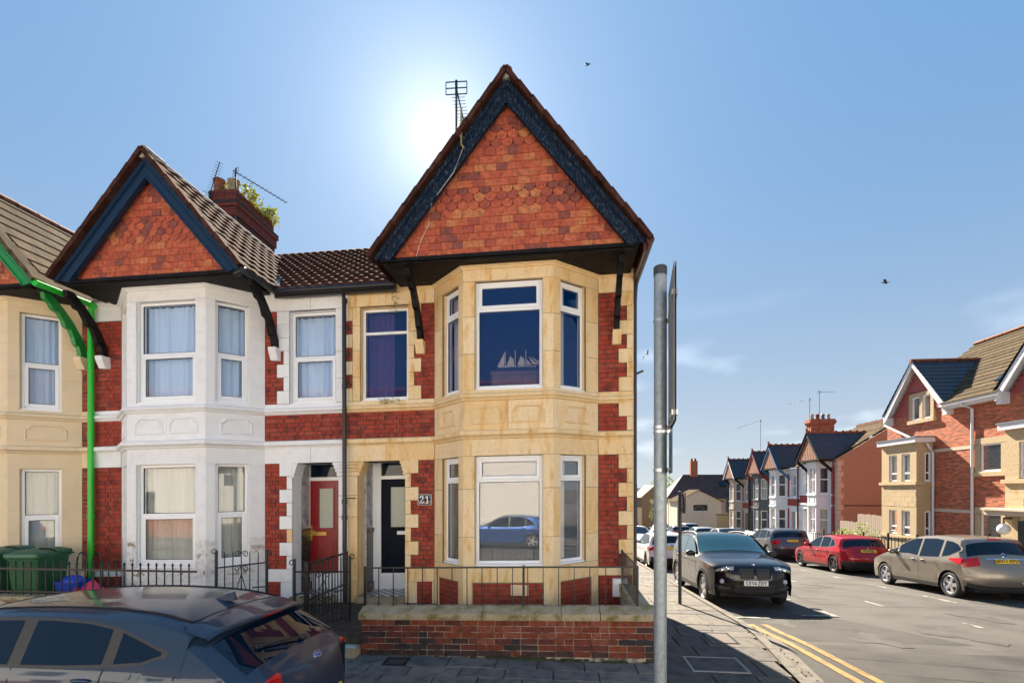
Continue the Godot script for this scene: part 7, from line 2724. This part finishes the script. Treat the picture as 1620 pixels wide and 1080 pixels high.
func hatch_spec() -> Dictionary:
	return {"L": 4.32, "W": 1.80, "belt": 0.88, "tumble": 0.38, "sill": 0.19, "wheels": [0.84, 3.51], "wr": 0.33, "ra": 0.37, "setback": 0.18, "rim": 2, "nf": 0.16,
		"top": [[0.14, 0.2], [0.02, 0.32], [0.0, 0.50], [0.04, 0.66], [0.14, 0.76], [0.6, 0.88], [1.2, 0.97], [1.42, 1.0], [2.1, 1.36], [2.4, 1.42], [3.0, 1.43], [3.65, 1.38], [3.92, 1.33], [4.14, 1.0], [4.21, 0.92], [4.28, 0.76], [4.32, 0.5], [4.22, 0.24]],
		"screen": [7.05, 8.5], "rear": [12.1, 12.95], "head": [3.1, 4.2, 0.55, 0.98], "tail": [13.35, 14.6, 0.58, 0.98], "tail_side": [3.74, 3.97, 0.80, 0.78, 0.90, 0.92],
		"sides": [[1.66, 2.50], [2.58, 3.20], [3.26, 3.56]], "side_low": [[1.5, 0.94], [2.5, 0.94], [3.2, 0.97], [3.58, 1.04]], "side_top": [[1.5, 0.96], [2.1, 1.26], [2.4, 1.33], [3.0, 1.34], [3.4, 1.24], [3.58, 1.06]],
		"doors": [[[1.42, 0.3], [1.45, 0.92]], [[2.54, 0.28], [2.54, 0.92]], [[3.2, 0.62], [3.26, 0.95]], [[1.3, 0.74], [4.05, 0.80]]], "handles": [[2.34, 0.80], [3.1, 0.83]], "mirror": [1.68, 0.99],
		"fb": 0.8, "rb": 0.9}

func vehicles() -> void:
	paint("paint_blue_grey", lin(0.022, 0.040, 0.070), 0.3, 0.15, 0.6)
	paint("paint_black", lin(0.006, 0.007, 0.011), 0.25, 0.1)
	paint("paint_bronze", lin(0.24, 0.21, 0.17), 0.3, 0.55)
	paint("paint_red", lin(0.36, 0.012, 0.02), 0.25, 0.2)
	paint("paint_grey", lin(0.11, 0.12, 0.135), 0.3, 0.5)
	paint("paint_white", lin(0.68, 0.68, 0.66), 0.3)
	paint("paint_silver", lin(0.42, 0.43, 0.44), 0.3, 0.6)
	paint("paint_blue", lin(0.02, 0.07, 0.25), 0.3, 0.3)
	# the dark crossover in the foreground
	var sp := {"L": 4.55, "W": 1.82, "belt": 0.98, "tumble": 0.42, "roof_crown": 0.05, "sill": 0.24, "wheels": [0.88, 3.79], "wr": 0.34, "ra": 0.385, "setback": 0.18, "nr": 0.12, "rim": 0,
		"top": [[0.14, 0.24], [0.02, 0.40], [0.0, 0.58], [0.05, 0.78], [0.2, 0.92], [0.7, 1.0], [0.86, 1.04], [0.98, 1.09], [1.46, 1.39], [1.76, 1.46], [2.6, 1.49], [3.3, 1.465], [3.66, 1.40], [3.82, 1.36], [3.86, 1.32], [4.26, 1.07], [4.35, 1.0], [4.46, 0.94], [4.52, 0.74], [4.55, 0.52], [4.46, 0.28]],
		"screen": [7.05, 8.5], "rear": [14.15, 15.25], "head": [3.2, 4.6, 0.55, 0.97], "tail": [16.35, 17.25, 0.66, 0.99], "tail_side": [3.81, 4.16, 0.88, 0.80, 0.94, 0.95],
		"sides": [[1.46, 2.26], [2.38, 3.08], [3.18, 3.56]], "side_low": [[1.3, 1.03], [2.76, 1.05], [3.16, 1.07], [3.41, 1.09], [3.58, 1.15]], "side_top": [[1.25, 1.10], [1.55, 1.30], [1.9, 1.355], [2.5, 1.368], [2.86, 1.35], [3.16, 1.30], [3.41, 1.215], [3.58, 1.155]],
		"doors": [[[1.2, 0.34], [1.24, 1.0]], [[2.30, 0.32], [2.31, 1.02]], [[3.08, 0.78], [3.11, 1.04]], [[1.3, 0.30], [3.2, 0.30]]], "handles": [[2.1, 0.93], [2.95, 0.95]], "mirror": [1.4, 1.06],
		"fb": 1.0, "rb": 1.4, "surround": M.trim, "rear_plate": [18.8, ""], "arch_trim": true}
	var puma := car("parked_crossover", "dark blue grey crossover car close to the camera, its roof mirroring the houses", sp, M.paint_blue_grey)
	place_car(puma, -4.425, -4.46, PI / 2)
	puma.basis = Basis(Vector3.RIGHT, -0.035) * puma.basis      # the road falls towards its gutter
	var c: Car = cars_shape[puma]
	# roof spoiler, fin aerial, wiper, badge, high brake light
	var P := []
	for j in 17:
		var w := -0.97 + 1.94 * j / 16.0
		var back := 0.21 * (1.0 - 0.38 * w * w)
		var a := c.P(12.75, w, 0.005)
		var row := [c.P(12.3, w, 0.003), c.P(12.55, w, 0.005)]
		for k in 5: row.append(a + Vector3(0, -0.052, 0.21) * (k / 4.0) * back / 0.21)
		row.append(a + Vector3(0, -0.066, back - 0.002))
		row.append(a + Vector3(0, -0.066, back - 0.03))
		row.append(c.P(13.6, w, 0.0))
		P.append(row)
	var g := G.new()
	g.grid(P)
	part("roof_spoiler", g, M.paint_blue_grey, puma)
	P = []
	for j in 9:
		var w := -0.2 + 0.4 * j / 8.0
		var a := c.P(12.75, w, 0.005) + Vector3(0, -0.055, 0.21 * (1.0 - 0.38 * w * w) + 0.002)
		P.append([a, a + Vector3(0, -0.011, 0.0)])
	g = G.new()
	g.grid(P)
	part("high_brake_light", g, M.lamp_red, puma)
	var fp := c.P(11.6, 0.0, 0.0)
	g = G.new()
	for s in [-1, 1]:
		g.quad(fp + Vector3(s * 0.03, 0.0, -0.13), fp + Vector3(s * 0.03, 0, 0.1), fp + Vector3(s * 0.006, 0.085, 0.085), fp + Vector3(s * 0.008, 0.03, -0.06))
	g.quad(fp + Vector3(-0.03, 0, 0.1), fp + Vector3(0.03, 0, 0.1), fp + Vector3(0.006, 0.085, 0.085), fp + Vector3(-0.006, 0.085, 0.085))
	g.quad(fp + Vector3(-0.008, 0.03, -0.06), fp + Vector3(-0.006, 0.085, 0.085), fp + Vector3(0.006, 0.085, 0.085), fp + Vector3(0.008, 0.03, -0.06))
	part("fin_aerial", g, M.paint_blue_grey, puma)
	g = G.new()
	var w0 := c.P(15.15, 0.05, 0.03)
	g.tube([w0, c.P(14.95, -0.2, 0.03), c.P(14.75, -0.58, 0.025)], 0.011, 6)
	g.ball(Transform3D(Basis(), w0), Vector3(0.04, 0.03, 0.03), 6)
	part("wiper", g, M.trim, puma)
	roundel(puma, on_car(puma, 16.75, 0.004, true), 0.075, "oval")
	for s in [-1.0, 1.0]:
		g = G.new()
		var q := []
		for i in 12: q.append(c.P(lerpf(8.6, 12.2, i / 11.0), s * 0.83, 0.006))
		g.tube(q, 0.007, 5)
		part("roof_seam", g, M.underbody, puma)
	car_patch(c, puma, "tailgate_seam", M.underbody, 12.15, 12.22, -0.95, 0.95, 0.002)

	# the black sports utility car, facing us
	sp = suv_spec()
	sp.front_plate = [1.95, "CE14 ZDY"]
	sp.rim_m = M.alloy
	sp.grilles = [[2.45, 3.45, 0.05, 0.36], [2.45, 3.45, -0.36, -0.05], [1.2, 1.75, -0.5, 0.5]]
	mat("screen_teal", lin(0.01, 0.05, 0.065), 0.03)
	M.screen_teal.clearcoat_enabled = true
	M.screen_teal.clearcoat = 1.0
	M.screen_teal.clearcoat_roughness = 0.02
	sp.glass = M.screen_teal
	var suv := car("parked_suv", "black sports utility car with a CE14 ZDY plate facing the camera beside the near kerb", sp, M.paint_black)
	place_car(suv, 4.28, -14.0, PI)
	c = cars_shape[suv]
	for s in [-1.0, 1.0]:
		# kidney rims, fog lamps, amber corner
		g = G.new()
		var q := []
		for k in [[2.42, 0.05], [2.42, 0.36], [3.0, 0.40], [3.48, 0.36], [3.48, 0.05], [2.42, 0.05]]: q.append(c.P(k[0], s * k[1], 0.012))
		g.tube(q, 0.012, 6)
		part("grille_rim", g, M.grey_plastic, suv)
		g = G.new()
		for i in 7: g.tube([c.P(2.5, s * (0.08 + i * 0.043), 0.012), c.P(3.4, s * (0.08 + i * 0.043), 0.012)], 0.006, 4)
		part("grille_bars", g, M.grey_plastic, suv)
		g = G.new()
		g.ball(Transform3D(Basis(), c.P(2.0, s * 0.78, 0.01)), Vector3(0.055, 0.055, 0.03), 8)
		part("fog_light", g, M.lamp_clear, suv)
		car_side(c, suv, "indicator", M.lamp_amber, s, 0.37, 0.52, [[0.37, 0.86], [0.52, 0.90]], [[0.37, 0.95], [0.52, 0.96]], 0.006)
	for s in [-1.0, 1.0]:
		g = G.new()
		for k in [0.66, 0.80]: g.ball(Transform3D(Basis(), c.P(3.7, s * k, 0.0)), Vector3(0.05, 0.05, 0.03), 8)
		part("projector_lamp", g, M.chrome, suv)
	car_patch(c, suv, "skid_plate", M.grey_plastic, 0.35, 1.1, -0.5, 0.5, 0.01)
	roundel(suv, on_car(suv, 4.05, 0.006, false), 0.042, "quarters")

	# the bronze people carrier on the right
	sp = mpv_spec()
	sp.rear_plate = [13.05, "MV11 HFU"]
	sp.handle = M.trim
	sp.rear_plate = [12.9, "MV11 HFU"]
	sp.surround = M.paint_bronze
	var mpv := car("parked_people_carrier", "bronze people carrier with a yellow MV11 HFU plate nearest on the right", sp, M.paint_bronze)
	place_car(mpv, 10.95, -15.65, 0.0)
	c = cars_shape[mpv]
	car_patch(c, mpv, "high_brake_light", M.lamp_red, 10.75, 10.95, -0.22, 0.22, 0.008)
	car_patch(c, mpv, "chrome_strip", M.chrome, 12.35, 12.5, -0.5, 0.5, 0.01)
	roundel(mpv, on_car(mpv, 12.05, 0.012, true), 0.07, "griffin")
	g = G.new()
	g.tube([c.P(15.2, 0.3, 0.02), c.P(15.2, 0.3, 0.02) + Vector3(0, 0, 0.05)], 0.03, 8)
	part("exhaust", g, M.steel, mpv)
	g = G.new()
	var ap := c.P(10.2, 0.0, 0.0)
	g.tube([ap, ap + Vector3(0, 0.05, 0.03), ap + Vector3(0, 0.22, 0.16)], 0.008, 5)
	part("roof_aerial", g, M.trim, mpv)
	g = G.new()
	g.tube([c.P(11.95, 0.0, 0.02), c.P(11.5, 0.55, 0.02)], 0.012, 5)
	part("wiper", g, M.trim, mpv)

	# the red hatchback in front of it
	sp = hatch_spec()
	sp.rear_plate = [14.35, "W18 BJV"]
	sp.rim_m = M.alloy_dark
	var red := car("parked_hatchback", "bright red hatchback with dark alloy wheels ahead of the bronze people carrier", sp, M.paint_red)
	place_car(red, 11.05, -21.55, 0.0)
	roundel(red, on_car(red, 13.6, 0.008, true), 0.045, "quarters")
	c = cars_shape[red]
	for s in [-1.0, 1.0]:
		g = G.new()
		g.tube([c.P(16.3, s * 0.6, 0.0), c.P(16.3, s * 0.6, 0.05)], 0.045, 10)
		part("exhaust", g, M.chrome, red)

	# grey sports utility car beyond it
	sp = suv_spec()
	sp.L = 4.35; sp.wheels = [0.86, 3.48]
	var q2 := []
	for t in sp.top: q2.append([t[0] * 4.35 / 4.65, t[1] * 0.96])
	sp.top = q2
	for k in ["side_low", "side_top"]:
		var r := []
		for t in sp[k]: r.append([t[0] * 4.35 / 4.65, t[1] * 0.96])
		sp[k] = r
	sp.sides = [[1.52, 2.45], [2.52, 3.28], [3.36, 3.82]]
	sp.rear_plate = [14.0, ""]
	sp.mirror = [1.58, 1.10]
	sp.rails = false
	var grey := car("parked_suv", "grey compact sports utility car ahead of the red hatchback", sp, M.paint_grey)
	place_car(grey, 11.05, -27.6, 0.0)
	# the white estate behind the black car
	sp = hatch_spec()
	sp.rear_plate = [14.4, ""]
	sp.L = 4.62
	q2 = [[0.14, 0.2], [0.02, 0.32], [0.0, 0.50], [0.04, 0.66], [0.14, 0.76], [0.6, 0.88], [1.2, 0.97], [1.42, 1.0], [2.1, 1.38], [2.4, 1.44], [3.0, 1.46], [3.9, 1.43], [4.25, 1.38], [4.46, 1.0], [4.52, 0.92], [4.58, 0.76], [4.62, 0.5], [4.52, 0.24]]
	sp.top = q2
	sp.wheels = [0.84, 3.65]
	sp.sides = [[1.66, 2.55], [2.63, 3.40], [3.48, 4.0]]
	sp.side_low = [[1.5, 0.94], [3.2, 0.97], [4.02, 1.04]]
	sp.side_top = [[1.5, 0.96], [2.1, 1.27], [2.4, 1.34], [3.4, 1.35], [3.8, 1.27], [4.02, 1.06]]
	sp.tail_side = [4.04, 4.27, 0.80, 0.78, 0.90, 0.92]
	sp.rim_m = M.alloy_dark
	var est := car("parked_estate", "white estate car parked behind the black sports utility car", sp, M.paint_white)
	place_car(est, 4.26, -22.4, 0.0)
	roundel(est, on_car(est, 13.7, 0.008, true), 0.045, "quarters")
	# smaller ones farther down the street: label, paint, x, z, yaw, spec
	var far := [
		["parked_van_car", "pale car with a big windscreen facing up the street behind the white estate", M.paint_white, 4.25, -30.5, PI, mpv_spec()],
		["parked_hatchback", "white car far down the near kerb, seen just past the house corner", M.paint_white, 3.6, -52.0, PI, hatch_spec()],
		["parked_hatchback", "small pink red car far down the street left of the sign pole", M.paint_red, 5.3, -60.0, PI, hatch_spec()],
		["parked_saloon", "silver car ahead of the grey sports utility car, facing the camera", M.paint_silver, 10.9, -34.4, PI, hatch_spec()],
		["parked_saloon", "white silver car on the far kerb, second beyond the grey sports utility car", M.paint_silver, 10.9, -41.5, 0.0, hatch_spec()],
		["parked_hatchback", "dark hatchback with red lamps far along the far kerb", M.paint_grey, 10.8, -49.0, 0.0, hatch_spec()],
		["parked_people_carrier", "white car facing us in front of the pale house backs at the street's foot", M.paint_white, 10.3, -54.5, PI - 0.25, mpv_spec()],
		["parked_people_carrier", "silver car on the far kerb in front of the buff terrace house", M.paint_silver, 13.3, -56.0, 0.1, mpv_spec()]]
	for f in far:
		var k := car(f[0], f[1], f[6], f[2])
		place_car(k, f[3], f[4], f[5])
	# the blue car that shows in the bay window
	var bl := car("parked_hatchback", "blue hatchback across the road, seen only reflected in the bay window", hatch_spec(), M.paint_blue)
	place_car(bl, -2.6, 4.6, PI / 2)

# ---------------------------------------------------------------- poles, posts, birds, things indoors
func street_furniture() -> void:
	var o := thing("sign_pole", "thick grey galvanised sign pole in the pavement in front of the corner", "pole", Vector3(0.88, 0, -4.68))
	var g := G.new()
	g.lathe([Vector2(0.057, -0.1), Vector2(0.057, 4.33)], 28)
	part("pole", g, M.galvanised, o)
	g = G.new()
	g.lathe([Vector2(0.060, 4.31), Vector2(0.060, 4.385), Vector2(0.05, 4.395), Vector2(0.001, 4.395)], 28)
	part("cap", g, M.grey_plastic, o)
	for y in [3.90, 2.94, 2.90, 2.555]:
		g = G.new()
		g.lathe([Vector2(0.0575, y - 0.012), Vector2(0.063, y - 0.012), Vector2(0.063, y + 0.012), Vector2(0.0575, y + 0.012)], 24)
		g.box(0.055, y - 0.018, -0.02, 0.09, y + 0.018, 0.02)
		part("clip", g, M.steel, o)
	mat("sign_blue", lin(0.03, 0.1, 0.16), 0.4)
	var dirv := Vector3(-0.09, 0, 0.645).normalized()
	for k in 2:
		var s := thing("sign_plate", ["upper sign plate seen edge on at the right of the grey pole, nearer the pole", "darker upper sign plate seen edge on behind the first one"][k], "sign", Vector3(0.958 + k * 0.022, 2.92, -4.70), "signs on the grey pole")
		var d := (dirv + Vector3(0.0 - 0.012 * k, 0, 0)).normalized()
		var b := Basis(d, Vector3.UP, d.cross(Vector3.UP))
		g = G.new()
		g.t = Transform3D(b, Vector3.ZERO)
		g.cham(0.0, 0.0, -0.003, 0.66, 1.24, 0.003, 0.001)
		part("plate", g, M.sign_back if k == 0 else M.ink, s)
		g = G.new()
		g.t = Transform3D(b, Vector3.ZERO)
		for y in [0.05, 1.0]: g.box(0.04, y, -0.03 if k == 0 else 0.004, 0.62, y + 0.04, -0.004 if k == 0 else 0.03)
		part("channel", g, M.steel, s)
	var s2 := thing("sign_plate", "lower narrow sign with pale curved stripes seen edge on at the pole", "sign", Vector3(0.962, 2.52, -4.70), "signs on the grey pole")
	var d2 := (dirv + Vector3(-0.005, 0, 0)).normalized()
	g = G.new()
	g.t = Transform3D(Basis(d2, Vector3.UP, d2.cross(Vector3.UP)), Vector3.ZERO)
	g.cham(0.0, 0.0, -0.003, 0.42, 0.37, 0.003, 0.001)
	part("plate", g, M.sign_blue, s2)
	g = G.new()
	g.t = Transform3D(Basis(d2, Vector3.UP, d2.cross(Vector3.UP)), Vector3.ZERO)
	for i in 3:
		var last := Vector3.ZERO
		for j in 9:
			var p := Vector3(0.03 + j * 0.045, 0.10 + i * 0.08 + 0.04 * sin(j * 0.8), -0.0036)
			if j: g.quad(last, p, p + Vector3(0, 0.02, 0), last + Vector3(0, 0.02, 0))
			last = p
	part("stripes", g, M.upvc, s2)
	var base := ry(-11.65) + 0.1
	o = thing("parking_post", "thin black post with a small sign at the kerb by the black car", "post", Vector3(2.62, base, -11.65))
	g = G.new()
	g.lathe([Vector2(0.038, -0.1), Vector2(0.038, 2.52), Vector2(0.0, 2.53)], 16)
	part("post", g, M.grey_plastic, o)
	g = G.new()
	g.cham(0.045, 2.04, -0.02, 0.062, 2.5, 0.28, 0.002)
	g.box(0.0, 2.1, -0.012, 0.046, 2.13, 0.012); g.box(0.0, 2.42, -0.012, 0.046, 2.45, 0.012)
	part("sign", g, M.grey_plastic, o)
	# lamp column far down the street
	o = thing("street_lamp", "slim street lamp column far down the street beside the house corner", "street lamp", Vector3(13.2, ry(-88), -92))
	g = G.new()
	g.lathe([Vector2(0.1, 0), Vector2(0.06, 8.0)], 8)
	g.tube([Vector3(0, 8.0, 0), Vector3(-0.8, 8.3, 0)], 0.04, 6)
	part("column", g, M.grey_plastic, o)
	g = G.new()
	g.ball(Transform3D(Basis(), Vector3(-1.0, 8.3, 0)), Vector3(0.3, 0.08, 0.13), 6)
	part("lantern", g, M.galvanised, o)

func gull(at: Vector3, roll: float, yaw: float, label: String, span := 0.62) -> void:
	var o := thing("gull", label, "bird", at, "gulls in the sky")
	o.basis = Basis.from_euler(Vector3(0.1, yaw, roll))
	var g := G.new()
	g.ball(Transform3D(), Vector3(0.07, 0.06, 0.2), 6)
	g.ball(Transform3D(Basis(), Vector3(0, 0.02, -0.22)), Vector3(0.045, 0.045, 0.06), 5)
	g.tri(Vector3(-0.06, 0, 0.17), Vector3(0.06, 0, 0.17), Vector3(0, 0, 0.34))
	for s in [-1, 1]:
		var a := [Vector3(s * 0.04, 0.03, -0.1), Vector3(s * span * 0.5, 0.16, -0.17), Vector3(s * span, 0.08, 0.03)]
		var b := [Vector3(s * 0.04, 0.03, 0.09), Vector3(s * span * 0.5, 0.155, 0.02), Vector3(s * span, 0.078, 0.05)]
		for i in 2:
			g.quad(a[i], a[i + 1], b[i + 1], b[i])
			g.quad(a[i] - Vector3(0, 0.015, 0), b[i] - Vector3(0, 0.015, 0), b[i + 1] - Vector3(0, 0.012, 0), a[i + 1] - Vector3(0, 0.012, 0))
	part("body", g, M.twig, o)

func small_things() -> void:
	gull(Vector3(8.1, 15.4, -49.5), 0.95, 0.4, "gull banking just left of the grey sign pole's top", 0.75)
	gull(Vector3(25.0, 18.5, -42.0), 0.8, 1.2, "gull gliding in the open sky to the right", 0.45)
	gull(Vector3(2.5, 44.0, -50.0), 0.3, 0.8, "gull high above the corner house's gable", 0.36)
	# aerial cable down the tiles
	var o := thing("aerial_cable", "thin pale aerial cable hanging down the corner house's gable", "cable", sh * Vector3(-1.62, 8.2, -8.03))
	var g := G.new()
	var P := [Vector3(-1.64, 8.1, -7.99), Vector3(-1.60, 7.9, -8.02), Vector3(-1.75, 7.55, -8.04), Vector3(-2.12, 7.1, -8.06), Vector3(-2.2, 6.8, -8.16), Vector3(-2.36, 6.5, -8.19), Vector3(-2.42, 6.28, -8.19)]
	for i in P.size(): P[i] = sh * P[i] - o.position
	g.tube(P, 0.004, 5)
	part("cable", g, M.off_white, o)
	g = G.new()
	g.tube([Vector3(0.0, 0.35, 0.02), Vector3(0.0, -0.25, 0.03), Vector3(0.05, -0.3, 0.03)], 0.018, 6)
	part("bracket", g, M.brass, o)
	# the model ship on its cabinet in the upstairs bay
	var cb := thing("wooden_cabinet", "brown wooden cabinet inside the corner house's upper bay window", "cabinet", Vector3(-0.84, 3.26, -9.05))
	mat("cabinet_wood", lin(0.17, 0.085, 0.045), 0.5, "grain", 0.8)
	g = G.new()
	g.box(-0.42, 0, -0.2, 0.42, 1.19, 0.12)
	part("carcass", g, M.cabinet_wood, cb)
	g = G.new()
	g.box(-0.44, 1.19, -0.22, 0.44, 1.225, 0.14)
	part("top", g, M.cabinet_wood, cb)
	for i in 3:
		g = G.new()
		g.cham(-0.40 + i * 0.27, 0.86, 0.11, -0.14 + i * 0.27, 1.16, 0.135, 0.01)
		part("drawer", g, M.cabinet_wood, cb)
	var sp := thing("model_ship", "model sailing ship with buff sails on the cabinet in the upper bay window", "model ship", Vector3(-0.80, 4.487, -8.98))
	mat("sail", lin(0.62, 0.52, 0.36), 0.9).backlight_enabled = true
	M.sail.backlight = Color(0.3, 0.3, 0.3)
	g = G.new()
	var H := []
	for i in 13:
		var k := i / 12.0
		var x := -0.36 + 0.74 * k
		var w := 0.055 * sqrt(maxf(0.0, sin(PI * (0.06 + 0.9 * k))))
		var row := []
		for j in 7:
			var a := PI * j / 6.0
			row.append(Vector3(x, 0.075 + 0.02 * pow(2.0 * k - 1.0, 2.0) - 0.07 * sin(a), cos(a) * w))
		H.append(row)
	g.grid(H)
	part("hull", g, M.ink, sp)
	g = G.new()
	g.box(-0.34, 0.074, -0.05, 0.33, 0.082, 0.05)
	g.box(-0.2, 0.082, -0.03, -0.05, 0.10, 0.03); g.box(0.02, 0.082, -0.03, 0.12, 0.10, 0.03)
	part("deck", g, M.off_white, sp)
	g = G.new()
	for q in [[-0.22, 0.36], [-0.04, 0.38], [0.15, 0.38]]: g.tube([Vector3(q[0], 0.07, 0), Vector3(q[0], q[1], 0)], 0.006, 5)
	g.tube([Vector3(0.34, 0.09, 0), Vector3(0.5, 0.13, 0)], 0.005, 5)
	part("masts", g, M.off_white, sp)
	var sails := [[[-0.23, 0.35], [-0.36, 0.10], [-0.24, 0.10]], [[-0.13, 0.28], [-0.19, 0.12], [-0.06, 0.11], [-0.07, 0.22]], [[0.06, 0.28], [0.0, 0.12], [0.13, 0.11], [0.12, 0.22]], [[0.16, 0.22], [0.17, 0.11], [0.26, 0.11]], [[0.20, 0.26], [0.27, 0.12], [0.38, 0.11]], [[0.23, 0.27], [0.36, 0.14], [0.45, 0.13]]]
	for q in sails:
		var p := PackedVector2Array()
		for k in q: p.append(Vector2(k[0], k[1]))
		g = G.new()
		g.prism(p, 0.0, 0.004)
		part("sail", g, M.sail, sp)
